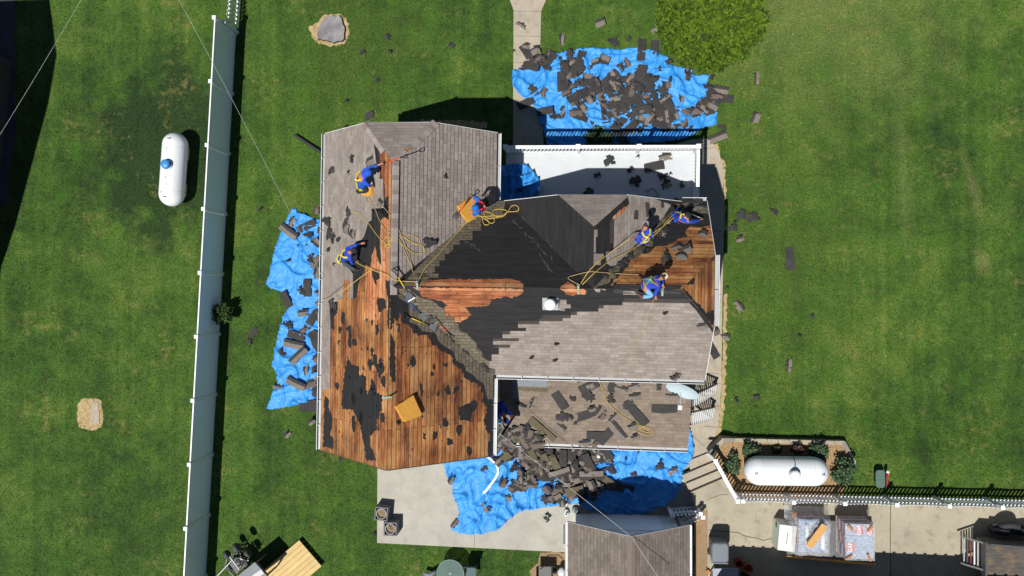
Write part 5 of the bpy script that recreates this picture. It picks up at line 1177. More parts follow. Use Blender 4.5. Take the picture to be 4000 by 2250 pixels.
for key, u, v, r, lb in [('scrap', 2172, 1338, -.6, 'arrow-shaped black scrap on the grey south slope, upper one'), ('scrap', 2073, 1392, .4, 'round black scrap on the grey south slope'), ('scrap', 2166, 1402, .1, 'black scrap below the arrow-shaped one on the south slope'), ('scrap', 2595, 1218, -.1, 'black triangle near the top of the grey south slope'), ('half', 2735, 1275, .3, 'black shingle flap at the south-east hip'), ('black', 2640, 1465, .1, 'dark torn shingle overhanging the south gutter near the dish'), ('brown', 2640, 1472, 1.2, 'pale shingle end overhanging the south gutter near the dish')]:
    onr(PJ, key, u, v, r, lb, h=.03)
for key, u, v, r, lb in [('half', 2744, 918, -.3, 'curled pale shingle on the orange boards near the east rake'), ('half', 2650, 965, .1, 'pale and dark shingle on the orange north-east boards'), ('fold', 2680, 980, .2, 'folded grey shingle on the orange north-east boards'), ('half', 2660, 1005, 0, 'two-tone square shingle on the orange boards above the worker in jeans'), ('black', 2600, 1010, .4, 'black wedge left of the two-tone square on the orange boards'), ('brown', 2700, 800, .1, 'grey loose shingle at the north-east corner of the roof'), ('strip_dark', 2690, 788, -.15, 'black shingle strip along the north-east eave'), ('half', 2740, 815, -.1, 'grey loose shingle at the very corner above the crouching worker'), ('half', 2620, 800, .5, 'dark curled shingle beside the shoe of the crouching worker'), ('brown', 2585, 912, -.4, 'light curved shingle by the black felt of the north-east slope')]:
    onr(PD, key, u, v, r, lb, h=.03)
# debris along the stained valleys
for i in range(80):
    t = rd.random(); bb_ = i % 3
    if bb_: u, v, pl = 2345+t*280+rd.gauss(0, 14), 1080-t*205+rd.gauss(0, 12), PD
    else: u, v, pl = 1580+t*320+rd.gauss(0, 8), 1160+t*300+rd.gauss(0, 8), PJ
    me, d_, b_ = rd.choice(KIND[rd.choice(['black', 'olive', 'half', 'scrap', 'scrap'])]); R_ = Vector((0, 0, 1)).rotation_difference(pl.N) @ Quaternion((0, 0, 1), rd.uniform(0, 6.28)); p = pl.pt(u, v, .03+rd.random()*.04)
    k0 = len(bulk.v); bulk.v += [tuple(p+R_ @ (Vector(q)*.62)) for q in b_.v]; bulk.f += [[i_+k0 for i_ in f] for f in b_.f]; bulk.m += b_.m; bulk.uv += b_.uv; bulk.sm += b_.sm
for i in range(46):
    u, v = rd.uniform(1932, 2130), rd.uniform(1668, 1738); u = u-(v < 1690)*20; me, d_, b_ = rd.choice(KIND[rd.choice(['black', 'olive', 'half', 'brown', 'scrap'])]); R_ = Vector((0, 0, 1)).rotation_difference(PP.N) @ Quaternion((0, 0, 1), rd.uniform(0, 6.28)); p = PP.pt(u, v, .02+rd.random()*.1)
    k0 = len(bulk.v); bulk.v += [tuple(p+R_ @ (Vector(q)*.8)) for q in b_.v]; bulk.f += [[i_+k0 for i_ in f] for f in b_.f]; bulk.m += b_.m; bulk.uv += b_.uv; bulk.sm += b_.sm
bulk.build('shingle_rubble', SHM, kind='stuff')
# porch roof
for key, u, v, r, lb in [('strip_dark', 2188, 1565, -1.0, 'long black shingle strip standing alone on the porch roof'), ('half', 2310, 1500, .4, 'black shingle with white dots high on the porch roof'), ('strip_dark', 2300, 1510, .5, 'dark double shingle below the south gutter on the porch roof'), ('black', 2298, 1545, -.5, 'small black piece below the dark double shingle'), ('black', 2236, 1558, 1.4, 'black hooked piece left of the dark double shingle'), ('scrap', 2262, 1487, .9, 'dark sliver just under the south gutter'),
    ('black', 2385, 1515, 1.2, 'black torn shingle left of the coiled cord path on the porch roof'), ('half', 2430, 1522, -.2, 'black crumpled shingle in the middle of the porch roof'), ('half', 2475, 1510, .4, 'black crumpled shingle right of the middle one'), ('half', 2480, 1548, .1, 'dark shingle below the crumpled pair'), ('black', 2385, 1555, .2, 'dark shingle right of the yellow rope on the porch roof'), ('half', 2628, 1545, 0, 'five-sided black shingle left of the satellite dish'), ('strip_dark', 2595, 1597, 0, 'dark rounded shingle left of the dish arm'), ('scrap', 2572, 1510, 1.4, 'tiny dark scrap left of the dish'),
    ('half', 2310, 1595, .3, 'black shingle low in the middle of the porch roof'), ('strip_dark', 2290, 1620, .4, 'black strip with a white line on the porch roof'), ('half', 2340, 1605, 1.0, 'black and grey shingle crossing the white-lined strip'), ('brown', 2355, 1620, 1.1, 'pale brown strip beside the yellow rope'), ('half', 2395, 1630, .8, 'dark shingle under the yellow rope'), ('strip_dark', 2485, 1615, -.9, 'black shingle of the slanted pair near the coil'), ('strip_dark', 2500, 1630, -.9, 'second black shingle of the slanted pair near the coil'), ('black', 2445, 1580, .5, 'grey folded piece above the slanted pair'),
    ('strip', 2410, 1680, -.9, 'pale shingle strip lying diagonal left of the rope coil'), ('half', 2470, 1665, .5, 'black shingle with white dots under the rope coil'), ('half', 2480, 1705, .5, 'black shingle below the rope coil'), ('strip_dark', 2330, 1700, 0, 'black flat shingle near the porch gutter'), ('strip_dark', 2365, 1705, .9, 'black shingle leaning over the porch gutter'), ('half', 2285, 1730, .1, 'grey dotted shingle on the porch gutter'), ('brown', 2325, 1735, .9, 'brown shingle overhanging the porch gutter'),
    ('olive', 2100, 1660, -.75, 'greenish strip slanting on the left half of the porch roof'), ('olive', 2135, 1690, -.75, 'second greenish strip continuing the slanted one'), ('half', 2190, 1670, -.6, 'arched tan shingle on the porch roof'), ('black', 2060, 1660, .2, 'grey scrap left of the slanted greenish strip'), ('half', 2033, 1587, -.5, 'dark sheet with a bright corner beside the worker in the shade'), ('half', 2080, 1575, 1.2, 'grey triangular shingle right of the shaded worker'),
    ('olive', 1985, 1700, .05, 'long greenish strip along the low left edge of the porch roof'), ('olive', 2030, 1712, .08, 'second long greenish strip at the low left edge'), ('brown', 1970, 1685, -.5, 'tan patched strip at the lower left porch corner'), ('black', 1995, 1678, -.1, 'small black flap above the long greenish strips'), ('scrap', 2245, 1652, .1, 'flat black scrap below the long strip on the porch roof'), ('black', 2195, 1625, .0, 'pale grey torn scrap beneath the long strip'), ('scrap', 2230, 1627, -.9, 'dark small scrap beside the pale grey one')]:
    onr(PP, key, u, v, r, lb, h=.03)
for key, u, v, r, lb in [('black', 1895, 1825, .3, 'small black flap on the left part of the big south tarp'), ('half', 1765, 1870, 1.2, 'grey shingle on the left rim of the big south tarp'), ('half', 1900, 1978, -1.0, 'pale and dark shingle in a hollow of the big south tarp'), ('half', 1985, 1943, -.1, 'dark striped shingle on the big south tarp left of the heap'), ('brown', 2000, 1910, -.5, 'brown shingle at the lower left of the south heap'), ('brown', 2185, 1930, 1.1, 'brown strip standing on the fold at the bottom of the south heap'), ('scrap', 2137, 2020, -1.0, 'thin grey shard on the bare patio right of the big tarp'), ('brown', 1777, 2045, .9, 'brown bit at the bottom left corner of the big south tarp'),
    ('black', 2345, 1765, .2, 'curled black shingle right of the south heap, top one'), ('black', 2350, 1790, -.6, 'black torn strip right of the south heap'), ('black', 2388, 1828, .4, 'rounded black shingle right of the south heap'), ('scrap', 2443, 1790, 1.4, 'upright black scrap in the middle of the right half of the south tarp'), ('scrap', 2492, 1764, .8, 'tiny dark scrap under the porch gutter on the south tarp'), ('black', 2575, 1815, .3, 'black star scrap on the south tarp, upper right'), ('half', 2628, 1838, .4, 'square black shingle near the concrete steps'), ('scrap', 2475, 1852, .2, 'tiny black scrap at the edge of the shed shadow')]:
    p = P(u, v, .1); p.z = .12+wrinkle(p.x, p.y, 8.0, 1.15); piece(key, p, r, lb, tilt=.08)
print('PIECES', NP[0])
# white bent trim
q = [P(1905, 1785, .35), P(1925, 1800, .3), P(1944, 1822, .26), (P(1946, 1845, .25)), P(1935, 1868, .25), P(1915, 1895, .24), P(1900, 1915, .22), P(1889, 1925, .2)]
m_ = MB()
for a, b in zip(q, q[1:]): m_.bar(a, b+(b-a)*.06, .08, .05)
tag(m_.build('downspout_piece', M['white']), 'bent white downspout lying across the blue tarp by the south gable', 'downspout')
bagm = plain('plastic_bag', (.6, .63, .65), .3, .25, 12, .8, .04)
for u, v, r, lb, col in ((2218, 1968, .1, 'white crumpled plastic bag at the patio corner of the shed', M['white_old']), (2213, 2000, .12, 'clear bag of rubbish standing on the sunny patio near the shed', bagm), (2247, 1990, .13, 'grey rubbish bag half in the shed shadow', plain('bag_grey', (.3, .33, .34), .35, .4, 12, .8, .04))):
    b = MB(); p = P(u, v, .1); b.ball((p.x, p.y, .1+r*.8), (r, r*1.15, r*.9), 14)
    b.v = [tuple(Vector(x)+Vector((noise.noise(Vector(x)*9), noise.noise(Vector(x)*9+Vector((3, 3, 3))), noise.noise(Vector(x)*9+Vector((7, 1, 3)))))*.05) for x in b.v]
    b.lathe((p.x, p.y, .1+r*1.55), [(.03, 0), (.02, .03), (.05, .09)], 8); tag(b.build('rubbish_bag', col), lb, 'bag')
p = P(2335, 1782, .1); b = MB(); b.ball((p.x, p.y, .33), (.14, .12, .07), 12); b.v = [tuple(Vector(x)+Vector((0, 0, 1))*noise.noise(Vector(x)*11)*.06) for x in b.v]
tag(b.build('crumpled_paper', M['white']), 'crumpled white sheet at the right edge of the south heap', 'paper')

# copies that still share a label are told apart by their order from left to right
OR = {2: ['left one', 'right one'], 3: ['left one', 'middle one', 'right one'], 4: ['far left one', 'centre-left one', 'centre-right one', 'far right one'], 5: ['far left one', 'left one', 'middle one', 'right one', 'far right one'], 6: ['farthest left', 'far left', 'centre-left', 'centre-right', 'far right', 'farthest right'], 7: ['farthest left', 'far left', 'centre-left', 'middle one', 'centre-right', 'far right', 'farthest right']}
by = {}
for o in bpy.data.objects:
    if 'label' in o and o.name.startswith('torn_shingle'): by.setdefault(o['label'], []).append(o)
for lb, os_ in by.items():
    if len(os_) in OR:
        for o, w_ in zip(sorted(os_, key=lambda q: q.location.x), OR[len(os_)]): o['label'] = lb+', '+w_; 
        for o in os_:
            if 'group' not in o: o['group'] = 'stripped shingle pieces'
# ================================================================== PEOPLE
def skin_mesh(verts, edges, radii, root, levels=1):
    me = bpy.data.meshes.new('tmp'); me.from_pydata([tuple(v) for v in verts], edges, [])
    o = bpy.data.objects.new('tmp', me); COL.objects.link(o)
    md = o.modifiers.new('s', 'SKIN'); md.use_smooth_shade = True
    for i, r in enumerate(radii):
        sv = me.skin_vertices[0].data[i]; sv.radius = (r, r) if not isinstance(r, tuple) else r; sv.use_root = (i == root)
    sb = o.modifiers.new('u', 'SUBSURF'); sb.levels = levels; sb.render_levels = levels
    dg = bpy.context.evaluated_depsgraph_get(); ev = o.evaluated_get(dg)
    out = bpy.data.meshes.new_from_object(ev); bpy.data.objects.remove(o); bpy.data.meshes.remove(me); return out
def put(name, me, mat, parent):
    wlp = wl(parent); me.transform(Matrix.Translation(-wlp)); me.materials.clear(); me.materials.append(mat)
    for p in me.polygons: p.use_smooth = True
    o = bpy.data.objects.new(name, me); COL.objects.link(o); o.parent = parent; return o
skinm = plain('skin', lin((176, 118, 92)), .55, .08, 9, .05)
def person(pl, J, label, shirt, trou, boot, cap, capkind, harness, hairc=(.02, .015, .01)):
    """J: joint -> (u, v, height above the slope)"""
    j = {k: pl.pt(*q) for k, q in J.items()}
    base = (j['footL']+j['footR'])/2
    e = empty('person', base, label, 'person')
    sp, ch, nk, hd, pv = j['spine'], j['chest'], j['neck'], j['head'], j['pelvis']
    fw = j.get('face'); up = (hd-nk).normalized()
    V = [pv, sp, ch, nk, hd]; E = [(0, 1), (1, 2), (2, 3), (3, 4)]; R_ = [.13, .125, .13, .055, .085]
    def add(p, r, par): V.append(p); R_.append(r); E.append((par, len(V)-1)); return len(V)-1
    ends = {}
    for s_ in 'LR':
        a = add(j['sh'+s_], .06, 2); b = add(j['el'+s_], .042, a); c = add(j['hand'+s_], .026, b)
        d = (j['hand'+s_]-j['el'+s_]).normalized(); side = d.cross(Vector((0, 0, 1))); side = side.normalized() if side.length > .1 else Vector((1, 0, 0))
        dn = side.cross(d); dn = dn if dn.z < 0 else -dn
        pm_ = add(j['hand'+s_]+d*.055, .032, c)
        for f_ in range(4):
            o_ = (f_-1.5)*.021; ln = (.033, .04, .037, .028)[f_]
            k1 = add(V[pm_]+d*.04+side*o_, .009, pm_); k2 = add(V[k1]+d*ln*.8+dn*.012, .0085, k1); add(V[k2]+d*ln*.3+dn*.026, .0075, k2)
        sg = 1 if s_ == 'L' else -1
        t1 = add(V[c]+d*.03+side*sg*.035+dn*.005, .011, c); add(V[t1]+d*.035+side*sg*.012+dn*.02, .009, t1)
        h = add(j['hip'+s_], .085, 0); k = add(j['knee'+s_], .058, h); f = add(j['foot'+s_]+Vector((0, 0, .05)), .04, k); ends[s_] = (h, k, f)
        t = j.get('toe'+s_) or (j['foot'+s_]+Vector((.12, .05, 0))); add(t+Vector((0, 0, .02)), .03, f)
    body = put('body', skin_mesh(V, E, R_, 0), skinm, e)
    hx = Matrix.Translation((0, 0, 0)); face = (fw-hd).normalized() if fw else (Vector((1, 0, -.4))).normalized()
    face = (face-up*face.dot(up)).normalized(); side = up.cross(face); HM = Matrix((side, face, up)).transposed()
    hb = MB(); hb.ball(hd, (.078, .098, .12), 18, M=HM); hb.ball(hd+face*.1-up*.015, (.014, .02, .022), 8, M=HM)
    for s_ in (-1, 1): hb.ball(hd+side*.08*s_-up*.01, (.012, .024, .034), 8, M=HM)
    hb.ball(hd+face*.082-up*.062, (.026, .012, .008), 8, M=HM); hb.build('head', skinm, e)
    ey_ = MB()
    for s_ in (-1, 1): ey_.ball(hd+side*.03*s_+face*.086+up*.01, .012, 8, M=HM)
    ey_.build('eyes', plain('eye', (.5, .5, .5), .2), e)
    hr = MB(); hr.ball(hd-face*.018+up*.022, (.085, .1, .112), 16, M=HM); hr.build('hair', plain('hair', hairc, .8, .3, 20), e)
    # shirt: torso, shoulders and sleeves
    V2 = [pv+(sp-pv)*.1, sp, ch, nk-(nk-ch)*.15]; E2 = [(0, 1), (1, 2), (2, 3)]; R2 = [.155, .15, .16, .075]
    for s_ in 'LR':
        V2 += [j['sh'+s_], j['el'+s_], j['hand'+s_]-(j['hand'+s_]-j['el'+s_])*.12]; n = len(V2); E2 += [(2, n-3), (n-3, n-2), (n-2, n-1)]; R2 += [.083, .062, .045]
    put('shirt', skin_mesh(V2, E2, R2, 1), shirt, e)
    V3 = [pv+(sp-pv)*.12, pv]; E3 = [(0, 1)]; R3 = [.14, .145]
    for s_ in 'LR':
        V3 += [j['hip'+s_], j['knee'+s_], j['foot'+s_]+Vector((0, 0, .08))]; n = len(V3); E3 += [(1, n-3), (n-3, n-2), (n-2, n-1)]; R3 += [.105, .078, .06]
    put('trousers', skin_mesh(V3, E3, R3, 1), trou, e)
    for s_ in 'LR':
        f0 = j['foot'+s_]+Vector((0, 0, .05)); t = j.get('toe'+s_) or (j['foot'+s_]+Vector((.12, .05, 0))); d = (t-j['foot'+s_]).normalized()
        put('boot', skin_mesh([f0+Vector((0, 0, .07)), f0-d*.03, f0+d*.12, f0+d*.2-Vector((0, 0, .01))], [(0, 1), (1, 2), (2, 3)], [.052, .055, .05, .035], 1), boot, e)
    # head cover
    c_ = MB()
    if capkind == 'hood':
        c_.ball(hd-face*.02, (.115, .125, .145), 18, M=HM); c_.ball(nk-face*.02, (.12, .1, .09), 12, M=HM)
        c_.build('hood', cap, e)
    else:
        prof = [(.101, -.01), (.102, .03), (.092, .08), (.06, .112), (.001, .125)]
        c_.lathe(hd+up*.015-face*.008, prof, 24, M=HM); c_.ball(hd+up*.142-face*.008, .01, 8)
        if capkind == 'cap':
            pts = [hd+up*.02+face*(.09+.075*math.cos(a))+side*.08*math.sin(a) for a in np.linspace(-math.pi/2, math.pi/2, 9)]
            c_.add(pts+[q-up*.008 for q in pts], [tuple(range(9)), tuple(range(9, 18))[::-1]]+[(i, i+9, i+10, i+1) for i in range(8)])
        c_.build('helmet' if capkind == 'helmet' else 'cap', cap, e)
    # harness straps hugging the back
    if harness:
        bk = (ch-sp); bk.normalize(); sh = (j['shR']-j['shL']).normalized(); no = bk.cross(sh); no = no if no.z > 0 else -no; no.normalize()
        r_ = .15; h_ = MB()
        def pt_(p, lat, dn_): return p+sh*lat+no*(math.sqrt(max(.0004, (r_+.014)**2-min(lat*lat, r_*r_)))+dn_)
        mid = sp+(ch-sp)*.75
        for s_ in (-1, 1):
            path = [ch+sh*.14*s_+bk*.1+no*.03, pt_(ch, .1*s_, .01), pt_(mid, 0.0, .014), pt_(sp, -.09*s_, .005), pv-sh*.13*s_+no*.1]
            for a, b in zip(path, path[1:]): h_.bar(a, b+(b-a)*.05, .05, .012, up=no)
        a, b = pv+sh*.16, pv-sh*.16
        for k in range(10):
            t0, t1 = -1.5+3.0*k/10, -1.5+3.0*(k+1)/10; h_.bar(pv+bk*.03+sh*.15*math.sin(t0)+no*.152*math.cos(t0), pv+bk*.03+sh*.15*math.sin(t1)+no*.152*math.cos(t1), .045, .012)
        h_.build('harness', harness, e)
        MB().lathe(pt_(mid, 0, .02), [(.022, 0), (.036, 0), (.036, .008), (.022, .008)], 14).build('harness_ring', M['steel'], e)
    return e, j
sb_ = plain('blue_shirt', lin((34, 66, 178)), .9, .28, 9, .5, .03); sb2 = plain('bright_blue_shirt', lin((26, 104, 196)), .9, .24, 9, .5, .03); sb0 = plain('royal_blue_shirt', lin((28, 84, 196)), .9, .24, 9, .5, .03)
tdk = plain('dark_trousers', (.02, .022, .03), .9, .3, 8, .4, .02); tgr = plain('slate_trousers', lin((62, 74, 84)), .9, .2, 8, .4, .02); tjn = plain('pale_jeans', lin((120, 168, 212)), .9, .12, 8, .4, .02); tbr = plain('brown_trousers', (.07, .05, .035), .9, .3, 8)
btd = plain('dark_boot', (.03, .02, .02), .7, .3, 12); btb = plain('brown_shoe', lin((104, 74, 62)), .8, .25, 14)
yel = plain('yellow_strap', lin((212, 196, 40)), .7, .1, 12); redh = plain('red_strap', lin((222, 44, 62)), .7, .1, 12); tan = plain('tan_strap', lin((158, 124, 72)), .8, .15, 12)
capk = plain('black_cap', (.018, .016, .02), .9, .3, 9); capg = plain('grey_cap', lin((150, 146, 150)), .9, .12, 9); capc = plain('cream_cap', lin((222, 204, 176)), .9, .08, 9); hb_ = plain('blue_helmet', lin((36, 80, 210)), .3, .1, 4)
person(PA, {'pelvis': (1414, 728, .34), 'spine': (1409, 712, .5), 'chest': (1412, 692, .64), 'neck': (1426, 682, .7), 'head': (1440, 674, .72), 'face': (1450, 668, .6),
    'shR': (1419, 668, .62), 'elR': (1450, 655, .48), 'handR': (1482, 643, .3), 'shL': (1424, 708, .6), 'elL': (1438, 724, .42), 'handL': (1451, 727, .24),
    'hipL': (1418, 735, .28), 'kneeL': (1437, 745, .2), 'footL': (1408, 752, .03), 'toeL': (1399, 752, .0), 'hipR': (1410, 726, .3), 'kneeR': (1434, 728, .22), 'footR': (1404, 744, .03), 'toeR': (1397, 746, 0)},
    'kneeling worker in blue hood and yellow harness reaching with an orange-handled fork', sb0, tdk, btd, sb0, 'hood', yel)
person(PA, {'pelvis': (1334, 1014, .4), 'spine': (1344, 1004, .52), 'chest': (1358, 992, .66), 'neck': (1370, 984, .72), 'head': (1383, 979, .74), 'face': (1394, 974, .6),
    'shR': (1362, 970, .64), 'elR': (1386, 960, .5), 'handR': (1410, 953, .35), 'shL': (1369, 1010, .62), 'elL': (1376, 1030, .4), 'handL': (1390, 1024, .25),
    'hipL': (1340, 1022, .34), 'kneeL': (1362, 1040, .2), 'footL': (1392, 1054, .02), 'toeL': (1408, 1056, 0), 'hipR': (1332, 1006, .36), 'kneeR': (1356, 1008, .15), 'footR': (1330, 1012, .03), 'toeR': (1322, 1010, 0)},
    'crouching worker in black cap and yellow harness lifting felt near the west gutter', sb_, tgr, btd, capk, 'beanie', yel)
person(PB, {'pelvis': (1880, 806, .82), 'spine': (1877, 805, 1.0), 'chest': (1868, 804, 1.2), 'neck': (1861, 808, 1.32), 'head': (1856, 812, 1.42), 'face': (1845, 812, 1.3),
    'shR': (1866, 779, 1.2), 'elR': (1856, 768, .98), 'handR': (1848, 782, .9), 'shL': (1862, 832, 1.2), 'elL': (1852, 842, .98), 'handL': (1846, 830, .9),
    'hipL': (1880, 815, .8), 'kneeL': (1874, 818, .42), 'footL': (1880, 822, .02), 'toeL': (1868, 822, 0), 'hipR': (1881, 797, .8), 'kneeR': (1876, 794, .42), 'footR': (1882, 790, .02), 'toeR': (1870, 788, 0)},
    'standing worker in light blue hooded shirt and red harness by the foam pad', sb2, tdk, btd, sb2, 'hood', redh)
person(PD, {'pelvis': (2513, 938, .85), 'spine': (2515, 928, 1.02), 'chest': (2519, 910, 1.22), 'neck': (2521, 893, 1.36), 'head': (2522, 878, 1.46), 'face': (2524, 862, 1.42),
    'shR': (2541, 900, 1.24), 'elR': (2546, 916, 1.0), 'handR': (2530, 940, .85), 'shL': (2499, 918, 1.22), 'elL': (2494, 942, 1.0), 'handL': (2477, 933, .92),
    'hipL': (2505, 942, .8), 'kneeL': (2503, 944, .42), 'footL': (2500, 950, .02), 'toeL': (2502, 936, 0), 'hipR': (2520, 942, .8), 'kneeR': (2524, 944, .42), 'footR': (2524, 950, .02), 'toeR': (2527, 936, 0)},
    'standing worker in grey cap and blue shirt, seen from behind, pulling a yellow rope', sb_, tbr, btd, capg, 'cap', yel)
person(PD, {'pelvis': (2648, 846, .42), 'spine': (2653, 852, .5), 'chest': (2665, 860, .6), 'neck': (2675, 853, .68), 'head': (2683, 845, .72), 'face': (2694, 838, .62),
    'shL': (2650, 849, .6), 'elL': (2638, 832, .45), 'handL': (2648, 812, .25), 'shR': (2688, 866, .58), 'elR': (2712, 866, .42), 'handR': (2738, 857, .25),
    'hipL': (2644, 838, .38), 'kneeL': (2632, 816, .2), 'footL': (2606, 796, .05), 'toeL': (2598, 786, .0), 'hipR': (2652, 840, .36), 'kneeR': (2668, 824, .18), 'footR': (2650, 806, .02), 'toeR': (2644, 798, 0)},
    'crouching worker in black cap with both arms spread at the north-east corner of the roof', sb_, tdk, btb, capk, 'beanie', yel)
e6, j6 = person(PD, {'pelvis': (2517, 1115, .42), 'spine': (2531, 1110, .5), 'chest': (2555, 1103, .6), 'neck': (2576, 1091, .66), 'head': (2592, 1081, .72), 'face': (2605, 1076, .62),
    'shL': (2566, 1079, .58), 'elL': (2586, 1096, .36), 'handL': (2590, 1112, .2), 'shR': (2574, 1122, .56), 'elR': (2558, 1148, .42), 'handR': (2561, 1160, .28),
    'hipR': (2520, 1130, .4), 'kneeR': (2551, 1156, .22), 'footR': (2506, 1160, .12), 'toeR': (2496, 1152, .1), 'hipL': (2515, 1104, .38), 'kneeL': (2536, 1096, .14), 'footL': (2506, 1093, .04), 'toeL': (2497, 1082, .02)},
    'kneeling worker in cream cap and pale jeans, green lettering on the shirt back', sb_, tjn, btb, capc, 'cap', tan)
person(PP, {'pelvis': (1957, 1580, .85), 'spine': (1959, 1592, 1.0), 'chest': (1963, 1608, 1.15), 'neck': (1970, 1628, 1.25), 'head': (1975, 1640, 1.33), 'face': (1980, 1640, 1.2),
    'shL': (1982, 1606, 1.15), 'elL': (1992, 1612, .95), 'handL': (1996, 1626, .8), 'shR': (1944, 1612, 1.15), 'elR': (1946, 1628, .95), 'handR': (1958, 1640, .8),
    'hipL': (1963, 1578, .8), 'kneeL': (1968, 1586, .42), 'footL': (1966, 1580, .02), 'toeL': (1972, 1592, 0), 'hipR': (1950, 1580, .8), 'kneeR': (1950, 1586, .42), 'footR': (1950, 1580, .02), 'toeR': (1952, 1592, 0)},
    'worker in blue helmet bending in the dark shade of the porch roof', sb_, tdk, btd, hb_, 'helmet', None)
# lettering on the kneeling worker's back
grn = plain('green_print', lin((60, 226, 120)), .6, .05)
cu = bpy.data.curves.new('t', 'FONT'); cu.body = 'TUM'; cu.size = .11; cu.extrude = .004; cu.align_x = 'CENTER'
to = bpy.data.objects.new('t', cu); COL.objects.link(to); bpy.context.view_layer.update(); tm = bpy.data.meshes.new_from_object(to.evaluated_get(bpy.context.evaluated_depsgraph_get())); bpy.data.objects.remove(to)
bk = (j6['chest']-j6['spine']).normalized(); sh = (j6['shR']-j6['shL']).normalized(); no = sh.cross(bk); no = no if no.z > 0 else -no; sh = no.cross(bk); sh.normalize(); no.normalize()
tm.transform(Matrix.Translation(j6['spine']*.4+j6['chest']*.6+no*.178) @ Matrix((-sh, bk, no)).transposed().to_4x4()); put('shirt_lettering', tm, grn, e6)
q = MB()
for i in range(5): c = j6['spine'].lerp(j6['chest'], .45-i*.14)+no*.17; q.bar(c-sh*.09, c+sh*.09, .012, .006, up=no)
q.build('shirt_print', plain('teal_print', lin((50, 170, 190)), .6, .05), e6)
# ================================================================== FOAM PADS
def pad(pl, pxs, th, label):
    ps = [pl.px(u, v, th) for u, v in pxs]; m_ = MB(); sheet(m_, pl, [fray(ps, .12, .008)], .004, th)
    tag(m_.build('foam_pad', M['foam']), label, 'cushion')
pad(PB, [(1534, 1588), (1602, 1544), (1634, 1616), (1632, 1624), (1568, 1650)], .15, 'yellow foam pad resting on the bare boards of the south-west roof')
pad(PA, [(1414, 752), (1436, 726), (1458, 722), (1460, 756), (1448, 766), (1425, 764)], .12, 'yellow foam pad under the kneeling worker on the west slope')
pad(PB, [(1780, 803), (1838, 762), (1852, 782), (1862, 840), (1822, 868), (1796, 836)], .12, 'yellow foam pad beside the worker in the red harness')
def top(u, v, h=.04):                                    # highest roof plane under a photo point
    best = None
    for key in 'ABCJDIEFG':
        pl, o = OUT[key]; p = pl.pt(u, v, h)
        if best is None or p.z > best.z:
            a, b = pl.uv(p-Vector((0, 0, h)))
            if inside(o, a, b): best = p
    return best or PJ.pt(u, v, h)
# ================================================================== TOOLS
def tool(pl, grip, head, label, col, kind, h=.04, cat=None, hh=None, g2=None, name=None):
    q_ = pl.pt if pl else top
    a = q_(*grip, g2 if g2 is not None else h); b = q_(*head, hh if hh is not None else h); pl = pl or PB; t = (b-a).normalized(); n = pl.N; sd = t.cross(n).normalized(); n = sd.cross(t)
    nm = 'garden_fork' if kind == 'fork' else 'shingle_shovel'
    e = empty(name or nm, (a+b)/2, label, cat or ('fork' if kind == 'fork' else 'shovel')); ln = (b-a).length
    r = [a+t*.13, a+t*.06+sd*.055, a+sd*.06, a-sd*.06, a+t*.06-sd*.055, a+t*.13]
    MB().tube(r, .014, 6).build('grip', M['black'], e)
    MB().tube([a+t*.12, a+t*.3], .018, 8).build('collar', M['black'], e)
    MB().tube([a+t*.26, b-t*.28], .017, 8).build('shaft', plain('shaft_'+kind+str(round(col[0]*100)), col, .4, .08), e)
    MB().tube([b-t*.3, b-t*.12], .016, 8).build('socket', M['dark_metal'], e)
    q = MB()
    if kind == 'fork':
        q.bar(b-t*.12-sd*.09, b-t*.12+sd*.09, .02)
        for i in range(4): o = sd*(i-1.5)*.055; q.tube([b-t*.12+o, b+t*.06+o+n*.025, b+t*.2+o], [.011, .009, .004], 6)
        q.build('tines', M['steel'] if 'steel' in label else M['dark_metal'], e)
    else:
        v = [b-t*.13-sd*.06, b-t*.13+sd*.06, b+t*.1+sd*.13, b+t*.1-sd*.13]; k = [x+n*.012 for x in v]
        q.add(v+k, [(0, 1, 2, 3)[::-1], (4, 5, 6, 7), (0, 1, 5, 4), (1, 2, 6, 5), (2, 3, 7, 6), (3, 0, 4, 7)])
        for i in range(7): c = b+t*.1+sd*(i-3)*.037; q.bar(c+n*.006, c+t*.02+n*.006, .016, .01)
        q.build('blade', M['steel'], e)
    return e
org = lin((232, 84, 36)); ylw = lin((214, 190, 40)); blu = lin((50, 96, 190)); rdd = lin((206, 72, 58))
tool(None, (1536, 1050), (1600, 1158), 'yellow-handled shovel with a bright blade pointing down beside the ridge', ylw, 'shovel', .2)
tool(PB, (1556, 1138), (1655, 1237), 'blue-handled shovel lying on the south-west valley', blu, 'shovel', .07)
tool(PB, (1575, 1230), (1692, 1277), 'yellow-handled shovel with dark grip, lowest of the shovels at the valley', ylw, 'shovel', .07)
tool(PJ, (1770, 1318), (1698, 1250), 'red-handled fork with steel tines lying on the south-west valley', rdd, 'fork', .09)
tool(PA, (1590, 609), (1488, 640), 'orange-handled fork held out over the ridge by the kneeling worker', org, 'fork', .12, g2=.0, hh=.1)
tool(PB, (1842, 760), (1778, 848), 'orange-handled fork leaning on the foam pad by the red harness worker', org, 'fork', .15, g2=.5, hh=.04)
tool(PD, (2506, 890), (2450, 866), 'wooden-handled fork with dark tines near the worker in the grey cap', lin((170, 146, 84)), 'fork', .2)
tag(MB().tube([PD.pt(2700, 836, .2), PD.pt(2742, 854, .25)], .015, 8).build('pry_bar', M['steel']), 'silver bar held by the crouching worker at the roof corner', 'bar')
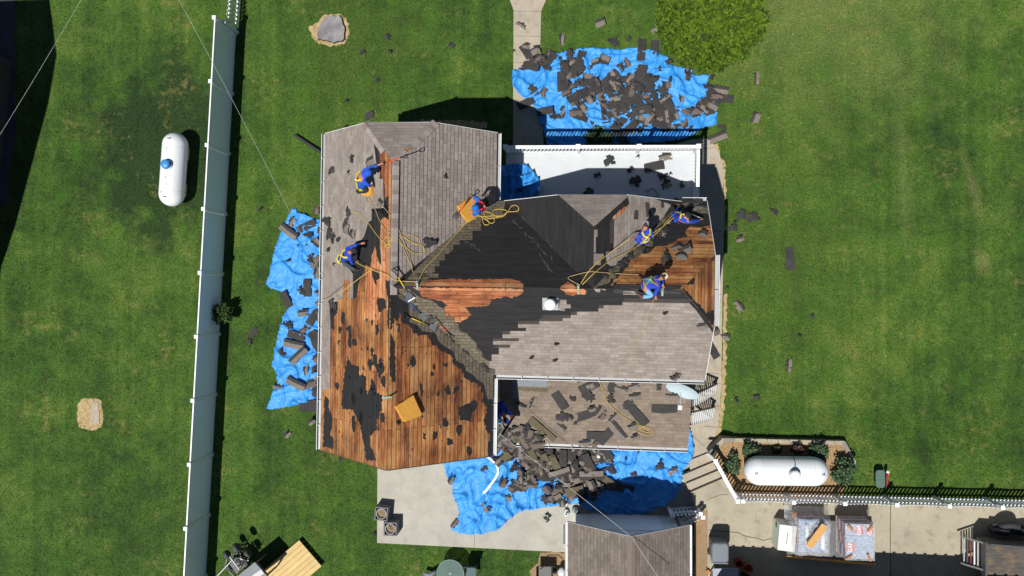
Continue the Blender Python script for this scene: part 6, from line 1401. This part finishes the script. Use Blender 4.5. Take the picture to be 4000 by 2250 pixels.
# ================================================================== ROOF ANCHORS, BAND STRIPS, ROPES
def anchor(pl, u, v, u2, v2, label):
    a = pl.pt(u, v, .03); b = pl.pt(u2, v2, .03); e = empty('roof_anchor', a, label, 'anchor')
    MB().bar(a, b, .06, .01, up=pl.N).build('anchor_strap', plain('zinc', lin((146, 160, 146)), .5, .12, 9, .1), e)
    t = (b-a).normalized(); MB().tube([a+Vector((.035*math.cos(x), .035*math.sin(x), .03)) for x in np.linspace(0, 6.28, 13)], .008, 6, cap=False).build('anchor_ring', M['steel'], e)
anchor(PJ, 1629, 1104, 1631, 1132, 'metal roof anchor strap on the orange ridge boards at the west junction'); anchor(PJ, 2259, 1114, 2259, 1147, 'metal roof anchor strap on the small orange patch of the ridge')
anchor(PJ, 2588, 1132, 2587, 1156, 'metal roof anchor strap beside the worker in jeans'); anchor(PA, 1498, 1553, 1530, 1552, 'metal strap laid across the south-west ridge above the foam pad')
def smooth(pts, n=6):
    out = []; k = len(pts)
    for i in range(k-1):
        p0, p1, p2, p3 = pts[max(i-1, 0)], pts[i], pts[i+1], pts[min(i+2, k-1)]
        for q in range(n):
            t = q/n; out.append(.5*((2*p1)+(p2-p0)*t+(2*p0-5*p1+4*p2-p3)*t*t+(3*p1-p0-3*p2+p3)*t*t*t))
    return out+[pts[-1]]
def rope(pts, label, r=.011, mat=None, h=.045, f=top):
    q = smooth([f(p[0], p[1], p[2] if len(p) > 2 else h) for p in pts]); tag(MB().tube(q, r, 6).build('rope', mat or M['rope']), label, 'rope')
ro = M['rope_old']
rope([(1432, 760), (1450, 785), (1470, 828), (1478, 850), (1500, 890), (1530, 915), (1560, 935), (1590, 1000), (1610, 1050), (1618, 1085)], 'worn rope running from the kneeling worker over the ridge to the west anchor', mat=ro)
rope([(1425, 762), (1440, 790), (1478, 790), (1495, 805), (1520, 835), (1548, 870), (1565, 915), (1578, 945), (1592, 985), (1604, 1020), (1612, 1060)], 'second rope from the kneeling worker curving down the east side of the ridge', mat=ro)
rope([(1378, 828), (1398, 830), (1420, 850), (1443, 877), (1470, 915), (1500, 945), (1515, 955), (1535, 945), (1528, 930), (1510, 925), (1500, 940), (1512, 965), (1525, 960), (1532, 930), (1520, 950), (1505, 965)], 'knotted rope bundle lying on the west ridge between the two workers')
rope([(1535, 920), (1570, 922), (1600, 940), (1630, 955), (1640, 940), (1625, 925), (1600, 915), (1588, 920), (1590, 935), (1620, 950), (1650, 960), (1658, 985), (1640, 990), (1610, 985), (1580, 960), (1545, 935)], 'coiled end of rope lying on the grey east slope')
rope([(1390, 1024, .25), (1420, 1040, .2), (1455, 1055, .15), (1510, 1075, .12), (1540, 1092, .1), (1565, 1098, .08), (1625, 1100, .06)], 'tight rope from the crouching west worker to the anchor at the ridge')
rope([(1258, 1168), (1290, 1158), (1330, 1142), (1400, 1090), (1448, 1055)], 'straight rope from the west gutter up to the rope knot')
rope([(1640, 1088, .06), (1660, 1050, .08), (1720, 985, .1), (1790, 905, .12), (1838, 855, .12), (1848, 838, .12)], 'taut yellow rope stretched along the north-west valley to the red harness worker')
rope([(1792, 878), (1812, 873), (1838, 862), (1860, 850), (1855, 838)], 'short yellow rope end with a white tip beside the foam pad')
rope([(1862, 843), (1890, 845), (1925, 843), (1960, 842), (1985, 828), (2020, 825), (2026, 812), (2015, 802), (1998, 806), (1985, 825), (1965, 845), (1938, 845), (1925, 830), (1935, 818), (1965, 818), (1980, 826), (1970, 842), (1930, 852), (1900, 850), (1890, 830), (1905, 828), (1920, 835), (1932, 862), (1920, 872), (1900, 860), (1888, 850), (1886, 865), (1895, 878), (1910, 875), (1905, 860), (1880, 848)], 'large loose coil of yellow rope on the black felt by the red harness', .013)
rope([(2268, 1110, .08), (2300, 1060, .1), (2340, 1020, .12), (2400, 975, .25), (2462, 932, .6)], 'taut yellow rope from the ridge anchor to the hand of the grey cap worker')
rope([(2275, 1112, .08), (2320, 1068, .1), (2380, 1020, .1), (2450, 985, .12), (2486, 965, .12), (2560, 915, .2), (2600, 870, .25), (2634, 832, .3)], 'long yellow rope from the ridge anchor along the valley to the crouching corner worker')
rope([(2545, 915, .3), (2590, 885, .3), (2625, 855, .35), (2640, 846, .4)], 'short yellow lanyard between grey cap worker and corner worker')
rope([(2262, 1112, .05), (2225, 1092, .06), (2220, 1083, .06), (2240, 1076, .06), (2300, 1062, .1), (2340, 1063, .08), (2400, 1068, .05), (2500, 1073, .05)], 'slack rope arching from the ridge anchor to the worker in jeans', mat=ro)
rope([(2560, 1158, .2), (2545, 1190, .04), (2500, 1310, .04), (2440, 1440, .05), (2418, 1475, .05)], 'thin worn rope hanging down the grey south slope', .008, ro)
PPf = lambda u, v, h: PP.pt(u, v, h)
rope([(2325, 1478), (2345, 1500), (2360, 1540), (2365, 1560), (2400, 1600), (2430, 1625), (2470, 1650), (2495, 1665), (2520, 1665), (2545, 1678), (2550, 1692), (2530, 1700), (2500, 1690), (2475, 1680), (2468, 1665), (2485, 1658), (2520, 1670), (2540, 1690), (2515, 1685), (2500, 1675), (2515, 1668), (2535, 1680)], 'yellow rope ending in a coil on the porch roof', f=PPf)
rope([(2520, 740, .02), (2530, 750, .02), (2545, 735, .02), (2560, 745, .02), (2570, 765, .02), (2540, 770, .02), (2525, 760, .02)], 'dark cord coiled in the deck shadow', .01, M['black'], f=lambda u, v, h: P(u, v, 3.0+h))
# ================================================================== MATERIALS ON THE DRIVE
card = plain('cardboard', lin((196, 150, 92)), .9, .12, 8, .2); redd = plain('faded_red', lin((120, 34, 40)), .6, .2, 9); redp = plain('red_print', lin((178, 44, 52)), .6, .1, 9); bluw = plain('blue_wrap', lin((128, 146, 176)), .5, .3, 3, .3); wrapw = plain('bundle_white', lin((196, 202, 210)), .5, .12, 3, .2)
bluep = plain('navy_print', lin((50, 44, 110)), .6, .2, 9)
tr = empty('flat_trailer', P(3180, 2180, .6), 'low flat trailer bed with a yellow wooden edge under the two wrapped pallets', 'trailer')
a, b = P(3072, 2172, .95), P(3420, 2204, .95)
MB().prism([tuple(P(u, v, .95).xy) for u, v in ((3072, 2030), (3410, 2040), (3418, 2203), (3074, 2170))], .82, .95).build('trailer_bed', plain('trailer_deck', (.12, .12, .13), .8, .3), tr)
MB().bar(a, b, .07, .16).build('edge_board', plain('edge_wood', lin((196, 150, 78)), .8, .15), tr)
for u, v in ((3120, 2100), (3360, 2120)): p = P(u, v, .6); MB().tube([(p.x-.08, p.y, .72), (p.x+.08, p.y, .72)], .13, 14).build('trailer_wheel', M['black'], tr)
def bundle_stack(u0, v0, u1, v1, zb, zt, rz, label, lay, name):
    a, b = P(u0, v0, zt), P(u1, v1, zt); c = (a+b)/2; w, d_ = abs(b.x-a.x), abs(b.y-a.y); e = empty(name, (c.x, c.y, zb), label, 'pallet')
    q = MB()
    for k in range(5): q.box((c.x, c.y-d_/2+.08+k*(d_-.16)/4, zb+.04), (w, .1, .02), rz)
    for k in range(3): q.box((c.x-w/2+.06+k*(w-.12)/2, c.y, zb-.02), (.09, d_, .09), rz)
    q.build('wooden_pallet', card, e); n = lay; hz = (zt-zb-.06)/n
    for k in range(n):
        z = zb+.06+hz*(k+.5)
        for i in range(3):
            y = c.y-d_/2+d_*(i+.5)/3; m_ = (bluep, wrapw, redp)[(i+k) % 3] if k < n-1 else bluw
            jx = rd.uniform(-.02, .02); MB().box((c.x+jx, y, z), (w-.04, d_/3-.015, hz-.012), rz, M=None).build('shingle_bundle', m_, e)
    return e, c, w, d_
e, c, w, d_ = bundle_stack(3302, 2047, 3412, 2185, .98, 1.95, 0, 'pallet of wrapped shingle bundles with red labels and four cardboard corner wedges', 8, 'shingle_pallet')
zt = 1.95
MB().box((c.x+.0, c.y, zt-.42), (w+.06, d_+.08, .95)).build('plastic_wrap', M['film'], e)
def redlabel(cx, cy, w_, h_, z, par, txt, rz=math.pi/2):
    MB().box((cx, cy, z), (w_, h_, .006)).build('red_label', redp, par)
    cu = bpy.data.curves.new('t', 'FONT'); cu.body = txt; cu.size = .19; cu.extrude = .002; cu.align_x = 'CENTER'; cu.align_y = 'CENTER'; cu.offset = .004
    to = bpy.data.objects.new('t', cu); COL.objects.link(to); bpy.context.view_layer.update(); tm = bpy.data.meshes.new_from_object(to.evaluated_get(bpy.context.evaluated_depsgraph_get())); bpy.data.objects.remove(to)
    tm.transform(Matrix.Translation((cx, cy, z+.006)) @ Matrix.Rotation(rz, 4, 'Z')); put('label_lettering', tm, M['white'], par)
p = P(3321, 2138, zt); redlabel(p.x, p.y, .33, .33, zt+.012, e, 'GAF')
p = P(3355, 2070, zt); redlabel(p.x, p.y, .3, .3, zt+.012, e, 'GAF')
p = P(3397, 2070, zt); redlabel(p.x, p.y, .26, .3, zt+.012, e, 'GAF')
for u, v, r in ((3322, 2063, -.9), (3400, 2064, .95), (3317, 2177, .6), (3395, 2178, -1.2)):
    p = P(u, v, zt+.1); MB().box((p.x, p.y, zt+.1), (.27, .075, .05), r).build('corner_wedge', plain('wedge_brown', lin((170, 120, 84)), .9, .15, 9), e)
e, c, w, d_ = bundle_stack(3118, 2028, 3232, 2160, .98, 1.75, 0, 'loosely plastic-covered pallet of white rolls with a cardboard board on top', 6, 'covered_pallet')
zt = 1.75
for u, v, v2 in ((3152, 2050, 2130), (3214, 2080, 2145)):
    p, q_ = P(u, v, zt+.08), P(u+1, v2, zt+.08); MB().tube([p, q_], .07, 14).build('white_roll', M['white'], e)
# crumpled film draped over it
fm = MB(); nx = ny = 26; x0, x1, y0, y1 = c.x-w/2-.35, c.x+w/2+.28, c.y-d_/2-.2, c.y+d_/2+.3; vs = []
for jj in range(ny+1):
    for ii in range(nx+1):
        x = x0+(x1-x0)*ii/nx; y = y0+(y1-y0)*jj/ny; dx = max(0, abs(x-c.x)-w/2-.02); dy = max(0, abs(y-c.y)-d_/2-.02); dd = math.hypot(dx, dy)
        z = zt+.2-min(.9, dd*3.2)+wrinkle(x*2.2, y*2.2, 3.3, .9); vs.append((x+.05*noise.noise(Vector((x*3, y*3, 1))), y+.05*noise.noise(Vector((x*3, y*3, 5))), max(z, 1.0)))
fm.add(vs, [(jj*(nx+1)+ii, jj*(nx+1)+ii+1, (jj+1)*(nx+1)+ii+1, (jj+1)*(nx+1)+ii) for jj in range(ny) for ii in range(nx)], smooth=True); fm.build('plastic_cover', M['film'], e)
a, b = P(3222, 2052, zt+.4), P(3158, 2136, zt+.4); MB().bar(a, b, .25, .05, up=Vector((0, 0, 1))).build('x', card)
o = bpy.data.objects['x']; o.name = 'cardboard_board'; tag(o, 'tan cardboard board lying diagonal on the plastic-covered pallet', 'board')
p = P(3106, 2015, 1.3); tag(MB().box((p.x, p.y, 1.3), (.1, .26, .1), .05).build('corner_wedge', plain('wedge_brown2', lin((170, 110, 66)), .9)), 'brown cardboard wedge standing at the left corner of the covered pallet', 'wedge')
e = empty('white_box', P(3070, 2100, .6), 'big white carton with green logo left of the covered pallet', 'box')
c = P(3075, 2103, 1.5); q = MB(); q.box((c.x, c.y, 1.06), (.62, .95, .86), -.09); q.build('carton', plain('carton_white', lin((206, 212, 206)), .8, .05, 4), e)
MB().box((c.x, c.y, 1.494), (.02, .4, .004), -.09).build('box_slot', M['black'], e)
R_ = Matrix.Rotation(-.09, 3, 'Z'); l_ = Vector((c.x, c.y, 1.1))+R_ @ Vector((-.314, .32, 0)); MB().lathe(l_, [(.12, -.003), (.12, .003), (0, .003)], 20, M=Matrix.Rotation(-math.pi/2, 3, 'Y')).build('green_logo', plain('logo_green', lin((40, 130, 60)), .7), e)
# dump trailer at the corner
dt = empty('dump_trailer', P(3920, 2200, .6), 'dark dump trailer with spare tyre and tail bars in the lower right corner', 'trailer')
A_, B_ = P(3838, 2110, 1.5), P(4160, 2135, 1.5); C_, D_ = P(4160, 2460, 1.5), P(3838, 2440, 1.5)
MB().prism([tuple(x.xy) for x in (A_, B_, C_, D_)], 1.1, 1.5).build('bed_floor', (lambda t, co: (t.fin(t.mix(t.ramp(t.noise(co, 2.2, 5, .6), [(.45, (0,)), (.7, (.7,))]), t.ramp(t.noise(t.co('Object', (.6, 6, 1)), 3, 5), [(.3, lin((52, 50, 52))), (.7, lin((88, 82, 76)))]), lin((122, 98, 66))), .6),))(*(lambda t: (t, t.co('Object')))(NT('scuffed_bed')))[0], dt)
n_ = (A_-D_).normalized(); MB().bar(A_+Vector((0, 0, .25)), B_+Vector((0, 0, .25)), .06, .5).build('side_wall', M['dark_metal'], dt)
MB().bar(A_+Vector((.55, -.06, .08)), B_+Vector((0, -.06, .08)), .12, .04).build('wooden_rail', plain('olive_board', lin((150, 142, 112)), .8), dt)
MB().bar(A_+Vector((0, 0, .1)), D_+Vector((0, 0, .1)), .07, .3).build('tail_frame', M['dark_metal'], dt)
for i, m_ in enumerate((M['gutter'], M['white_old'], redd, M['dark_metal'], M['gutter'])):
    o_ = Vector((-.1-.07*i, 0, -.12-.1*i)); MB().bar(A_+o_+Vector((0, -.1, 0)), A_+o_+(D_-A_)*.33, .045, .03).build('tail_bar', m_, dt)
for t_ in (0.02, .34): MB().bar(A_+(D_-A_)*t_+Vector((-.02, 0, .1)), A_+(D_-A_)*t_+Vector((-.5, 0, -.55)), .06, .06).build('hinge_arm', M['steel'], dt)
t0 = P(3938, 2060, 1.0); MB().lathe(t0, [(.18, -.09), (.36, -.1), (.4, -.04), (.4, .04), (.36, .1), (.18, .09), (.18, -.09)], 28, M=Matrix.Rotation(math.radians(60), 3, 'X')).build('spare_tyre', plain('tyre_rubber', (.03, .03, .032), .8, .2, 20, .4), dt)
MB().bar(A_+Vector((.6, .3, -.5)), B_+Vector((0, .3, -.5)), .35, .06).build('fender', plain('fender_black', (.02, .022, .03), .4), dt)
for x in (.9, 1.8): MB().tube([A_+Vector((x, .12, -.55)), A_+Vector((x, .34, -.55))], .34, 22).build('wheel', M['black'], dt)
for sx in (0, 1): p = A_+Vector((-.05, 0, 0)); 
MB().bar(P(3776, 2110, .95), P(3778, 2170, .95), .05, .04).build('bumper_bar', M['dark_metal'], dt)
# ================================================================== BOTTOM-LEFT CART, RAMP, TABLE
rm = empty('wooden_ramp', P(1130, 2200, .2), 'new pale pine plank platform at the bottom edge, partly in shadow', 'platform')
a, b, c, d_ = [P(u, v, .25) for u, v in ((1168, 2110), (1256, 2212), (1010, 2420), (922, 2318))]
for i in range(7):
    p0, p1 = a.lerp(b, i/7+.004), a.lerp(b, (i+1)/7-.004); q0, q1 = d_.lerp(c, i/7+.004), d_.lerp(c, (i+1)/7-.004)
    MB().prism([tuple(x.xy) for x in (p0, p1, q1, q0)], .2, .25).build('plank', plain('pine_%d' % i, tuple(x*(.92+.04*(i % 4)) for x in lin((200, 172, 118))), .8, .12, 5, .15), rm)
mr = MB()
for t in (.05, .5, .95): mr.bar(a.lerp(d_, t)-Vector((0, 0, .1)), b.lerp(c, t)-Vector((0, 0, .1)), .09, .1)
mr.build('joist', card, rm)
ct = empty('utility_cart', P(960, 2200, 0), 'black wheeled machine with a flat grey cover near the tall fence bottom', 'cart')
cvm = plain('grey_cover', lin((78, 86, 98)), .5, .15, 3, .1)
cv_ = [P(u, v, 1.5) for u, v in ((995, 2196), (1045, 2252), (930, 2340), (880, 2290))]
MB().prism([tuple(x.xy) for x in cv_], 1.35, 1.5).build('cover', cvm, ct)
k_ = [P(u, v, 1.512) for u, v in ((1020, 2224), (1032, 2240), (990, 2268), (980, 2252))]; MB().prism([tuple(x.xy) for x in k_], 1.49, 1.52).build('cover_panel', M['gutter'], ct)
cs = [x.lerp(sum(cv_, Vector())/4, .12) for x in cv_]
for x in cs: MB().bar((x.x, x.y, .3), (x.x, x.y, 1.36), .05).build('frame_post', M['dark_metal'], ct)
fr = [P(u, v, .55) for u, v in ((890, 2170), (935, 2160), (985, 2215), (925, 2262), (880, 2215))]
for x, y in zip(fr, fr[1:]+fr[:1]): MB().bar(x, y, .05, .05).build('frame_tube', M['dark_metal'], ct)
for u, v, r, z, rz in ((886, 2166, .17, .95, .6), (898, 2212, .2, .5, .5), (925, 2140, .19, 1.0, .6), (968, 2162, .18, .6, .6)):
    p = P(u, v, z); d = Vector((math.cos(rz), math.sin(rz), .1))*.09; q = MB(); q.tube([p-d, p-d*.6, p+d*.6, p+d], [r*.8, r, r, r*.8], 18); q.build('wheel', plain('tyre_grey', (.05, .055, .06), .7, .3), ct)
    MB().bar(p, fr[1].lerp(fr[4], .5), .025).build('strut', M['dark_metal'], ct)
for u, v, u2, v2, z in ((930, 2132, 965, 2118, 1.45), (975, 2142, 1010, 2135, 1.35)):
    pass
for i in range(16):
    p = P(rd.uniform(905, 975), rd.uniform(2165, 2230), rd.uniform(.4, .9)); q = P(rd.uniform(905, 975), rd.uniform(2165, 2230), rd.uniform(.4, .9))
    MB().tube([p, (p+q)/2+Vector((.05, .05, .1)), q], .022, 6).build('hose_run', M['dark_metal'] if i % 4 else M['steel'], ct)
MB().box(P(940, 2200, .55), (.6, .5, .35), .7).build('engine_block', M['black'], ct)
for u, v, u2, v2 in ((889, 2164, 935, 2225), (840, 2260, 905, 2190)): MB().bar(P(u, v, 1.0), P(u2, v2, .9), .035).build('grey_bar', M['gutter'], ct)
tb = empty('patio_table', P(1760, 2235, 0), 'round glass garden table at the bottom edge of the lawn', 'table')
c = P(1759, 2240, .72); MB().prism([(c.x+.53*math.cos(i*math.pi/24), c.y+.53*math.sin(i*math.pi/24)) for i in range(48)], .71, .722).build('glass_top', M['glass'], tb)
MB().lathe((c.x, c.y, .7), [(.53, 0), (.55, 0), (.55, .035), (.53, .035), (.53, 0)], 48).build('rim', plain('rim_green', lin((110, 146, 140)), .5), tb)
MB().lathe((c.x, c.y, .725), [(.022, 0), (.05, 0), (.05, .012), (.022, .012)], 20).build('umbrella_ring', M['gutter'], tb)
for k in range(4):
    th = .78+k*1.571; MB().tube([(c.x+.45*math.cos(th), c.y+.45*math.sin(th), .7), (c.x+.2*math.cos(th), c.y+.2*math.sin(th), .35), (c.x+.45*math.cos(th), c.y+.45*math.sin(th), .0)], .015, 6).build('leg', M['dark_metal'], tb)
gcl = plain('sling_green', lin((66, 92, 92)), .7, .12, 8); 
def chair(u, v, rz, label):
    p = P(u, v, .42); e = empty('patio_chair', (p.x, p.y, 0), label, 'chair', 'patio chairs round the glass table'); R_ = Matrix.Rotation(rz, 3, 'Z')
    q = MB(); q.box((p.x, p.y, .43), (.48, .46, .02), rz); q.build('seat', gcl, e)
    o_ = R_ @ Vector((0, .27, .0)); MX = Matrix.Rotation(rz, 3, 'Z') @ Matrix.Rotation(-.25, 3, 'X'); MB().box((p.x+o_.x, p.y+o_.y, .7), (.48, .02, .5), M=MX).build('backrest', gcl, e)
    for sx in (-.25, .25):
        f = lambda x, y, z: Vector((p.x, p.y, 0))+R_ @ Vector((x, y, 0))+Vector((0, 0, z))
        MB().tube([f(sx, -.24, 0), f(sx, -.24, .62), f(sx, .2, .64), f(sx, .3, .5)], .014, 6).build('arm_frame', M['dark_metal'], e); MB().tube([f(sx, .32, .96), f(sx, .22, .42), f(sx, .26, 0)], .014, 6).build('leg_frame', M['dark_metal'], e)
chair(1838, 2232, 0, 'green patio chair right of the round glass table'); 
q = MB(); p0 = P(1662, 2245, .3); q.tube([P(1655, 2240, .3), P(1680, 2248, .32), P(1702, 2232, .35)], [.08, .1, .06], 8); q.v = [tuple(Vector(x)+Vector((0, 0, noise.noise(Vector(x)*12)*.06))) for x in q.v]
tag(q.build('grey_cloth', plain('cloth_grey', lin((120, 124, 138)), .9, .15, 9)), 'grey cloth trailing from the left side of the glass table', 'cloth')
wb = empty('wheelbarrow', P(2150, 2240, 0), 'black wheelbarrow with a grey bag at the bottom edge left of the shed', 'wheelbarrow')
p = P(2128, 2240, .5); v = [(-.25, -.22, .3), (.25, -.22, .3), (.25, .22, .3), (-.25, .22, .3), (-.33, -.3, .6), (.33, -.3, .6), (.33, .3, .6), (-.33, .3, .6)]
MB().add([Vector((p.x, p.y, 0))+Vector(x) for x in v], [(3, 2, 1, 0), (0, 1, 5, 4), (1, 2, 6, 5), (2, 3, 7, 6), (3, 0, 4, 7)]).build('tray', M['black'], wb)
MB().tube([P(2110, 2222, .6), P(2125, 2213, .66), P(2165, 2213, .66), P(2185, 2225, .6)], .02, 6).build('handle', M['black'], wb)
MB().tube([(p.x+.5, p.y-.05, .2), (p.x+.5, p.y+.05, .2)], .2, 18).build('wheel', M['black'], wb)
b = MB(); b.ball(P(2193, 2236, .45), (.16, .2, .12), 12); tag(b.build('rubbish_bag', bagm), 'pale grey bag beside the wheelbarrow at the shed gutter', 'bag')
lm = empty('lawn_cart', P(3450, 1870, .6), 'green tray with red handles, a garden spreader on the lawn above the picket fence', 'garden cart')
p = G(3437, 1870, .3); grn2 = plain('cart_green', lin((70, 96, 84)), .6, .15, 6)
pl_ = [(x*.75, y) for x, y in rrect(.44, .66, .12)]; q = MB(); q.prism([(p.x+x, p.y+y) for x, y in pl_], p.z-.05, p.z+.05); q.build('tray', grn2, lm)
p2 = G(3462, 1868, .3); q = MB(); q.tube([p2+Vector((0, .22, 0)), p2+Vector((.03, .1, .05)), p2+Vector((0, 0, .03)), p2+Vector((.02, -.12, .05)), p2+Vector((0, -.3, 0))], [.05, .055, .04, .05, .03], 8); q.build('red_body', redd, lm)
MB().tube([p2+Vector((-.02, .26, .05)), p2+Vector((.08, .24, .06))], .05, 8).build('white_cap', M['white'], lm)
MB().tube([p2+Vector((.04, .18, .08)), p2+Vector((.06, .16, .09)), p2+Vector((.04, .13, .08))], .03, 8).build('orange_knob', plain('orange_knob', org, .5), lm)
for s_ in (-1, 1): MB().tube([p+Vector((.2+.03*s_, -.3, -.15)), p+Vector((.2+.06*s_, -.3, -.15))], .12, 14).build('wheel', M['black'], lm)
# ================================================================== GRASS BLADES
rng = np.random.default_rng(5)
def inpoly(poly, X, Y):
    r = np.zeros(len(X), bool); n = len(poly)
    for i in range(n):
        (x0, y0), (x1, y1) = poly[i], poly[i-1]
        if y0 == y1: continue
        r ^= ((y0 > Y) != (y1 > Y)) & (X < (x1-x0)*(Y-y0)/(y1-y0)+x0)
    return r
NB_ = 210000
X = rng.uniform(-25.5, 19.5, NB_); Y = rng.uniform(-12.6, 14.2, NB_)
skip = [[tuple(L(x, y).xy) for x, y in ((W0+.3, WS+.3), (W1-.3, WS+.3), (W1-.3, WN-.3), (W0+.3, WN-.3))], [tuple(L(x, y).xy) for x, y in ((W1-.4, -5.5), (ME, -5.5), (ME, 3.1), (W1-.4, 3.1))], [(-.1, -8.7), (3.9, -8.7), (3.9, -13), (-.1, -13)]]
PX = [[(1978, -40), (2006, 40), (2004, 560), (2000, 640), (2125, 640), (2118, 400), (2110, 197), (2114, 44), (2150, -40)], [(2600, 545), (2760, 540), (2789, 564), (2812, 605), (2826, 657), (2834, 900), (2830, 1150), (2828, 1500), (2816, 1668), (2790, 1735), (2775, 1772), (2600, 1880), (2500, 1400)],
      [(1475, 1700), (1473, 2121), (2260, 2160), (2690, 2160), (2720, 1955), (2668, 1860), (2600, 1700)], NT_, WT,
      [(1205, 105), (1240, 88), (1262, 62), (1290, 55), (1330, 55), (1355, 80), (1365, 120), (1360, 150), (1345, 172), (1290, 182), (1245, 172), (1225, 150)], [(308, 1568), (335, 1560), (375, 1560), (395, 1568), (398, 1600), (400, 1640), (392, 1665), (370, 1676), (340, 1674), (315, 1664), (304, 1640)],
      [(-300, -200), (60, -200), (55, 200), (60, 520), (20, 800), (-300, 900)], [(2110, 2160), (2215, 2158), (2215, 2290), (2080, 2290), (2070, 2230), (2100, 2200)]]
PG = [DRV, BO, [(2640, 1780), (2790, 1750), (2900, 1950), (2720, 2000)], [(2700, 1990), (2763, 1984), (2766, 2290), (2700, 2290)]]
skip += [[tuple(P(u, v).xy) for u, v in q] for q in PX]+[[tuple(P(u, v, .6).xy) for u, v in q] for q in PG]
ok = np.ones(NB_, bool)
for q in skip: ok &= ~inpoly(q, X, Y)
X = X[ok]; Y = Y[ok]; n = len(X)
Z = np.array([g(x, y) if x > 5.5 and y < -3.9 else 0.0 for x, y in zip(X, Y)])
th = rng.uniform(0, 6.283, n); ln = rng.uniform(.05, .13, n); lean = rng.uniform(.4, 1.0, n); w = rng.uniform(.012, .026, n)
dx, dy = np.cos(th), np.sin(th); V_ = np.empty((n, 3, 3))
V_[:, 0] = np.stack([X-dy*w, Y+dx*w, Z-.004], 1); V_[:, 1] = np.stack([X+dy*w, Y-dx*w, Z-.004], 1)
V_[:, 2] = np.stack([X+dx*ln*lean, Y+dy*ln*lean, Z+.012+ln*(1.05-lean)*.6], 1)
me = bpy.data.meshes.new('grass'); me.vertices.add(n*3); me.vertices.foreach_set('co', V_.reshape(-1))
me.loops.add(n*3); me.loops.foreach_set('vertex_index', np.arange(n*3)); me.polygons.add(n); me.polygons.foreach_set('loop_start', np.arange(n)*3); me.polygons.foreach_set('loop_total', np.full(n, 3)); me.update(calc_edges=True); me.validate()
me.materials.append(grass_mat(True)); go = bpy.data.objects.new('grass', me); COL.objects.link(go); tag(go, kind='stuff')
